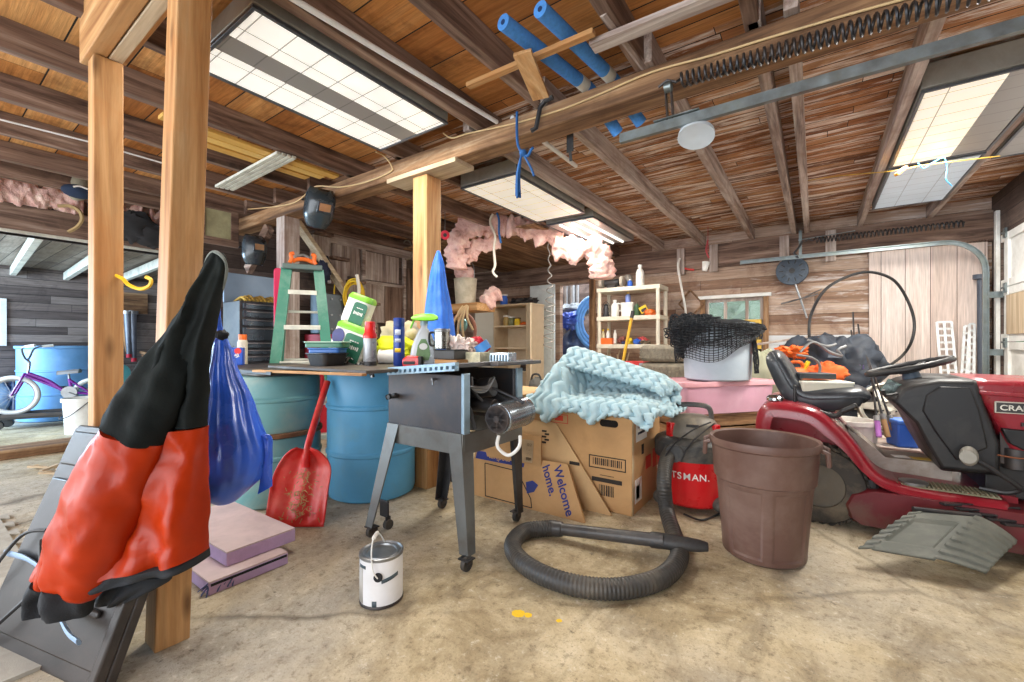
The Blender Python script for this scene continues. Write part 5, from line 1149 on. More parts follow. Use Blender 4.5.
for a in (-2.55, -.55):
    MB().box((.152 * math.cos(a), .152 * math.sin(a), .475), (.03, .055, .09), (0, 0, a)).build('latch', vr, vc, bevel=.006)
MB().tube(bez([(-.11, -.02, .52), (-.10, -.02, .60), (-.06, -.02, .625), (.06, -.02, .625), (.10, -.02, .60), (.11, -.02, .52)], 6), .013, 10, sq=1.3).build('carry_handle', vb, vc)
MB().lathe([(.05, 0), (.05, .05), (.042, .05)], 20, Matrix.Translation((-.10, -.195, .36)) @ Matrix.Rotation(PI / 2, 4, 'X') ).build('hose_port', vb, vc)
MB().box((0, -.148, .515), (.07, .012, .014), (-.5, 0, 0)).build('switch', black, vc, bevel=.002)
for k, a in enumerate((-2.5, -.75, .8, 2.3)):
    c = V((.215 * math.cos(a), .215 * math.sin(a), .03)); q = MB().ball(c + V((0, 0, .035)), (.055, .055, .045), 16, 10).build('caster_housing', vb, vc)
    MB().cyl(c + V((-.012, 0, 0)), c + V((.012, 0, 0)), .029, 18).build('caster_wheel', rubber, q)
word = 'CRAFTSMAN.'
wd_ = [1, 1, 1.08, .86, .9, .92, 1.3, 1.08, 1.1, .6]; tot_ = 0
for i, ch in enumerate(word):
    a = -PI / 2 + (tot_ + wd_[i] / 2 - 7.2) * .178; tot_ += wd_[i]
    text('letter', ch, white, vc, frame((.2155 * math.cos(a), .2155 * math.sin(a), .225), (-math.sin(a), math.cos(a), 0), (.04 * math.cos(a), .04 * math.sin(a), 1)), .056, .001, bold=.0004)
MB().tube(bez([(.10, -.12, .54), (.0, -.20, .50), (-.10, -.26, .42), (-.16, -.30, .33)], 8), .005, 6).build('power_cord', black, vc)
MB().tube(bez([(.12, -.10, .53), (.03, -.215, .47), (-.03, -.26, .40), (-.06, -.29, .33)], 8), .005, 6).build('power_cord', black, vc)
cord('power_cord', 'black cord lying on the floor between the vacuum and the brown bin', [pz(684, 514, .012), pz(700, 520, .012), pz(712, 517, .012), pz(722, 512, .012)], .006, black)

# brown bin
brn = M_('brown_plastic', S(100, 74, 65), .42, var=.12, scale=4, dirt=S(150, 128, 116), damt=.4, bump=.06, bscale=90)
TC = V((-.205, 2.40, 0)); ty = math.atan2(-TC.y, -TC.x) + PI / 2
tc = thing('trash_can', 'big brown plastic bin open at the top, in front of the mower seat', 'bin', TC, ty)
def can_ring(r, z, inset=0):
    out = []
    for k in range(96):
        a = 2 * PI * k / 96; q = r
        if inset:
            for ctr in (-PI / 2 - .42, -PI / 2 + .62, PI / 2 - .4, PI / 2 + .5, 0.2, PI - .2):
                d = abs((a - ctr + PI) % (2 * PI) - PI)
                if d < .40: q = r - inset * min(1, (.40 - d) / .04)
        out.append((q * math.cos(a), q * math.sin(a), z))
    return out
R = lambda z: .176 + .045 * z / .55
rings = [can_ring(R(0) - .015, 0), can_ring(R(0), .012), can_ring(R(.03), .03), can_ring(R(.04), .04, .009), can_ring(R(.33), .33, .009), can_ring(R(.34), .343), can_ring(R(.36), .36), can_ring(R(.365) + .009, .366), can_ring(R(.52) + .007, .515), can_ring(R(.53) + .014, .522), can_ring(R(.55) + .015, .548), can_ring(R(.55) + .012, .556), can_ring(R(.55) - .002, .55), can_ring(R(.4) - .006, .40), can_ring(R(.02) - .008, .02)]
MB().loft(rings).build('body', brn, tc, smooth=32)
for a in (-PI + .1, -.1):
    c = V((.232 * math.cos(a), .232 * math.sin(a), .50)); o = V((math.cos(a), math.sin(a), 0)); s_ = V((-math.sin(a), math.cos(a), 0))
    MB().tube([c - s_ * .055 + V((0, 0, .03)), c - s_ * .055 + o * .02 + V((0, 0, .022)), c - s_ * .05 + o * .024 + V((0, 0, -.03)), c + s_ * .05 + o * .024 + V((0, 0, -.03)), c + s_ * .055 + o * .02 + V((0, 0, .022)), c + s_ * .055 + V((0, 0, .03))], .011, 8).build('handle', brn, tc)

# pink tub on a low crate, grey bin and black net on it
pk = M_('pink_tub_plastic', S(222, 172, 192), .45, var=.08, scale=5, dirt=S(240, 214, 222), damt=.35)
c0, c1, c2 = pz(684, 383, .70), pz(778, 380, .70), V((-1.25, 3.875, .70))
ex = (c1 - c0).normalized(); LX = (c1 - c0).length; LY = .50
Mt = frame(c0, ex, V((-ex.y, ex.x, 0)))
cr = thing('wooden_crate', 'low brown wooden crate under the pink tub', 'crate', (Mt @ V((LX / 2, LY / 2, 0))).xy.to_3d(), math.atan2(ex.y, ex.x))
for k in range(4): MB().box((0, -LY / 2 + .04, .05 + .11 * k), (LX - .1, .02, .095)).build('slat', woods['brownx'], cr, smooth=0, bevel=.003)
for k in range(4): MB().box((-LX / 2 + .06, .01, .05 + .11 * k), (.02, LY - .1, .095)).build('slat', woods['browny'], cr, smooth=0, bevel=.003)
MB().box((0, 0, .425), (LX - .08, LY - .05, .02)).box((0, LY / 2 - .04, .21), (LX - .1, .02, .42)).box((LX / 2 - .06, 0, .21), (.02, LY - .12, .42)).build('box', woods['brownx'], cr, smooth=0)
tb = thing('storage_tub', 'pink plastic storage tub with a lid, holding up the grey bin', 'tub', (Mt @ V((LX / 2, LY / 2, -.262))), math.atan2(ex.y, ex.x))
MB().loft([[V((x, y, z)) for x, y in rrect(LX * s, LY * s, .04, 5)] for s, z in ((.90, 0), (.955, .19), (.955, .225))]).build('body', pk, tb, smooth=40)
MB().loft([[V((x, y, z)) for x, y in rrect(LX * s, LY * s * 1.01, .045, 5)] for s, z in ((.975, .222), (1.0, .225), (1.0, .258), (.985, .264), (.93, .264), (.92, .256))]).build('lid', M_('pink_lid', S(226, 168, 176), .4, var=.06), tb, smooth=40)
gb = M_('grey_blue_plastic', S(176, 190, 200), .38, var=.08, scale=4, dirt=S(206, 214, 220), damt=.4)
GC = at(717, 350, 3.74); GC.z = .704
g = thing('grey_bin', 'grey plastic bin standing on the pink tub, half covered by black netting', 'bin', GC)
MB().lathe([(.245, 0), (.262, .012), (.283, .44), (.296, .45), (.296, .478), (.280, .482), (.255, .03), (0, .03)], 48).build('body', gb, g, smooth=35)
netm = M_('black_netting', S(30, 32, 36), .75, var=.3)
nt = thing('black_net', 'black mesh netting heaped over the top of the grey bin', 'net', GC + V((0, 0, .425)))
def drape(a, b_, seed, R0, drop):
    an = 2 * PI * a; d = b_
    lo = drop * (.55 + .45 * math.sin(an * 1.0 + 3.9) + .12 * math.sin(an * 4 + seed))
    r = R0 * (.15 + .95 * min(1, d / .55)) + .03 * nz(a * 9, d * 4, seed) + .012
    z = .05 * (1 - min(1, d / .55)) ** .6 + .03 * nz(a * 6, d * 5, seed + 4) - (max(0, d - .55) / .45) * max(.04, lo)
    side = math.cos(an - 3.4)
    z += .05 * max(0, side) * (1 - d * .6)
    return (r * math.cos(an), r * math.sin(an), .03 + z)
for sd, n_ in ((1, 64), (5, 56), (9, 48)):
    o = MB().grid(n_, n_ // 2, lambda a, b_: drape(a, b_, sd, .29 + .008 * sd / 3, .34 - .02 * sd), cu=True).build('mesh', netm, nt, smooth=0)
    md = o.modifiers.new('wire', 'WIREFRAME'); md.thickness = .0055; md.use_replace = True
def wad(p): return 1 + .35 * fbm(p, 2.6, 4, 3)
for c, r, n_ in (((-.22, -.16, .0), (.15, .14, .13), 30), ((-.10, -.20, .03), (.16, .12, .09), 28), ((-.27, -.10, -.06), (.08, .1, .16), 24)):
    o = MB().ball(c, r, n_, n_ // 2 + 4, wad).build('bunched_mesh', netm, nt, smooth=0); md = o.modifiers.new('wire', 'WIREFRAME'); md.thickness = .009; md.use_replace = True
    MB().ball(c, tuple(q * .8 for q in r), 20, 12, wad).build('inner_fold', netm, nt)
o = MB().grid(14, 40, lambda a, b_: V((GC.x, GC.y, .445)) * 0 + V((.285 * math.cos(-.35 + .3 * a), .285 * math.sin(-.35 + .3 * a), .06 - .42 * b_)) + V((.02 * nz(a * 5, b_ * 6, 2) + .03 * b_, 0, 0))).build('hanging_strand', netm, nt, smooth=0)
md = o.modifiers.new('wire', 'WIREFRAME'); md.thickness = .007; md.use_replace = True
# stacked tyres
tyre = M_('dusty_tyre', S(126, 118, 104), .85, var=.2, scale=20, dirt=S(166, 156, 136), damt=.5, bump=.3)
def make_tyre(label, loc, R=.30, w=.195):
    t = thing('tyre', label, 'tyre', loc, group='stacked tyres by the shelving')
    pr_ = [(R * .62, .02), (R * .70, 0), (R * .88, .004), (R * .97, .025), (R, .05), (R, w - .05), (R * .97, w - .025), (R * .88, w - .004), (R * .70, w), (R * .62, w - .02), (R * .60, w / 2), (R * .62, .02)]
    MB().lathe(pr_, 48).build('carcass', tyre, t, smooth=40)
    k = MB()
    for i in range(48):
        a = 2 * PI * i / 48
        for zz, ph in ((.06, 0), (.10, .03), (.14, .0)): k.box((R * math.cos(a + ph), R * math.sin(a + ph), zz), (.014, .022, .028), (0, 0, a + ph + .3))
    k.build('tread', tyre, t, smooth=0)
    return t
TY = at(667, 345, 5.05); TY.z = 0
names = ['bottom', 'second from the floor', 'middle', 'second from the top', 'topmost']
ty0 = make_tyre('dusty tyre at the %s of the stack beside the white shelving' % names[0], TY)
for k in range(1, 5): dup(ty0, (TY.x + .012 * (k % 2), TY.y, .201 * k), (0, 0, .4 * k), 'dusty tyre, %s of the stack beside the white shelving' % names[k])
# ---------------------------------------------------------------- ride-on mower, facing the garage door (+x)
rd = M_('mower_red', S(140, 24, 38), .3, var=.12, scale=5, dirt=S(134, 92, 88), damt=.4, coat=.35)
mb = M_('mower_black_plastic', S(30, 30, 32), .42, var=.14, scale=6, dirt=S(84, 80, 76), damt=.3, bump=.05, bscale=200)
tyrm = M_('mower_tyre', S(64, 60, 56), .75, var=.2, dirt=S(140, 126, 104), damt=.5, bump=.2)
CY = 3.36; YN = 2.95
mo = thing('ride_on_mower', 'red and black ride-on mower with a black seat, parked towards the garage door', 'lawn mower', (.4, CY, 0))
def mir(y, s): return CY + (y - CY) * s
def wheel(nm, x, y, R, w, s):
    yy = mir(y, s); M = Matrix.Translation((x, yy, R)) @ Matrix.Rotation(-s * PI / 2, 4, 'X')      # axis towards the outside
    M = Matrix.Translation((x, yy, R)) @ Matrix.Rotation(PI / 2 * s, 4, 'X')
    o = MB().lathe([(R * .55, -w * .5), (R * .8, -w * .5), (R * .95, -w * .4), (R, -w * .2), (R, w * .2), (R * .95, w * .4), (R * .8, w * .5), (R * .55, w * .5), (R * .53, w * .3), (R * .53, -w * .3), (R * .55, -w * .5)], 44, M).build(nm, tyrm, mo, world=True, smooth=40)
    k = MB()
    for i in range(30):
        a = 2 * PI * i / 30
        for sg in (-1, 1): k.box(M @ V((R * math.cos(a), R * math.sin(a), sg * w * .2)), (.012, .022, w * .36), (M.to_3x3() @ Matrix.Rotation(a, 3, 'Z') @ Matrix.Rotation(sg * .5, 3, 'X')))
    k.build('tread', tyrm, o, world=True, smooth=0)
    MB().lathe([(R * .54, w * .42), (R * .50, w * .30), (R * .3, w * .22), (R * .16, w * .24), (R * .14, w * .36), (0, w * .36)], 32, M).build('rim', M_('wheel_rim_cream', S(96, 90, 80), .5, dirt=S(100, 86, 66), damt=.5) if 'wheel_rim_cream' not in MATS else MATS['wheel_rim_cream'], o, world=True)
for s in (1, -1):
    wheel('rear_wheel', .02, 3.04, .215, .19, s)
    wheel('front_wheel', 1.16, 3.04, .18, .15, s)
# fenders and running boards: one swept skin per side
path = [(-.30, .47), (-.295, .56), (-.27, .625), (-.22, .66), (-.12, .662), (-.02, .645), (.046, .609), (.105, .555), (.157, .495), (.20, .43), (.235, .37), (.275, .32), (.33, .288), (.45, .272), (.60, .268), (.72, .268), (.745, .262)]
path = [(p.x, p.z) for p in bez([(a, 0, c) for a, c in path], 3)]
for s in (1, -1):
    rings = []
    for i, (x, z) in enumerate(path):
        a = path[max(i - 1, 0)]; c = path[min(i + 1, len(path) - 1)]; L = math.hypot(c[0] - a[0], c[1] - a[1]); nx, nz_ = -(c[1] - a[1]) / L, (c[0] - a[0]) / L
        f = min(1, max(0, (x - .1) / .2)); dp = .085 - .05 * f
        prof = [(3.26, 0), (3.03, 0), (2.985, -.004), (2.962, -.018), (2.952, -.045), (2.95, -dp), (2.956, -dp), (2.96, -.047), (2.972, -.024), (3.0, -.014), (3.03, -.012), (3.26, -.012)]
        rings.append([(x + nx * q, mir(y, s), z + nz_ * q) for y, q in prof])
    fo = MB().loft(rings).build('fender', rd, mo, world=True, smooth=50)
    b = MB(); b.cube(.34, .72, min(mir(2.99, s), mir(3.14, s)), max(mir(2.99, s), mir(3.14, s)), .270, .277)
    for k in range(22):
        xx = .35 + .36 * k / 21; b.cube(xx, xx + .006, min(mir(3.0, s), mir(3.13, s)), max(mir(3.0, s), mir(3.13, s)), .277, .283)
    b.build('foot_pad', M_('dusty_foot_pad', S(132, 126, 104), .85, var=.25, scale=30, dirt=S(90, 96, 70), damt=.5) if s == 1 else MATS['dusty_foot_pad'], fo, world=True, smooth=0)
# body between the fenders, tunnel, frame
MB().loft([[(x, y, z) for x, z in [(-.30, .47), (-.27, .62), (-.20, .655), (.03, .615), (.16, .49), (.235, .36), (.30, .285), (.80, .265), (.80, .22), (-.30, .22)]] for y in (3.10, 3.62)]).build('seat_deck', rd, mo, world=True, smooth=35)
MB().loft([[(x, y, z) for x, z in [(.16, .50), (.22, .46), (.33, .36), (.60, .36), (.60, .27), (.20, .27)]] for y in (3.24, 3.48)]).build('centre_tunnel', M_('dusty_tunnel', S(170, 160, 150), .8, var=.15, dirt=S(110, 92, 66), damt=.5), mo, world=True, smooth=35)
for nm_, x_, w_, m_ in (('white_sticker', .40, .07, white), ('yellow_sticker', .49, .09, M_('sticker_yellow', S(206, 170, 60), .5))): MB().box((x_, 3.31, .3615), (w_, .06, .002), (0, 0, .2)).build(nm_, m_, mo, world=True, smooth=0)
MB().cube(-.25, 1.35, 3.20, 3.24, .20, .27).cube(-.25, 1.35, 3.48, 3.52, .20, .27).cube(.70, 1.30, 3.14, 3.58, .25, .42).cyl((.02, 2.98, .215), (.02, 3.74, .215), .025, 12).cyl((1.16, 2.98, .18), (1.16, 3.74, .18), .02, 12).cube(1.10, 1.22, 3.05, 3.67, .19, .26).build('chassis', mb, mo, world=True, smooth=0, bevel=.004)
b = MB().cube(.10, .34, 3.00, 3.20, .12, .20)
for k in range(9): b.cube(.08 + .03 * (k % 3), .10 + .03 * (k % 3), 3.02, 3.05, .24 + .05 * (k // 3), .275 + .05 * (k // 3))
b.cyl((.25, 3.02, .2), (.25, 3.02, .28), .03, 12); b.build('drive_housing', darkmetal, mo, world=True, smooth=0, bevel=.004)
for k, pts in enumerate((((.22, 2.99, .25), (.34, 2.97, .19), (.55, 2.98, .20), (.78, 3.0, .24)), ((.25, 2.99, .23), (.38, 2.975, .175), (.60, 2.98, .18), (.82, 3.0, .23)), ((.30, 3.0, .22), (.5, 2.985, .15), (.72, 2.99, .20)))):
    MB().tube(bez(pts, 8), .007, 6).build('cable', black, mo, world=True)
# seat
SEAT = M_('black_vinyl_seat', S(46, 49, 54), .32, var=.12, scale=5, coat=.25, dirt=S(120, 124, 128), damt=.3, bump=.05, bscale=180)
sp_ = [(.25, .70, .05), (.215, .722, .10), (.08, .706, .125), (-.03, .70, .13), (-.09, .725, .135), (-.135, .79, .12), (-.172, .87, .11), (-.208, .945, .085), (-.224, .982, .04)]
P = bez([(a, c, q) for a, c, q in sp_], 5); rings = []
for i, p in enumerate(P):
    a = P[max(i - 1, 0)]; c = P[min(i + 1, len(P) - 1)]; L = math.hypot(c.x - a.x, c.y - a.y); nx, nz_ = (c.y - a.y) / L, -(c.x - a.x) / L
    f = i / (len(P) - 1); e = min(1, .70 + 1.6 * f) * (1 if f < .8 else 1 - .35 * ((f - .8) / .2) ** 2); hw = .225 * e
    th = p.z; ring = []
    for k in range(28):
        an = 2 * PI * k / 28; cx, sx = math.cos(an), math.sin(an)
        yy = hw * (abs(cx) ** .5) * (1 if cx > 0 else -1); q = th * .5 * (abs(sx) ** .6) * (1 if sx > 0 else -1)
        bol = .035 * (abs(yy) / .225) ** 3 * (-1 if sx < 0 else 0)
        ring.append((p.x + nx * (q + bol) - nx * th * .5 * 0, CY + yy, p.y + nz_ * (q + bol) - .02))
    rings.append(ring)
se = MB().loft(rings).build('seat', SEAT, mo, world=True, smooth=60)
pip = []
for sgn in (-1, 1):
    MB().tube([(r[0].x if hasattr(r[0], 'x') else r[0][0], CY + sgn * (abs(r[0][1] - CY)) * 1.005, r[0][2]) for r in rings[2:-2]], .006, 6).build('piping', SEAT, se, world=True)
b = MB()
for s in (-1, 1): b.cube(-.16, .16, CY + s * .10 - .015, CY + s * .10 + .015, .615, .66)
b.cube(-.12, .10, CY - .14, CY + .14, .60, .625); b.build('seat_bracket', mb, mo, world=True, bevel=.003, smooth=0)
MB().bar((-.10, 3.12, .63), (-.10, 3.12, .76), .016, .05, (0, 1, 0)).build('seat_arm', mb, mo, world=True, bevel=.006)
MB().lathe([(.035, 0), (.045, .005), (.045, .02), (.03, .035), (0, .038)], 24, Matrix.Translation((-.20, 3.06, .662))).build('fuel_cap', M_('chrome', S(200, 204, 208), .12, metal=1), mo, world=True)
MB().tube(bez([(.02, 3.05, .615), (.09, 3.03, .60), (.13, 3.02, .635), (.17, 3.01, .66)], 5), .014, 8).build('lift_lever', mb, mo, world=True)
MB().bar((.12, 3.02, .63), (.185, 3.0, .675), .03, .022).build('lever_grip', black, mo, world=True, bevel=.006)
# steering
SW_ = V((.44, CY, .875)); n = V((-.27, 0, .963)).normalized(); q = Matrix.Translation(SW_) @ n.to_track_quat('Z', 'Y').to_matrix().to_4x4()
sw = MB().tube([q @ V((.185 * math.cos(a), .185 * math.sin(a), 0)) for a in [2 * PI * k / 44 for k in range(44)]], [.016 + .0025 * (k % 2) for k in range(44)], 12, loop=True).build('steering_wheel', mb, mo, world=True, smooth=60)
k = MB()
for i in range(3):
    a = 2 * PI * i / 3 + .5; k.bar(q @ V((.03 * math.cos(a), .03 * math.sin(a), -.02)), q @ V((.18 * math.cos(a), .18 * math.sin(a), 0)), .035, .01, n)
k.cyl(q @ V((0, 0, -.035)), q @ V((0, 0, .0)), .05, 20); k.build('spokes', mb, sw, world=True, smooth=30, bevel=.003)
MB().cyl(q @ V((0, 0, -.03)), q @ V((-.015, 0, -.15)), .038, 18, .055).build('steering_column', M_('column_blue_grey', S(70, 84, 100), .4, var=.1), mo, world=True)
# dash cowl and hood
def side_prism(nm, poly, y0, y1, m, bev, par=mo, ins=None, sm=35):
    rings = [[(x, y, z) for x, z in poly] for y in (y0, y1)]
    if ins:
        cx = sum(p[0] for p in poly) / len(poly); cz = sum(p[1] for p in poly) / len(poly)
        sh = [((x - cx) * ins[1] + cx, (z - cz) * ins[1] + cz) for x, z in poly]
        rings = [[(x, y0, z) for x, z in sh], [(x, y0 + ins[0], z) for x, z in poly], [(x, y1 - ins[0], z) for x, z in poly], [(x, y1, z) for x, z in sh]]
    return MB().loft(rings).build(nm, m, par, world=True, smooth=sm, bevel=bev)
dash = side_prism('dash_cowl', [(.335, .70), (.375, .775), (.42, .80), (.52, .828), (.66, .828), (.69, .70), (.74, .52), (.74, .36), (.53, .352), (.47, .48), (.425, .59)], 3.06, 3.66, mb, .012, ins=(.04, .93))
side_prism('dash_side_panel', [(.47, .74), (.52, .79), (.63, .79), (.66, .68), (.69, .50), (.58, .42), (.50, .56), (.455, .66)], 3.045, 3.07, mb, .008, par=dash)
MB().bar((.345, 3.16, .715), (.385, 3.16, .785), .12, .012, (0, 1, 0)).build('gauge_panel', M_('gauge_face', S(46, 60, 56), .25, var=.4, scale=60, dirt=S(150, 180, 170), damt=.5), dash, world=True, bevel=.004)
MB().tube(bez([(.36, 3.08, .74), (.31, 3.06, .73), (.30, 3.04, .76)], 4), .008, 6).build('throttle_lever', black, dash, world=True)
hood = side_prism('hood', [(.62, .80), (.66, .835), (.95, .83), (1.30, .79), (1.40, .74), (1.43, .64), (1.42, .50), (.86, .50), (.78, .46), (.73, .58), (.66, .74)], 3.07, 3.65, rd, .02, ins=(.05, .93), sm=40)
side_prism('hood_crease', [(.66, .775), (1.36, .745), (1.36, .735), (.665, .755)], 3.058, 3.09, rd, .006, par=hood)
side_prism('side_grille', [(.735, .60), (1.40, .57), (1.40, .50), (.80, .505), (.76, .53)], 3.05, 3.09, mb, .006, par=hood)
k = MB()
for i in range(8):
    for j in range(3): k.box((.82 + .035 * i + .012 * (j % 2), 3.047, .525 + .018 * j), (.022, .006, .008), (0, .25, 0))
k.build('vent_slot', M_('vent_grey', S(120, 122, 126), .4), hood, world=True, smooth=0)
k = MB().cube(.80, 1.2, 3.052, 3.07, .615, .632); k.build('black_groove', black, hood, world=True, smooth=0)
pl = MB().cube(.712, .962, 3.052, 3.066, .672, .728).build('name_plate', M_('plate_cream', S(206, 200, 186), .35), hood, world=True, bevel=.003, smooth=0)
MB().cube(.717, .957, 3.0505, 3.06, .677, .723).build('name_plate_field', black, pl, world=True, smooth=0)
text('lettering', 'CRAFTSMAN', M_('plate_letters', S(226, 222, 210), .35), pl, RM[pl.name].inverted() @ frame((.837, 3.0495, .6985), (1, 0, 0), (0, 0, 1)), .036, .0008, sx=1.06, bold=.0006)
b = MB().cube(.74, .80, 3.10, 3.16, .42, .58).cyl((.80, 3.12, .40), (.80, 3.12, .50), .05, 16)
for i in range(5): b.cube(.76, 1.2, 3.10, 3.62, .43 + .012 * i, .436 + .012 * i)
b.build('engine_block', darkmetal, mo, world=True, bevel=.003, smooth=30)
MB().tube(bez([(.72, 3.05, .47), (.80, 3.045, .465), (.86, 3.05, .49), (.92, 3.05, .45)], 6), .004, 5).build('rod', M_('copper_rod', S(170, 110, 80), .4, metal=.7), mo, world=True)
# pedal
pd = MB().tube(bez([(.62, 3.0, .45), (.66, 2.985, .43), (.74, 2.985, .37), (.78, 3.0, .33), (.74, 3.02, .30), (.66, 3.05, .30)], 6), .011, 8).build('pedal_arm', mb, mo, world=True)
MB().ball((.61, 2.985, .462), (.034, .030, .048), 18, 12).cyl((.60, 2.95, .462), (.61, 2.99, .462), .03, 16).build('pedal_pad', M_('pedal_grey', S(150, 146, 136), .5, metal=.3, var=.2), pd, world=True)
# cutting deck and chute
dk_ = [(.12, .08), (.10, .14), (.13, .20), (.22, .235), (.86, .235), (.98, .20), (1.02, .14), (1.02, .07)]
R2 = []
for f, sc in ((2.93, .90), (2.99, 1.0), (3.3, 1.04), (3.76, 1.0), (3.80, .9)):
    R2.append([(.56 + (x - .56) * sc, f, z) for x, z in dk_ + [(.98, .05), (.16, .05)]])
dko = MB().loft(R2).build('mower_deck', M_('deck_dusty_red', S(104, 26, 34), .45, var=.2, scale=6, dirt=S(96, 78, 64), damt=.6), mo, world=True, smooth=50)
MB().lathe([(.05, 0), (.06, .02), (.06, .06), (.02, .07), (.0, .07)], 20, Matrix.Translation((.42, 3.05, .23))).build('blade_pulley', steel, dko, world=True)
ch = NT('chute_plastic'); MATS['chute_plastic'] = ch.m
chm = M_('dusty_chute', S(96, 98, 90), .6, var=.15, scale=8, dirt=S(150, 148, 136), damt=.4, bump=.08, bscale=120)
def chute(a, b_):   # a along x, b outward
    x = (.37 + .37 * a) * (1 - b_) + (.16 + .41 * a) * b_
    y = (2.76 + .12 * a) * (1 - b_) + (2.50 + .06 * a) * b_
    z = .21 - .125 * b_ ** 1.2 - .095 * max(0, (a - .60) / .40) ** 1.6 * (1 - .72 * b_) - .012 * max(0, (.12 - a) / .12)
    if .12 < a < .56 and .20 < b_ < .82: z -= .009 * min(1, (a - .12) / .03, (.56 - a) / .03, (b_ - .20) / .06, (.82 - b_) / .06)
    if a > .62: z += .009 * (math.sin(b_ * 46) > .35)
    if a < .12: z += .007 * (math.sin(b_ * 46) > .35)
    return (x, y, z)
cho = MB().grid(90, 90, chute).build('discharge_chute', chm, mo, world=True, solid=.01, smooth=40)
MB().cyl((.38, 2.77, .222), (.62, 2.855, .215), .012, 10).build('hinge_rod', darkmetal, cho, world=True)
MB().tube([chute(.16 + .4 * k / 8, .20 if k not in (0, 8) else .22) for k in range(9)], .006, 5).build('rib', chm, cho, world=True)
k = MB()
for i in range(5): k.bar((.50 + .05 * i, 2.90, .232 - .012 * i), (.66 + .07 * i, 3.0, .236 - .014 * i), .03, .012)
k.build('deck_bracket', M_('deck_dark_gloss', S(60, 56, 58), .25, metal=.4), dko, world=True, smooth=0, bevel=.003)
c = V((.83, 2.86, .062)); gw_ = MB().lathe([(.03, -.02), (.058, -.02), (.062, 0), (.058, .02), (.03, .02)], 24, Matrix.Translation(c) @ Matrix.Rotation(PI / 2, 4, 'X')).build('gauge_wheel', tyrm, mo, world=True)
MB().cyl(c + V((0, -.03, 0)), c + V((0, .03, 0)), .026, 16).bar(c + V((0, .03, 0)), c + V((.04, .14, .10)), .03, .012).build('wheel_bracket', darkmetal, gw_, world=True)
# box and black case lying on the seat
sb = thing('plastic_case', 'beige flat plastic case lying on the mower seat', 'case', at(821, 385, 2.66), YAW - .25)
MB().box((0, 0, -.02), (.27, .18, .075)).build('body', M_('beige_plastic', S(206, 202, 184), .45, var=.06), sb, bevel=.006)
MB().box((0, 0, .02), (.278, .186, .014)).build('lid', M_('beige_lid', S(222, 218, 202), .45, var=.05), sb, bevel=.004)
MB().box((.0, -.092, -.02), (.035, .004, .012)).build('badge', steel, sb)
tag(MB().box((0, 0, 0), (.20, .13, .034)).build('black_case', M_('charcoal_plastic', S(58, 62, 66), .5), loc=at(813, 375.5, 2.70), rot=(0, 0, YAW - .2), bevel=.005), 'small black case on top of the beige one on the mower seat', 'case')
# ---------------------------------------------------------------- back wall: shelving, cabinet, doorway contents, reel, hose, heap behind the mower
shm = M_('shelf_white_plastic', S(214, 206, 188), .5, var=.06, dirt=S(170, 156, 130), damt=.35)
sx0, sx1, sy0, sy1 = -2.50, -1.63, 5.62, 6.02
t = thing('shelving_unit', 'white plastic shelving unit crowded with bottles and tools', 'shelves', ((sx0 + sx1) / 2, sy0, 0))
for x in (sx0 + .03, sx1 - .03):
    for y in (sy0 + .03, sy1 - .03): MB().cyl((x, y, 0), (x, y, 1.76), .026, 12).build('post', shm, t, world=True)
SH = (1.73, 1.335, .955, .55, .12)
for z in SH:
    b = MB().cube(sx0, sx1, sy0, sy1, z, z + .055)
    for k in range(9): b.cube(sx0 + .02 + .095 * k, sx0 + .05 + .095 * k, sy0 - .004, sy0, z + .01, z + .045)
    b.build('shelf', shm, t, world=True, bevel=.006, smooth=0)
ST = [z + .056 for z in SH]
def sh(u, k, y=5.74): p = py(u, 345, y); p.z = ST[k]; return p
def bottle(label, c, r, h, m, capm, neck=.35, hand=False, name='bottle', grp=None, cat='bottle'):
    q = thing(name, label, cat, c, YAW * .6, group=grp)
    MB().lathe([(r * .92, 0), (r, h * .03), (r, h * .62), (r * .8, h * .74), (r * neck, h * .84), (r * neck, h * .9)], 20).build('body', m, q, smooth=45)
    MB().lathe([(r * neck * 1.25, h * .88), (r * neck * 1.25, h), (0, h)], 16).build('cap', capm, q)
    if hand: MB().tube(bez([(r * .9, 0, h * .35), (r * 1.5, 0, h * .4), (r * 1.5, 0, h * .72), (r * .5, 0, h * .8)], 4), r * .16, 6).build('handle', m, q)
    return q
yel = M_('yellow_plastic', S(232, 196, 40), .45, var=.08); ora = M_('orange_plastic', S(226, 106, 36), .45, var=.1); blu = M_('blue_plastic', S(50, 98, 190), .4, var=.1); grn = M_('dark_green_plastic', S(60, 90, 60), .5); tr = M_('tan_rubber', S(120, 104, 84), .7, dirt=S(80, 70, 60), damt=.5)
bottle('white jug standing on top of the white shelving', sh(640, 0), .055, .29, white, whitep, .4)
bottle('small blue bottle on top of the white shelving', sh(630, 0), .035, .11, blu, white)
g = thing('bench_grinder', 'grey bench grinder with a round wheel, on top of the white shelving', 'grinder', sh(612, 0))
MB().cyl((-.10, 0, .08), (.10, 0, .08), .05, 18).cube(-.06, .06, -.04, .04, 0, .05).build('motor', darkmetal, g); 
for x in (-.15, .15): MB().cyl((x - .02, 0, .09), (x + .02, 0, .09), .075, 20).build('wheel', M_('grind_stone', S(170, 160, 146), .8) if 'grind_stone' not in MATS else MATS['grind_stone'], g)
g = thing('grey_pump', 'grey round pump with a pipe, behind the small blue bottle on top of the shelving', 'pump', sh(628, 0, 5.92))
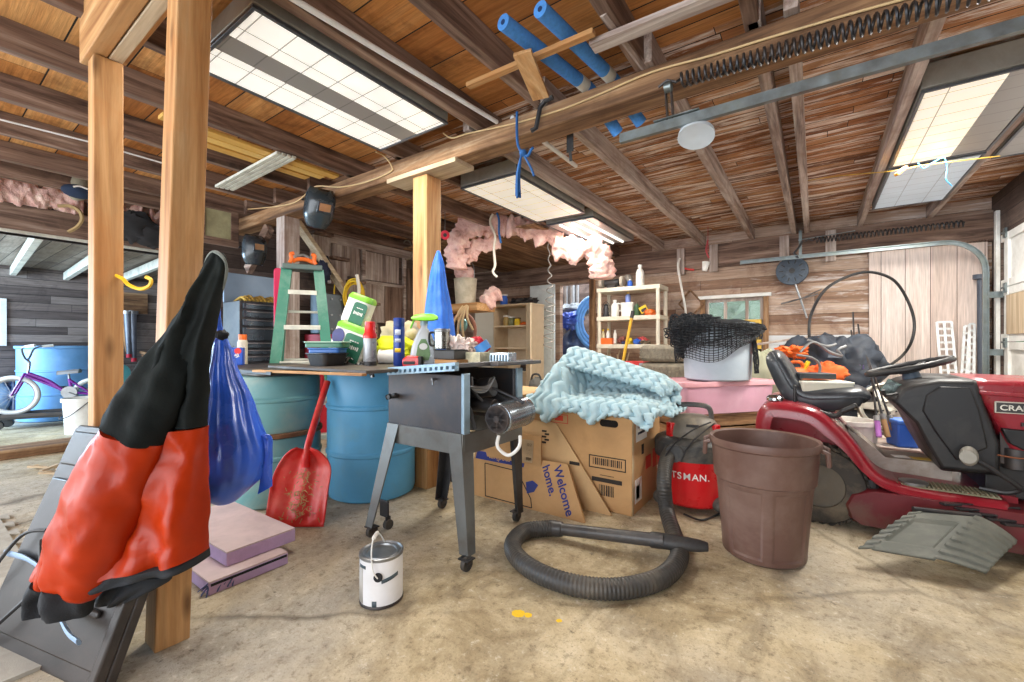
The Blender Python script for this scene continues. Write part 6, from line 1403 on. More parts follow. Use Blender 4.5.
MB().ball((0, 0, .14), (.07, .06, .07), 18, 12).cube(-.06, .06, -.05, .05, 0, .09).tube(bez([(-.06, 0, .13), (-.16, 0, .10), (-.25, 0, .05), (-.30, 0, .02)], 5), .018, 8).build('pump', M_('pump_grey', S(150, 144, 136), .5, metal=.3, dirt=S(90, 80, 70), damt=.5), g)
L = thing('lantern', 'small dark lantern on the second shelf, far left', 'lantern', sh(606, 1))
MB().lathe([(.045, 0), (.05, .03), (.035, .05), (.04, .12), (.03, .15), (.035, .16), (.015, .19), (0, .19)], 18).build('body', darkmetal, L); MB().tube(bez([(-.04, 0, .05), (-.06, 0, .14), (0, 0, .22), (.06, 0, .14), (.04, 0, .05)], 5), .004, 5).build('bail', darkmetal, L)
bottle('white handled jug on the second shelf', sh(615, 1), .055, .235, white, whitep, .4, True)
b = thing('white_tub', 'square white tub on the second shelf, holding a blue and white bottle', 'tub', sh(628, 1), .1)
MB().loft([[V((x, y, z)) for x, y in rrect(.17 * s, .15 * s, .02)] for s, z in ((.9, 0), (1, .16), (1.04, .165), (1.04, .185), (.9, .185))]).build('tub', white, b, smooth=40)
q = sh(628, 1); bottle('small bottle with a yellow cap standing in the white tub', q + V((0, 0, .186)), .035, .14, M_('pale_blue_print', S(120, 140, 200), .4), yel, .4)
bottle('dark trigger bottle beside the white tub', sh(637, 1), .04, .19, grn, tr, .3)
bottle('dusty brown jar on the second shelf behind the dark trigger bottle', sh(641, 1, 5.9), .045, .14, tr, tr, .6)
b = thing('yellow_box', 'yellow box tilted on the second shelf', 'box', sh(645, 1) + V((0, 0, .05)), rot=(0, -.5, .3)); MB().box((0, 0, .04), (.10, .08, .09)).build('box', yel, b, bevel=.003); MB().box((0, -.041, .03), (.07, .003, .04)).build('print', black, b)
for u, z, r, m, lab, sd in ((650, .0, (.07, .05, .045), ora, 'orange gun-shaped tool in front of the yellow box', 2),): lump('caulking_gun', lab, 'tool', sh(u, 1, 5.70), r, m, sd, .4, 2)
b = thing('parts_tray', 'orange tray with white tubes at the left of the eye-level shelf', 'tray', sh(607, 2, 5.72), .0)
MB().loft([[V((x, y, z)) for x, y in rrect(.20 * s, .16 * s, .01)] for s, z in ((.94, 0), (1, .085), (.96, .085), (.90, .006))]).build('tray', ora, b, smooth=30)
for k, (u, h, m, lab) in enumerate(((603, .20, M_('cream_tube', S(220, 210, 170), .5), 'cream tube with a yellow tip at the left of the orange tray'), (608, .21, white, 'white tube with a yellow tip in the middle of the orange tray'), (615, .19, white, 'white tube with a white tip at the right of the orange tray'))):
    bottle(lab, sh(u, 2, 5.74) + V((0, 0, .008)), .025, h, m, yel if k < 2 else white, .45, name='sealant_tube', grp='tubes in the orange tray', cat='tube')
for u, y, r, m, lab, sd in ((622, 5.74, (.06, .06, .06), M_('brown_grip', S(120, 70, 60), .6), 'brown red power tool beside the orange tray', 5), (629, 5.72, (.05, .05, .05), yel, 'yellow tool on the eye-level shelf', 7), (625, 5.68, (.05, .04, .025), M_('navy_grip', S(40, 50, 100), .5), 'navy tool lying in front of the yellow one', 12), (637, 5.72, (.055, .05, .04), blu, 'bright blue tool on the eye-level shelf', 9), (642, 5.80, (.08, .06, .055), M_('pinkish_red', S(206, 84, 84), .5), 'pinkish red tool at the right of the eye-level shelf', 15), (645, 5.70, (.07, .05, .03), tr, 'dusty brown tool in front of the pinkish one', 18)):
    lump('hand_tool', lab, 'tool', sh(u, 2, y), r, m, sd, .55, 2.4, .4, group='tools on the eye-level shelf')
b = thing('toolbox', 'red and black toolbox on the lower white shelf', 'toolbox', sh(640, 3, 5.76) + V((0, 0, .0)), .05)
MB().box((0, 0, .06), (.34, .18, .12)).build('box', M_('toolbox_black', S(44, 44, 46), .5), b, bevel=.006); MB().box((0, 0, .15), (.345, .185, .06)).build('lid', redp, b, bevel=.006); MB().box((.05, -.094, .13), (.07, .006, .05)).build('latch', steel, b)
for k in range(5):
    p = sh(606 + 4.5 * k, 3, 5.78); tag(MB().bar(p, p + V((.05 * (-1) ** k, .05, .26 + .03 * (k % 3))), .022, .012).build('paint_stirrer', woods['palez'], world=True, smooth=0), 'thin flat stick standing on the lower white shelf', 'stick', 'sticks on the lower white shelf')
bro = thing('yellow_pole', 'yellow wooden pole leaning on the front of the white shelving', 'pole', at(620, 372, 5.3))
MB().cyl(at(617, 392, 5.35), at(632, 316, 5.35), .019, 12).build('pole', M_('yellow_pole_paint', S(216, 168, 50), .5, var=.12), bro, world=True); MB().cyl(at(631.6, 318, 5.35), at(633, 311, 5.35), .024, 12).build('tip', darkmetal, bro, world=True)

# pale cabinet with both doors open
cx0, cx1, cy0, cy1, cz = -4.16, -3.46, 5.42, 5.80, 1.60
cb = thing('tall_cabinet', 'tall pale wooden cabinet with both doors open', 'cabinet', ((cx0 + cx1) / 2, cy0, 0))
pw = M_('cabinet_board', S(206, 186, 156), .6, var=.07, dirt=S(170, 140, 104), damt=.3)
b = MB().cube(cx0, cx0 + .02, cy0, cy1, 0, cz).cube(cx1 - .02, cx1, cy0, cy1, 0, cz).cube(cx0 + .02, cx1 - .02, cy1 - .012, cy1, 0, cz).cube(cx0 - .01, cx1 + .01, cy0 - .01, cy1, cz, cz + .03)
b.build('carcass', pw, cb, world=True, smooth=0, bevel=.002)
for z in (1.28, .94, .58, .22): MB().cube(cx0 + .02, cx1 - .02, cy0 + .01, cy1 - .012, z, z + .022).build('shelf', pw, cb, world=True, smooth=0)
MB().bar((cx1, cy0 - .005, cz / 2), (cx1 + .16, cy0 - .36, cz / 2), .02, cz - .04).build('door', M_('door_board_tan', S(196, 164, 124), .6, var=.1), cb, world=True, smooth=0, bevel=.002)
MB().bar((cx1 + .165, cy0 - .36, cz / 2), (cx1 + .32, cy0 - .50, cz / 2), .02, cz - .06).build('door', pw, cb, world=True, smooth=0, bevel=.002)
dl = MB().bar((cx0, cy0 - .005, cz / 2 - .02), (cx0 - .13, cy0 - .30, cz / 2 - .02), .02, cz - .1).build('door', M_('door_grey', S(190, 188, 178), .6, var=.05), cb, world=True, smooth=0, bevel=.002)
for k, (x, m, lab) in enumerate(((-4.0, M_('jar_amber', S(170, 140, 80), .3), 'amber jar on the top cabinet shelf'), (-3.9, M_('jar_olive', S(120, 120, 84), .3), 'olive jar on the top cabinet shelf'), (-3.79, yel, 'yellow lidded jar on the top cabinet shelf'))):
    bottle(lab, V((x, 5.55, 1.303)), .05, .16 - .02 * k, m, white if k < 2 else tr, .9, name='jar', grp='jars in the cabinet', cat='jar')
lump('orange_rag', 'orange cloth on the top cabinet shelf', 'cloth', V((-3.62, 5.56, 1.303)), (.11, .09, .03), ora, 3, .4)
lump('wire_bundle', 'tangled grey bundle on a lower cabinet shelf', 'bundle', V((-3.62, 5.56, .603)), (.11, .09, .08), darkmetal, 9, .5, 2.6)
bottle('small blue can on top of the tall cabinet', V((-4.05, 5.55, cz + .03)), .06, .17, blu, white, .8, name='can', cat='can')
for x, sd, lab in ((-3.80, 4, 'dark heap of old parts on top of the tall cabinet'), (-3.58, 8, 'dark parts beside the heap on top of the tall cabinet')): lump('old_parts', lab, 'parts', V((x, 5.6, cz + .03)), (.12, .1, .055), darkmetal, sd, .5, 2.6)
t = thing('tool_bag', 'grey tool bag on the floor beside the cabinet door', 'bag', at(536, 395, 4.9).xy.to_3d())
c = at(537, 386, 4.9)
tag(MB().cube(c.x - .35, c.x + .35, c.y - .2, c.y + .2, 0, c.z - .075).build('low_chest', woods['newx'], world=True, smooth=0, bevel=.004), 'low pale wooden chest in front of the tall cabinet', 'chest')
t.location = (c.x, c.y, c.z - .073); RM[t.name] = Matrix.Translation(t.location)
MB().ball((0, 0, .08), (.10, .07, .095), 20, 14, lambda p: 1 + .15 * fbm(p, 3, 3)).build('bag', M_('grey_canvas', S(96, 94, 88), .8, var=.2), t); MB().tube(bez([(-.07, -.02, .12), (-.04, -.02, .2), (.04, -.02, .2), (.07, -.02, .12)], 5), .012, 6).build('strap', black, t)
bottle('orange bottle beside the grey tool bag', V((c.x + .16, c.y + .08, c.z - .073)), .035, .15, ora, black, .4)
gd_ = thing('spare_door_slab', 'tall pale grey door slab standing left of the back doorway', 'door slab', (-3.72, 6.2, 0)); gd_['kind'] = 'thing'
MB().cube(-3.97, -3.50, 6.19, 6.235, .005, 2.0).build('slab', M_('pale_grey_paint', S(222, 230, 230), .5, var=.06, dirt=S(160, 160, 150), damt=.3), gd_, world=True, smooth=0, bevel=.004)
MB().cube(-3.92, -3.55, 6.182, 6.19, 1.05, 1.92).cube(-3.92, -3.55, 6.182, 6.19, .12, .95).build('panel', MATS['pale_grey_paint'], gd_, world=True, smooth=0, bevel=.003)
# doorway contents
nav = M_('navy_tarp', S(38, 54, 86), .45, var=.25, dirt=S(70, 96, 150), damt=.4)
def px_lump(name, label, cat, u, v, d, r, m, sd, amp=.3, sc=1.8, cr=.3):
    c = at(u, v, d); q = thing(name, label, cat, (c.x, c.y, max(0, c.z - r[2])))
    o = MB().ball((0, 0, min(c.z, r[2])), r, 34, 22, lambda p: 1 + amp * fbm(p, sc, sd, 3) - cr * abs(fbm(p, sc * 1.5, sd + 5, 2))).build('cloth', m, q, smooth=80)
    return q
px_lump('tarp_bundle', 'big dark navy bundle on the floor in the back doorway', 'bundle', 575, 366, 7.75, (.34, .32, .66), nav, 4, .12, 1.4, .15)
px_lump('tarp_bundle', 'grey rolled tarp lying on the navy bundle in the doorway', 'bundle', 575, 311, 7.75, (.30, .3, .13), M_('grey_tarp', S(96, 104, 112), .5, var=.2), 9)
px_lump('blue_tarp', 'crumpled bright blue tarp between the bundles in the doorway', 'tarp', 570, 321, 7.4, (.22, .16, .14), M_('bright_blue_tarp', S(44, 80, 190), .35, var=.3, dirt=S(150, 180, 240), damt=.4), 14, .5, 2.4, .5)
t = thing('hose_reel', 'big round blue coil standing in the back doorway', 'hose reel', at(594, 372, 7.2).xy.to_3d())
c = at(594, 322, 7.3)
for rr in (.42, .36, .30): MB().tube([c + V((rr * .55 * math.cos(a), rr * .45 * math.cos(a), rr * math.sin(a))) for a in [2 * PI * k / 36 for k in range(36)]], .035, 8, loop=True).build('coil', M_('sky_blue_coil', S(90, 150, 220), .4) if 'sky_blue_coil' not in MATS else MATS['sky_blue_coil'], t, world=True)
MB().cube(c.x - .05, c.x + .05, c.y - .02, c.y + .1, 0, c.z).build('stand', darkmetal, t, world=True)
for k, u in enumerate((566, 572, 577)): tag(MB().cyl((at(u, 345, 7.9).x, at(u, 345, 7.9).y, 0), (at(u, 345, 7.9).x, at(u, 345, 7.9).y, 2.25), .04 + .02 * (k == 1), 14).build('metal_pipe', steel, world=True), ['left pipe standing behind the doorway bundles', 'thick middle pipe standing behind the doorway bundles', 'right pipe standing behind the doorway bundles'][k], 'pipe', 'pipes in the store room')

# items on the back wall
rl = thing('cable_reel', 'black slotted reel hanging on the back wall', 'reel', py(792, 271, 6.28))
k = MB(); M = Matrix.Translation(py(792, 271, 6.26)) @ Matrix.Rotation(PI / 2, 4, 'X')
k.lathe([(.03, .02), (.165, .02), (.17, .012), (.17, -.012), (.165, -.02), (.03, -.02)], 40, M); k.build('disc', M_('reel_black', S(62, 74, 88), .5, dirt=S(120, 130, 140), damt=.4), rl, world=True)
k = MB()
for i in range(10):
    a = 2 * PI * i / 10; k.box(M @ V((.11 * math.cos(a), .11 * math.sin(a), .021)), (.045, .012, .006), M.to_3x3() @ Matrix.Rotation(a, 3, 'Z'))
k.build('slots', black, rl, world=True, smooth=0); MB().cyl(M @ V((0, 0, -.03)), M @ V((0, 0, .03)), .032, 16).build('hub', black, rl, world=True)
fr = thing('tv_aerial', 'bare metal aerial with crossed rods hanging under the black reel', 'aerial', py(800, 300, 6.25))
MB().cyl(py(795, 283, 6.26), py(807, 318, 6.26), .012, 8).build('boom', steel, fr, world=True); MB().cyl(py(781, 304, 6.25), py(818, 294, 6.25), .010, 8).build('rod', steel, fr, world=True); MB().cyl(py(800, 299, 6.25), py(822, 289, 6.2), .006, 6).build('rod', steel, fr, world=True)
cord('black_tube_loop', 'big loop of black tube hanging over the pale panelling', [at(u, v, 4.5 if i < 3 or i > 9 else 4.42) for i, (u, v) in enumerate(((811, 352), (809, 330), (812, 312), (824, 291), (844, 278), (868, 272), (892, 279), (906, 297), (914, 320), (912, 340), (902, 356), (884, 369), (872, 378), (868, 392)))], .014, black, 'tube', 8)
ps = M_('perforated_white', S(214, 216, 216), .45, metal=.2)
for lab, a, b_, w_ in (('wide perforated white metal strip leaning on the panelling', (950, 392), (944, 322), .11), ('left narrow perforated white strip leaning on the panelling', (963, 392), (967, 326), .035), ('right narrow perforated white strip leaning by the black pole', (971, 392), (972, 324), .035)):
    A, B = py(a[0], a[1], 6.0), py(b_[0], b_[1], 6.24); ax = (B - A).normalized(); L = (B - A).length; q = thing('perforated_strip', lab, 'metal strip', A, group='white metal strips')
    b = MB(); n_ = int(L / .07)
    for s in (-1, 1): b.bar(A + V((s * w_ / 2, 0, 0)), B + V((s * w_ / 2, 0, 0)), .012, .02, (1, 0, 0))
    for i in range(n_ + 1): b.bar(A + ax * (L * i / n_) + V((-w_ / 2, 0, 0)), A + ax * (L * i / n_) + V((w_ / 2, 0, 0)), .012, .022)
    if w_ > .08: b.bar(A, B, .012, .02, (1, 0, 0))
    b.build('strip', ps, q, world=True, smooth=0)
    MB().bar(A.lerp(V((A.x, A.y, 0)), 1), A, .02, .02).build('lower_length', ps, q, world=True, smooth=0)
t = thing('black_pole', 'black pole with a capped top leaning beside the garage door', 'pole', py(982, 392, 6.1))
MB().cyl(V((py(982, 392, 6.1).x, 6.1, 0)), py(981, 278, 6.22), .03, 14).build('pole', M_('slate_pole', S(72, 78, 90), .5), t, world=True); MB().cyl(py(981, 279, 6.22), py(981, 274.5, 6.22), .06, 16).build('cap', M_('slate_cap', S(72, 78, 90), .5), t, world=True)
for k, (a, b_) in enumerate((((866, 402), (851, 330)), ((858, 402), (853, 312)), ((872, 400), (858, 324)))):
    tag(MB().tube([V((at(a[0], a[1], 4.6).x, at(a[0], a[1], 4.6).y, 0.0)), at(b_[0], b_[1], 4.7)], .008, 6).build('thin_rod', darkmetal, world=True), ['thin dark rod leaning behind the black heap, leaning furthest left', 'tallest thin dark rod behind the black heap', 'thin dark rod behind the black heap, nearest the panelling'][k], 'rod', 'rods behind the heap')
dfr = thing('picture_frame', 'small square wooden frame hung on a corner above the netting', 'frame', py(690, 305, 6.3))
cpt = [py(690, 290, 6.31), py(703, 304, 6.31), py(691, 317, 6.31), py(679, 304, 6.31)]
b = MB()
for a, c in zip(cpt, cpt[1:] + cpt[:1]): b.bar(a, c, .02, .025, (0, 1, 0))
b.build('frame', woods['browny'], dfr, world=True, smooth=0)
cord('white_cable', 'white cord running down the back wall beside the shelving', [py(680, 258, 6.2), py(678, 266, 6.2), py(681, 285, 6.2), py(685, 306, 6.2), py(686, 318, 6.2)], .016, white)
cord('red_strap', 'red strap nailed to the back wall beside the white cord', [py(681, 262, 6.28), py(684, 268, 6.28), py(694, 270, 6.28)], .014, redp, 'strap')
# heap behind the mower
blk = M_('black_tarp', S(40, 46, 56), .6, var=.35, scale=7, dirt=S(96, 106, 122), damt=.4)
px_lump('tarp_heap', 'big heap of dark tarpaulin behind the mower', 'tarp', 838, 366, 4.15, (.36, .36, .33), blk, 7, .35, 1.7, .35)
px_lump('tarp_heap', 'lower dark tarpaulin lump spilling to the right of the heap behind the mower', 'tarp', 860, 402, 3.95, (.22, .26, .26), blk, 17, .35, 1.9, .35)
px_lump('tarp_heap', 'dark tarpaulin lump at the left of the heap, behind the seat back', 'tarp', 806, 362, 4.5, (.26, .3, .26), blk, 27, .35, 1.9, .35)
px_lump('orange_cloth', 'bright orange cloth in the heap behind the mower seat', 'cloth', 823, 376, 3.72, (.17, .10, .12), M_('orange_cloth', S(232, 104, 44), .7, var=.12), 5, .35, 2, .4)
px_lump('leaf_bag', 'pale green sack behind the mower seat back', 'sack', 762, 396, 4.4, (.16, .2, .5), M_('pale_sack', S(176, 176, 150), .8, var=.12), 6, .2, 1.6, .2)
c = at(796, 372, 3.7); t = thing('gas_can', 'orange plastic fuel can behind the mower seat', 'fuel can', (c.x, c.y, c.z - .18), .5)
MB().loft([[V((x, y, z)) for x, y in rrect(.18 * s, .14 * s, .04)] for s, z in ((.9, 0), (1, .02), (1, .16), (.9, .19), (.5, .22))]).build('body', ora, t, smooth=45); MB().tube(bez([(-.05, 0, .2), (-.04, 0, .26), (.04, 0, .26), (.06, 0, .2)], 4), .014, 8).build('handle', ora, t); MB().cyl((.06, 0, .2), (.10, 0, .27), .018, 10).build('spout', yel, t)
tag(MB().cube(c.x - .10, c.x + .30, c.y - .12, c.y + .3, 0, c.z - .182).build('low_bench', woods['oldx'], world=True, smooth=0, bevel=.004), 'low dark wooden bench behind the mower holding up the fuel can', 'bench')
px_lump('orange_netting', 'loose orange netting above the fuel can', 'net', 793, 352, 3.9, (.12, .08, .06), ora, 8, .6, 2.6, .6)
fr = thing('folding_chair_frame', 'bent silver tube frame lying over the heap behind the mower', 'chair frame', at(812, 350, 3.7))
for pts in (((800, 352), (813, 342), (830, 352), (842, 356)), ((797, 355), (812, 358), (820, 366), (818, 378)), ((808, 340), (826, 346), (836, 344)), ((842, 356), (838, 350), (846, 346))):
    MB().tube(bez([at(u, v, 3.62) for u, v in pts], 6), .011, 8).build('tube', steel, fr, world=True)
tag(MB().bar(at(752, 345, 4.7), at(815, 336, 4.6), .10, .02).build('grey_board', woods['greyx'], world=True, smooth=0), 'weathered grey board lying on top of the dark heap', 'board')
# alloy rims
ri = M_('alloy_rim', S(196, 192, 180), .35, metal=.5, var=.12, dirt=S(120, 110, 96), damt=.4); rdk = M_('rim_recess', S(48, 46, 44), .6)
def rim(label, u, v, d, R, tilt):
    c = at(u, v, d); t = thing('alloy_wheel', label, 'wheel rim', c, rot=(0, 0, 0), group='alloy wheel rims')
    nrm = (V((0, 0, HF)) - c).normalized(); q = (nrm + V((tilt, 0, .25))).normalized().to_track_quat('Z', 'Y').to_matrix().to_4x4()
    MB().lathe([(R * .93, -.08), (R, -.06), (R, .03), (R * .93, .035), (R * .86, .01), (R * .84, -.06)], 40, q).build('barrel', ri, t, smooth=35)
    MB().lathe([(R * .85, -.03), (0, -.035)], 32, q).build('back', rdk, t)
    k = MB()
    for i in range(6):
        a = 2 * PI * i / 6; Mr = q @ Matrix.Rotation(a, 4, 'Z'); k.add([Mr @ V(p) for p in ((R * .28, -R * .19, .02), (R * .88, -R * .12, .0), (R * .88, R * .12, .0), (R * .28, R * .19, .02), (R * .28, -R * .19, -.02), (R * .88, -R * .12, -.025), (R * .88, R * .12, -.025), (R * .28, R * .19, -.02))], [(0, 1, 2, 3), (7, 6, 5, 4), (0, 4, 5, 1), (1, 5, 6, 2), (2, 6, 7, 3), (3, 7, 4, 0)])
    k.build('spokes', ri, t, smooth=0)
    MB().lathe([(R * .38, -.01), (R * .38, .025), (R * .2, .03), (R * .18, .015), (0, .012)], 30, q).build('hub', ri, t)
    k = MB()
    for i in range(8):
        a = 2 * PI * i / 8; k.cyl(q @ V((R * .29 * math.cos(a), R * .29 * math.sin(a), .02)), q @ V((R * .29 * math.cos(a), R * .29 * math.sin(a), .034)), R * .035, 8)
    k.build('bolt_holes', rdk, t)
rim('alloy wheel rim leaning behind the steering wheel, the nearer one', 889, 407, 3.4, .19, .1)
rim('alloy wheel rim tucked behind the nearer one, under the tarpaulin', 866, 424, 3.75, .17, -.5)
rim('alloy wheel rim standing beyond the steering column', 918, 404, 3.9, .17, .6)
# rods, cooler, bucket between the mower and the wall
pur = M_('purple_grip', S(176, 110, 190), .45); brg = M_('brown_grip_cork', S(160, 124, 84), .7)
for k, (a, b_, m, lab) in enumerate((((879, 437), (874, 396), pur, 'rod with a purple grip leaning by the wheel rims'), ((888, 437), (876, 392), brg, 'rod with a dark cork grip leaning between the purple one and the cooler'), ((897, 438), (881, 394), brg, 'rod with a pale cork grip leaning nearest the blue cooler'))):
    p0 = at(a[0], a[1], 3.0); p0.z = max(.01, p0.z); q = thing('fishing_rod', lab, 'fishing rod', p0, group='fishing rods behind the mower'); p1 = at(b_[0], b_[1], 3.12)
    d_ = p1 - p0
    MB().cyl(p0, p0 + d_ * .38, .017, 10).build('grip', m, q, world=True); MB().cyl(p0 + d_ * .38, p0 + d_ * .5, .02, 10).build('reel_seat', steel, q, world=True); MB().cyl(p0 + d_ * .5, p0 + d_ * 1.9, .008, 8, .003).build('rod', darkmetal, q, world=True)
c = at(909, 424, 3.0); t = thing('blue_cooler', 'small blue box with a lid behind the mower footwell', 'cooler', (c.x, c.y, .30), .35)
MB().box((0, 0, .08), (.20, .15, .16), taper=1.05).build('body', blu, t, bevel=.01); MB().box((0, 0, .17), (.22, .165, .03)).build('lid', M_('blue_lid', S(70, 120, 206), .4), t, bevel=.008); MB().box((0, -.083, .12), (.07, .012, .03)).build('latch', navy, t)
tag(MB().cube(c.x - .42, c.x + .5, c.y - .14, c.y + 1.45, 0, .298).build('pallet_board', woods['greyx'], world=True, smooth=0, bevel=.004), 'low grey wooden platform behind the mower under the blue cooler', 'platform')
c = at(852, 440, 3.2); t = thing('white_bucket', 'white bucket behind the mower fender', 'bucket', (c.x, c.y, 0)); 
MB().lathe([(.13, 0), (.15, .42), (.158, .42), (.158, .45), (.142, .45), (.125, .02), (0, .02)], 32).build('body', white, t, smooth=35)
px_lump('purple_strap', 'purple strap heap between the tarpaulin and the steering wheel', 'strap', 862, 372, 3.9, (.07, .06, .12), M_('violet_cloth', S(84, 70, 110), .7), 4, .5, 2.4, .5)
# ---------------------------------------------------------------- left: tool chest, ladder, helmets, stair stringer; lean-to contents
tcb = M_('chest_black', S(46, 48, 52), .35, metal=.3, var=.12, dirt=S(96, 92, 88), damt=.35); drw = M_('drawer_slate', S(88, 102, 112), .25, metal=.6, var=.15, dirt=S(50, 52, 56), damt=.4)
t = thing('tool_chest', 'tall black tool chest with slate drawers and an open lid, left of the ladder', 'tool chest', (-4.58, 2.08, 0))
MB().cube(-4.78, -4.42, 1.85, 2.34, .0, 1.42).build('body', tcb, t, world=True, bevel=.005, smooth=0)
zs = [(1.34, 1.40), (1.26, 1.33), (1.18, 1.25), (1.04, 1.17), (.97, 1.03), (.91, .96), (.84, .90), (.60, .82), (.36, .58), (.12, .34)]
for z0, z1 in zs:
    d_ = MB().cube(-4.42, -4.405, 1.875, 2.315, z0 + .004, z1 - .004).build('drawer', drw, t, world=True, bevel=.003, smooth=0)
    MB().cube(-4.405, -4.388, 1.90, 2.29, z1 - .018, z1 - .008).build('pull', steel, d_, world=True, smooth=0)
MB().bar((-4.77, 1.85, 1.57), (-4.77, 2.34, 1.57), .025, .30).build('lid', M_('lid_blue_grey', S(118, 136, 156), .4, metal=.3, var=.1), t, world=True, smooth=0, bevel=.004)
k = MB()
for i in range(9): k.tube(bez([(-4.70 + .03 * math.sin(i * 2), 1.92 + .035 * i, 1.43), (-4.62, 1.95 + .035 * i, 1.47 + .01 * (i % 3)), (-4.48, 1.93 + .036 * i, 1.432)], 4), .013, 6)
tag(k.build('yellow_strap', M_('ochre_strap', S(196, 160, 70), .8, var=.25, dirt=S(60, 50, 34), damt=.5), world=True), 'coiled ochre strap lying on top of the black tool chest', 'strap')
c = V((-3.43, 1.40, 0)); t = thing('drink_carton', 'blue drink carton with white lettering standing on the black board', 'carton', (c.x, c.y, .859), 1.0)
MB().box((0, 0, .06), (.12, .085, .125)).build('carton', M_('carton_blue', S(30, 80, 180), .35, var=.1), t, bevel=.004)
text('lettering', 'PEPSI', white, t, frame((0, -.0435, .055), (1, .0, .35), (0, 0, 1)), .036, .0006, bold=.001)
MB().lathe([(.022, 0), (.022, .001), (0, .001)], 20, Matrix.Translation((.03, -.043, .098)) @ Matrix.Rotation(PI / 2, 4, 'X')).build('red_badge', redp, t)
t = thing('spray_can', 'cream can behind the blue drink carton', 'can', at(231, 345, 3.5)); c = V((-3.475, 1.475, 0)); t.location = (c.x, c.y, .858); RM[t.name] = Matrix.Translation(t.location)
MB().lathe([(.032, 0), (.034, .16), (.028, .18), (0, .19)], 20).build('body', M_('cream_can', S(200, 190, 170), .4, var=.2, scale=30), t); MB().lathe([(.028, .18), (.028, .22), (0, .22)], 18).build('cap', ora, t)

# step ladder
gfl = M_('green_fibreglass', S(56, 124, 102), .45, var=.1, scale=6, dirt=S(150, 176, 160), damt=.35)
lc = at(303, 345, 3.66); LYAW = YAW + .42
ld = thing('step_ladder', 'green fibreglass step ladder standing behind the teal drum', 'ladder', (lc.x, lc.y, 0), LYAW)
H = 1.64
for s in (-1, 1):
    MB().loft([[V((s * (.27 - .15 * f) + q[0], -.34 + .30 * f + q[1], H * f)) for q in ((-.04, -.012), (.04, -.012), (.04, .06), (.028, .06), (.028, 0), (-.028, 0), (-.028, .06), (-.04, .06))] for f in (0.004, 1)]).build('front_rail', gfl, ld, smooth=0)
    MB().bar((s * .25, .46, .005), (s * .12, .05, H - .02), .03, .045).build('rear_rail', gfl, ld, smooth=0, bevel=.003)
for k in range(5):
    z = .28 + .292 * k; f = z / H; w_ = (.27 - .15 * f) - .03
    b = MB().box((0, -.34 + .30 * f + .02, z), (w_ * 2, .085, .012)); b.box((0, -.34 + .30 * f - .022, z - .014), (w_ * 2, .004, .034)); b.build('step', M_('ladder_step', S(206, 204, 190), .4, metal=.4) if 'ladder_step' not in MATS else MATS['ladder_step'], ld, smooth=0, bevel=.002)
for k in range(3):
    z = .45 + .42 * k; f = z / H; MB().bar((-.25 + .12 * f, .46 - .40 * f, z), (.25 - .12 * f, .46 - .40 * f, z), .03, .02).build('rear_brace', MATS['ladder_step'], ld, smooth=0)
tcap = MB().box((0, .0, H + .01), (.30, .17, .045)).build('top_cap', M_('ladder_cap', S(84, 100, 96), .5, var=.1), ld, bevel=.008)
t = thing('spring_clamps', 'orange handled clamp lying on the top of the step ladder', 'clamp', (lc.x, lc.y, H + .034), LYAW)
for s in (-1, 1):
    MB().tube(bez([(s * .10, -.02, .012), (s * .085, -.02, .045), (s * .09, -.02, .085), (s * .07, -.01, .095)], 5), .016, 8).build('grip', ora, t)
MB().tube(bez([(-.08, 0, .03), (-.03, 0, .05), (.03, 0, .05), (.08, 0, .03)], 4), .018, 8).build('body', ora, t); MB().tube(bez([(-.05, .01, .07), (0, .01, .09), (.05, .01, .07)], 4), .012, 8).build('jaw', steel, t)
t = thing('red_sled', 'tall narrow red plastic sled standing behind the step ladder', 'sled', at(277, 345, 4.0)); c = at(278, 345, 4.0); t.location = (c.x, c.y, 0); RM[t.name] = Matrix.Translation(t.location)
MB().prism([(x, y + .86) for x, y in rrect(.07, 1.70, .03, 5)], .03, Matrix.Rotation(1.15, 4, 'Z') @ Matrix.Rotation(PI / 2, 4, 'X')).build('body', M_('magenta_red', S(206, 32, 84), .4, var=.08), t, bevel=.006)
t = thing('red_tool_cabinet', 'red metal tool cabinet seen through the step ladder', 'tool cabinet', (-4.50, 2.95, 0))
MB().cube(-4.74, -4.42, 2.66, 3.32, .0, 1.12).build('body', M_('cabinet_red', S(178, 32, 48), .35, metal=.2, var=.1), t, world=True, bevel=.005, smooth=0)
for k in range(6):
    d_ = MB().cube(-4.42, -4.405, 2.69, 3.29, .40 + .115 * k, .505 + .115 * k).build('drawer', MATS['cabinet_red'], t, world=True, smooth=0, bevel=.003); MB().cube(-4.405, -4.39, 2.74, 3.24, .485 + .115 * k, .497 + .115 * k).build('pull', steel, d_, world=True, smooth=0)
t = thing('metal_plate', 'grey bolted metal casing standing on the red tool cabinet', 'casing', (-4.55, 2.85, 1.125))
MB().cube(-4.66, -4.48, 2.68, 2.98, 1.125, 1.58).build('plate', M_('casing_slate', S(92, 100, 106), .4, metal=.5, var=.15), t, world=True, bevel=.01)
k = MB()
for y in (2.72, 2.83, 2.94):
    for z in (1.18, 1.34, 1.52): k.cyl((-4.48, y, z), (-4.468, y, z), .012, 8)
k.build('bolts', steel, t, world=True)
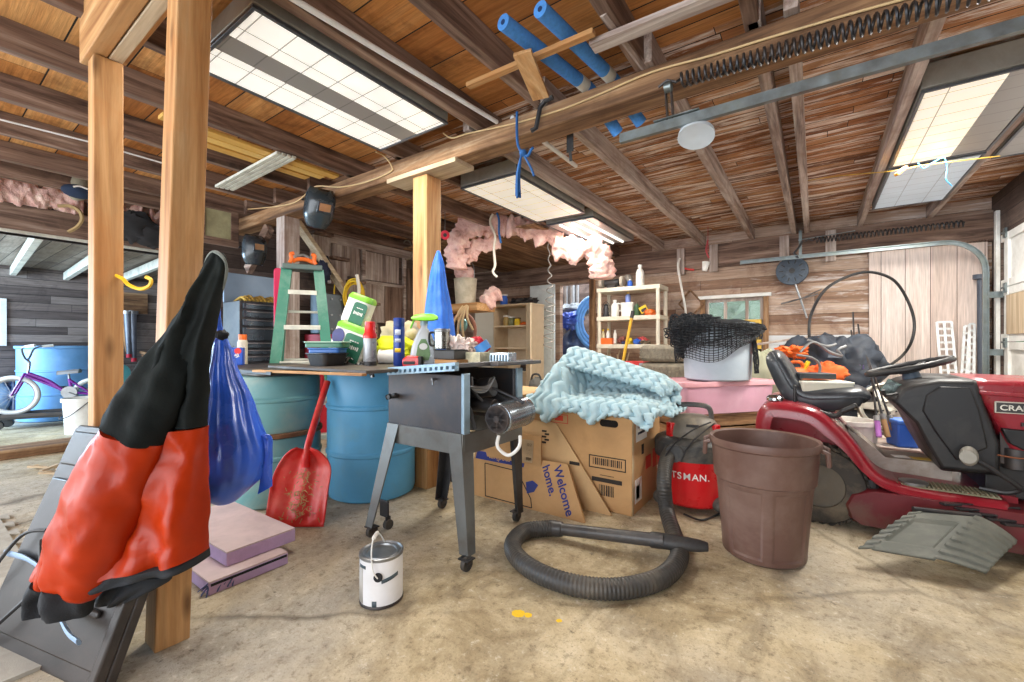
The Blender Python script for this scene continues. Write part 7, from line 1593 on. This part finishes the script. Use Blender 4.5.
# welding helmets
hm = M_('helmet_black', S(42, 50, 56), .25, var=.1, coat=.2)
def helmet(label, c, yaw, s=1.0, pitch=.2, m=hm):
    t = thing('welding_helmet', label, 'welding helmet', c, rot=(pitch, 0, yaw), group='welding helmets')
    def f(a, b_):
        an = PI + PI * a; zz = -.16 + .31 * b_
        wd = .115 * (1 - .35 * max(0, (.35 - b_) / .35) ** 1.5) * (1 - .25 * max(0, (b_ - .7) / .3) ** 2); dp = .13 * (1 - .25 * max(0, (.4 - b_) / .4)) * (1 - .7 * max(0, (b_ - .62) / .38) ** 2)
        return (wd * math.cos(an) * s, dp * math.sin(an) * s, zz * s)
    MB().grid(30, 20, f).build('shell', m, t, solid=.006, smooth=70)
    MB().box((0, -.128 * s, .025 * s), (.115 * s, .02, .095 * s), (.0, 0, 0)).build('lens_frame', m, t, bevel=.006); MB().box((0, -.14 * s, .025 * s), (.085 * s, .006, .06 * s)).build('lens', M_('gold_lens', S(196, 150, 110), .15, metal=.6, var=.3) if 'gold_lens' not in MATS else MATS['gold_lens'], t)
    MB().tube([(.10 * s * math.cos(a), .09 * s + .09 * s * math.sin(a), .02 * s) for a in [PI * k / 12 for k in range(13)]], .008, 6, sq=2).build('headband', black, t)
helmet('dark welding helmet hanging on the front of the main beam', py(319, 207, 2.00), YAW + .75, 1.0, .45)
helmet('black welding helmet hanging on the left wall above the tool chest', at(254, 250, 4.35), YAW + .9, .95, .1)
# old stairs: stringer, panels
t = thing('stair_stringer', 'old timber stair stringer running down to the right behind the ladder', 'stairs', (-4.7, 2.9, 0))
A, B = V((-4.62, 2.50, 2.34)), V((-4.62, 3.50, 1.16))
MB().bar(A, B, .05, .12, (1, 0, 0)).build('stringer', woods['paley'], t, world=True, smooth=0, bevel=.004)
for k in range(4):
    y = 2.72 + .22 * k; z = 2.26 - .25 * k
    MB().cube(-4.74, -4.67, y, y + .22, z - .28, z).build('riser', woods['greyz'], t, world=True, smooth=0, bevel=.004)
    MB().cube(-4.755, -4.60, y - .02, y + .22, z, z + .035).build('tread', woods['oldx'], t, world=True, smooth=0, bevel=.003)
pn = thing('board_partition', 'old boarded partition of square panels beside the stairs', 'partition', (-4.78, 3.9, 0))
MB().cube(-4.84, -4.80, 2.50, 4.75, 0, 2.34).build('boards', m_wall_dark, pn, world=True, smooth=0)
for (y0, y1, z0, z1, m) in ((3.02, 3.42, 1.86, 2.26, 'greyz'), (3.50, 4.05, 1.85, 2.22, 'greyz'), (3.48, 3.80, 1.30, 1.80, 'greyz'), (3.81, 4.12, 1.30, 1.80, 'oldz'), (3.40, 3.70, 1.10, 1.28, 'oldz'), (4.2, 4.6, 1.2, 2.1, 'oldz')):
    p = MB().cube(-4.80, -4.775, y0, y1, z0, z1).build('panel', woods[m], pn, world=True, smooth=0, bevel=.006)
b = MB()
for (y0, y1, z0, z1) in ((2.6, 4.75, 2.26, 2.34), (2.9, 4.75, 2.23, 2.27), (3.44, 3.49, 1.28, 2.24), (4.12, 4.17, 1.2, 2.24), (3.44, 4.14, 1.80, 1.84)): b.cube(-4.80, -4.76, y0, y1, z0, z1)
b.build('rails', woods['greyy'], pn, world=True, smooth=0, bevel=.004)
MB().ball((-4.765, 3.98, 1.30), .03, 12, 8).build('knob', darkmetal, pn, world=True)
yc = M_('yellow_rope', S(226, 186, 40), .6, var=.15)
t = thing('yellow_rope_coil', 'coil of yellow rope hung on the partition above the paper towels', 'rope', px(352, 300, -4.72))
for k in range(7):
    c = at(354 + 1.2 * math.sin(k * 2), 296 + 1.0 * math.cos(k * 3), 5.10 - .02 * k); rx, rz_ = .115 - .008 * (k % 3), .155 + .012 * (k % 4)
    MB().tube([c + RGT * rx * math.cos(a) + V((0, 0, rz_ * math.sin(a))) for a in [2 * PI * q / 24 for q in range(24)]], .010, 6, loop=True).build('turn', yc, t, world=True)
MB().tube(bez([at(357, 275, 4.6), at(359, 290, 4.58), at(356, 300, 4.6)], 4), .018, 8).build('binding', wr, t, world=True)
cord('yellow_cable', 'yellow cable with a grey plug hanging beside the rope coil', [px(339, 276, -4.74), px(335, 284, -4.745), px(334, 300, -4.745), px(333, 320, -4.745), px(334, 345, -4.745)], .009, yc, 'cable')
t = thing('plug_cluster', 'grey plug cluster hooked on the partition above the yellow cable', 'plug', px(340, 274, -4.74)); MB().ball(px(340, 274, -4.74), (.05, .05, .05), 10, 7, lambda p: 1 + .4 * fbm(p, 5, 2)).build('plugs', steel, t, world=True, smooth=0)
px_lump('dark_coat', 'dark blue garment hanging on the stairs behind the ladder', 'garment', 325, 270, 4.96, (.06, .07, .16), M_('navy_garment', S(38, 42, 62), .8), 3, .25, 2)
for lab, a, r in (('black cable loop hanging left of the square post', (407, 250), .14),):
    c = px(a[0], a[1], -4.74); tag(MB().tube([c + RGT * r * .5 * math.cos(q) + V((0, 0, r * math.sin(q))) for q in [2 * PI * k / 24 for k in range(24)]], .009, 6, loop=True).build('cable_loop', M_('tan_cable', S(150, 136, 116), .6), world=True), lab, 'cable')
t = thing('tape_reel', 'small red reel hanging under the insulation right of the square post', 'reel', at(445, 235, 4.6)); MB().cyl(at(445, 235, 4.58), at(445, 235, 4.66), .048, 22).build('rim', M_('reel_red', S(206, 36, 60), .45), t, world=True); MB().cyl(at(445, 235, 4.56), at(445, 235, 4.6), .02, 14).build('hub', black, t, world=True); q = at(445, 230, 4.62); MB().cyl(q, (q.x, q.y, 2.495), .004, 6).build('wire', steel, t, world=True)
# shelf with box of insulation between post and cabinet
c = at(468, 304, 5.6)
tag(MB().cube(c.x - .55, c.x + .25, c.y - .12, c.y + .25, c.z - .10, c.z).build('wall_shelf', woods['newx'], world=True, smooth=0, bevel=.004), 'pale wooden ledge left of the tall cabinet', 'shelf')
t = thing('feed_bucket', 'pale bucket with pink insulation on the ledge left of the cabinet', 'bucket', (c.x - .06, c.y + .02, c.z)); MB().lathe([(.13, 0), (.15, .32), (.155, .33), (.14, .33), (.12, .02), (0, .02)], 28).build('body', M_('pale_bucket', S(190, 180, 158), .6, dirt=S(140, 124, 100), damt=.4), t)
MB().tube(bez([(-.15, 0, .32), (-.13, 0, .5), (0, 0, .62), (.13, 0, .5), (.15, 0, .32)], 5), .006, 6).build('wire_handle', steel, t)
insul('scrap of pink insulation in the pale bucket on the ledge', [V((c.x - .2, c.y, c.z + .36)), V((c.x - .05, c.y, c.z + .40)), V((c.x + .08, c.y, c.z + .37))], .10, 41, .8, 6)
insul('scrap of dusky insulation between the pale bucket and the cabinet', [at(481, 303, 5.6), at(490, 296, 5.6), at(500, 290, 5.6)], .10, 47, .8, 6)
# framed board on left wall
t = thing('boarded_pane', 'small framed pale pane under the joists behind the tall post', 'framed pane', px(218, 222, -4.86)); a, b_ = px(205, 207, -4.86), px(231, 240, -4.86)
MB().cube(-4.89, -4.865, a.y, b_.y, b_.z, a.z).build('pane', M_('stained_pane', S(170, 166, 130), .5, var=.3, scale=5, dirt=S(120, 116, 84), damt=.6), t, world=True, smooth=0)
b = MB(); y0, y1, z0, z1 = a.y, b_.y, b_.z, a.z
for (p, q, r_, s_) in ((y0 - .07, y1 + .07, z1, z1 + .07), (y0 - .07, y1 + .07, z0 - .07, z0), (y0 - .07, y0, z0, z1), (y1, y1 + .07, z0, z1)): b.cube(-4.9, -4.85, p, q, r_, s_)
b.build('frame', woods['oldy'], t, world=True, smooth=0, bevel=.004)

# ---- lean-to: bicycle on a dolly, barrel, bucket, chair, boards
c = at(62, 421, 5.95); t = thing('plastic_drum', 'light blue plastic drum behind the bicycle in the lean-to', 'drum', (c.x, c.y, 0))
lb = M_('light_blue_drum', S(110, 166, 222), .45, var=.1, dirt=S(150, 190, 230), damt=.3)
MB().lathe(drum_prof(.42, 0, .98, (.35, .66)), 44).build('body', lb, t, smooth=30); MB().lathe([(.43, .95), (.44, .96), (.44, .985), (.42, .99), (0, .99)], 40).build('lid', lb, t, smooth=30)
D0 = 5.35
dl_ = thing('dolly', 'low black dolly on casters carrying the bicycle', 'dolly', at(45, 418, D0).xy.to_3d(), YAW + .55)
MB().box((0, 0, .135), (.86, .36, .03)).build('tray', black, dl_, bevel=.006)
b = MB()
for sx in (-1, 1): b.bar((sx * .43, -.17, .17), (sx * .43, .17, .17), .02, .05)
for sy in (-1, 1): b.bar((-.43, sy * .18, .165), (.43, sy * .18, .165), .015, .035)
b.build('rim', darkmetal, dl_, smooth=0)
for sx in (-1, 1):
    for sy in (-1, 1): MB().cyl((sx * .36, sy * .13 - .02, .055), (sx * .36, sy * .13 + .02, .055), .055, 18).cube(sx * .36 - .03, sx * .36 + .03, sy * .13 - .03, sy * .13 + .03, .11, .122).build('caster', rubber, dl_)
bk = thing('bicycle', 'purple child bicycle with white tyres standing on the dolly', 'bicycle', at(48, 410, D0 + .02).xy.to_3d() + V((0, 0, .155)), YAW + .55)
wt_ = M_('white_tyre', S(214, 212, 208), .6, var=.08, dirt=S(150, 146, 140), damt=.3); pf = M_('purple_frame', S(120, 40, 140), .3, coat=.3)
def bwheel(x, R):
    o = MB().tube([(x + R * math.cos(a), 0, R + R * math.sin(a) * .999 + .022) for a in [2 * PI * k / 40 for k in range(40)]], .026, 10, loop=True).build('wheel', wt_, bk)
    MB().tube([(x + R * .88 * math.cos(a), 0, R + R * .88 * math.sin(a) + .022) for a in [2 * PI * k / 36 for k in range(36)]], .012, 6, loop=True).build('wheel_rim', steel, o)
    k = MB()
    for i in range(16):
        a = 2 * PI * i / 16; k.tube([(x, .015 * (-1) ** i, R + .022), (x + R * .88 * math.cos(a), 0, R + .022 + R * .88 * math.sin(a))], .0022, 4)
    k.build('spokes', steel, o, smooth=0); MB().cyl((x, -.03, R + .022), (x, .03, R + .022), .022, 12).build('axle', steel, o)
bwheel(-.30, .215); bwheel(.42, .19)
fz = .237
MB().tube([(-.30, -.05, fz), (-.20, -.05, .47), (-.19, -.03, .50)], .013, 8).tube([(-.30, .05, fz), (-.20, .05, .47), (-.19, .03, .50)], .013, 8).build('fork', pf, bk)
MB().tube(bez([(-.175, 0, .50), (.0, 0, .40), (.13, 0, .28), (.22, 0, .26)], 6), .021, 10).tube(bez([(-.18, 0, .46), (.0, 0, .36), (.2, 0, .24)], 5), .017, 10).tube([(.22, 0, .24), (.19, 0, .42)], .017, 8).tube([(.22, .03, .25), (.42, .05, .21)], .011, 8).tube([(.22, -.03, .25), (.42, -.05, .21)], .011, 8).tube([(.195, .02, .40), (.42, .045, .21)], .010, 8).tube([(.195, -.02, .40), (.42, -.045, .21)], .010, 8).build('frame', pf, bk)
hbm = MB().tube(bez([(-.175, 0, .50), (-.16, 0, .62), (-.175, -.01, .66)], 5), .014, 8)
for s in (-1, 1): hbm.tube(bez([(-.175, s * .01, .66), (-.18, s * .08, .70), (-.17, s * .18, .80), (-.10, s * .25, .83)], 5), .011, 8)
hbm.build('handlebar', steel, bk)
for s in (-1, 1): MB().tube([(-.12, s * .24, .825), (-.03, s * .28, .84)], .017, 8).build('grip', white, bk)
MB().loft([[V((x, y * w_, z + .02 * (abs(y) < .5))) for y in (-1, -.4, .4, 1)] + [V((x, y * w_, z - .03)) for y in (1, .4, -.4, -1)] for x, w_, z in ((.08, .02, .50), (.14, .035, .505), (.22, .07, .515), (.29, .075, .52))]).build('saddle', M_('saddle_grey', S(120, 116, 116), .5), bk, smooth=60)
MB().cyl((.19, 0, .42), (.185, 0, .49), .012, 8).build('seat_post', steel, bk)
MB().lathe([(.02, -.006), (.075, -.006), (.075, .006), (.02, .006)], 24, Matrix.Translation((.20, -.045, .25)) @ Matrix.Rotation(PI / 2, 4, 'X')).tube([(.20, -.05, .25), (.30, -.06, .19)], .008, 6).tube([(.20, .05, .25), (.10, .06, .31)], .008, 6).build('crank', steel, bk); MB().box((.30, -.10, .19), (.08, .07, .02)).box((.10, .10, .31), (.08, .07, .02)).build('pedal', black, bk)
px_lump('dark_bag', 'dark navy bag slumped behind the bicycle wheel', 'bag', 18, 398, 6.1, (.24, .18, .26), nav, 11, .2, 1.5)
px_lump('grey_bag', 'grey sack at the far left edge of the lean-to', 'sack', -6, 398, 5.9, (.18, .2, .26), M_('grey_blue_sack', S(110, 130, 150), .6, var=.2), 19, .2, 1.5)
c = at(84, 434, 4.95); t = thing('white_bucket', 'white plastic bucket in front of the bicycle in the lean-to', 'bucket', (c.x, c.y, 0)); MB().lathe([(.155, 0), (.175, .36), (.19, .36), (.19, .40), (.178, .40), (.15, .02), (0, .02)], 32).build('body', white, t, smooth=35); MB().tube(bez([(-.19, 0, .36), (-.14, -.14, .22), (0, -.2, .18), (.14, -.14, .22), (.19, 0, .36)], 5), .005, 5).build('wire_handle', darkmetal, t)
c = at(126, 412, 5.6); t = thing('garden_chair', 'teal plastic chair behind the pale post in the lean-to', 'chair', (c.x, c.y, 0), YAW + 1.4)
tl = M_('teal_plastic', S(90, 176, 186), .4, var=.08)
MB().box((0, 0, .36), (.40, .40, .035)).build('seat', tl, t, bevel=.012); MB().prism([(x, y) for x, y in rrect(.42, .36, .10, 6)], .03, Matrix.Translation((0, .20, .56)) @ Matrix.Rotation(PI / 2 - .15, 4, 'X')).build('backrest', tl, t, bevel=.01)
for sx in (-1, 1):
    for sy in (-1, 1): MB().bar((sx * .20, sy * .20, 0), (sx * .17, sy * .17, .35), .04, .04).build('leg', tl, t)
t = thing('sign_board', 'white board with a red edge standing against the lean-to wall', 'board', at(149, 408, 5.8).xy.to_3d()); a, b_ = at(140, 362, 5.8), at(157, 408, 5.8)
MB().bar(V((a.x, a.y, a.z / 2)), V((b_.x, b_.y, a.z / 2)), .02, a.z).build('board', white, t, world=True, smooth=0); MB().bar(V((b_.x, b_.y, a.z / 2)), V((b_.x, b_.y, a.z / 2)) + RGT * .05, .024, a.z).build('red_edge', redp, t, world=True, smooth=0)
q = px(131, 303, -9.26); tag(MB().cube(-9.3, -9.27, q.y - .2, q.y + .22, q.z - .17, q.z + .17).build('plywood_square', woods['browny'], smooth=0), 'brown plywood square fixed on the lean-to wall', 'board')
for k, (u, v1) in enumerate(((127.5, 354), (132.5, 358))):
    a, b_ = px(u, 314, -9.15), px(u + 1.5, v1, -9.15); t = thing('hanging_pipe', ['left grey pipe with a red tip hanging on the lean-to wall', 'right grey pipe with a red tip hanging on the lean-to wall'][k], 'pipe', b_, group='pipes on the lean-to wall')
    MB().cyl(b_, a, .035, 12, .055).build('pipe', M_('pipe_slate', S(110, 114, 124), .4, metal=.4) if 'pipe_slate' not in MATS else MATS['pipe_slate'], t, world=True); MB().cyl(b_ - V((0, 0, .06)), b_, .037, 12).build('red_tip', MATS['reel_red'], t, world=True); MB().cyl(a, a + V((0, 0, .05)), .075, 14).build('flange', steel, t, world=True); MB().cyl(a + V((0, 0, .02)), V((-9.3, a.y, a.z + .02)), .012, 8).build('hook', darkmetal, t, world=True)
a, b_ = px(121, 312, -9.25), px(128, 352, -9.2); tag(MB().cyl(b_, a, .028, 10).build('broom_stick', woods['newz'], world=True), 'brown wooden tool handle leaning on the lean-to wall beside the pipes', 'handle')
for k in range(4):
    a = at(141 + 2 * k, 352 + 3 * k, 6.35); tag(MB().bar(a, a + RGT * .26 + V((0, 0, -.07 + .02 * k)), .05, .035).build('kindling', woods['brownx'], world=True, smooth=0), 'split brown stick in the small stack above the white board', 'firewood', 'split sticks in the lean-to')
a = at(148, 362, 6.35); tag(MB().cube(a.x - .15, a.x + .2, a.y - .05, a.y + .25, 0, a.z - .04).build('log_rack', woods['oldx'], world=True, smooth=0, bevel=.01), 'dark wooden stand under the split sticks in the lean-to', 'stand')
# scraps on the floor by the sill
for k in range(7):
    p = pz(34 + 4 * k + (k % 3) * 3, 466 + (k * 5) % 9, .01); tag(MB().bar(p, p + V((.10 * math.cos(k * 2.1), .12 * math.sin(k * 2.1), .02)), .028, .016).build('wood_scrap', woods['paley'], world=True, smooth=0), 'pale wood scrap on the floor by the timber sill', 'scrap', 'wood scraps by the sill')
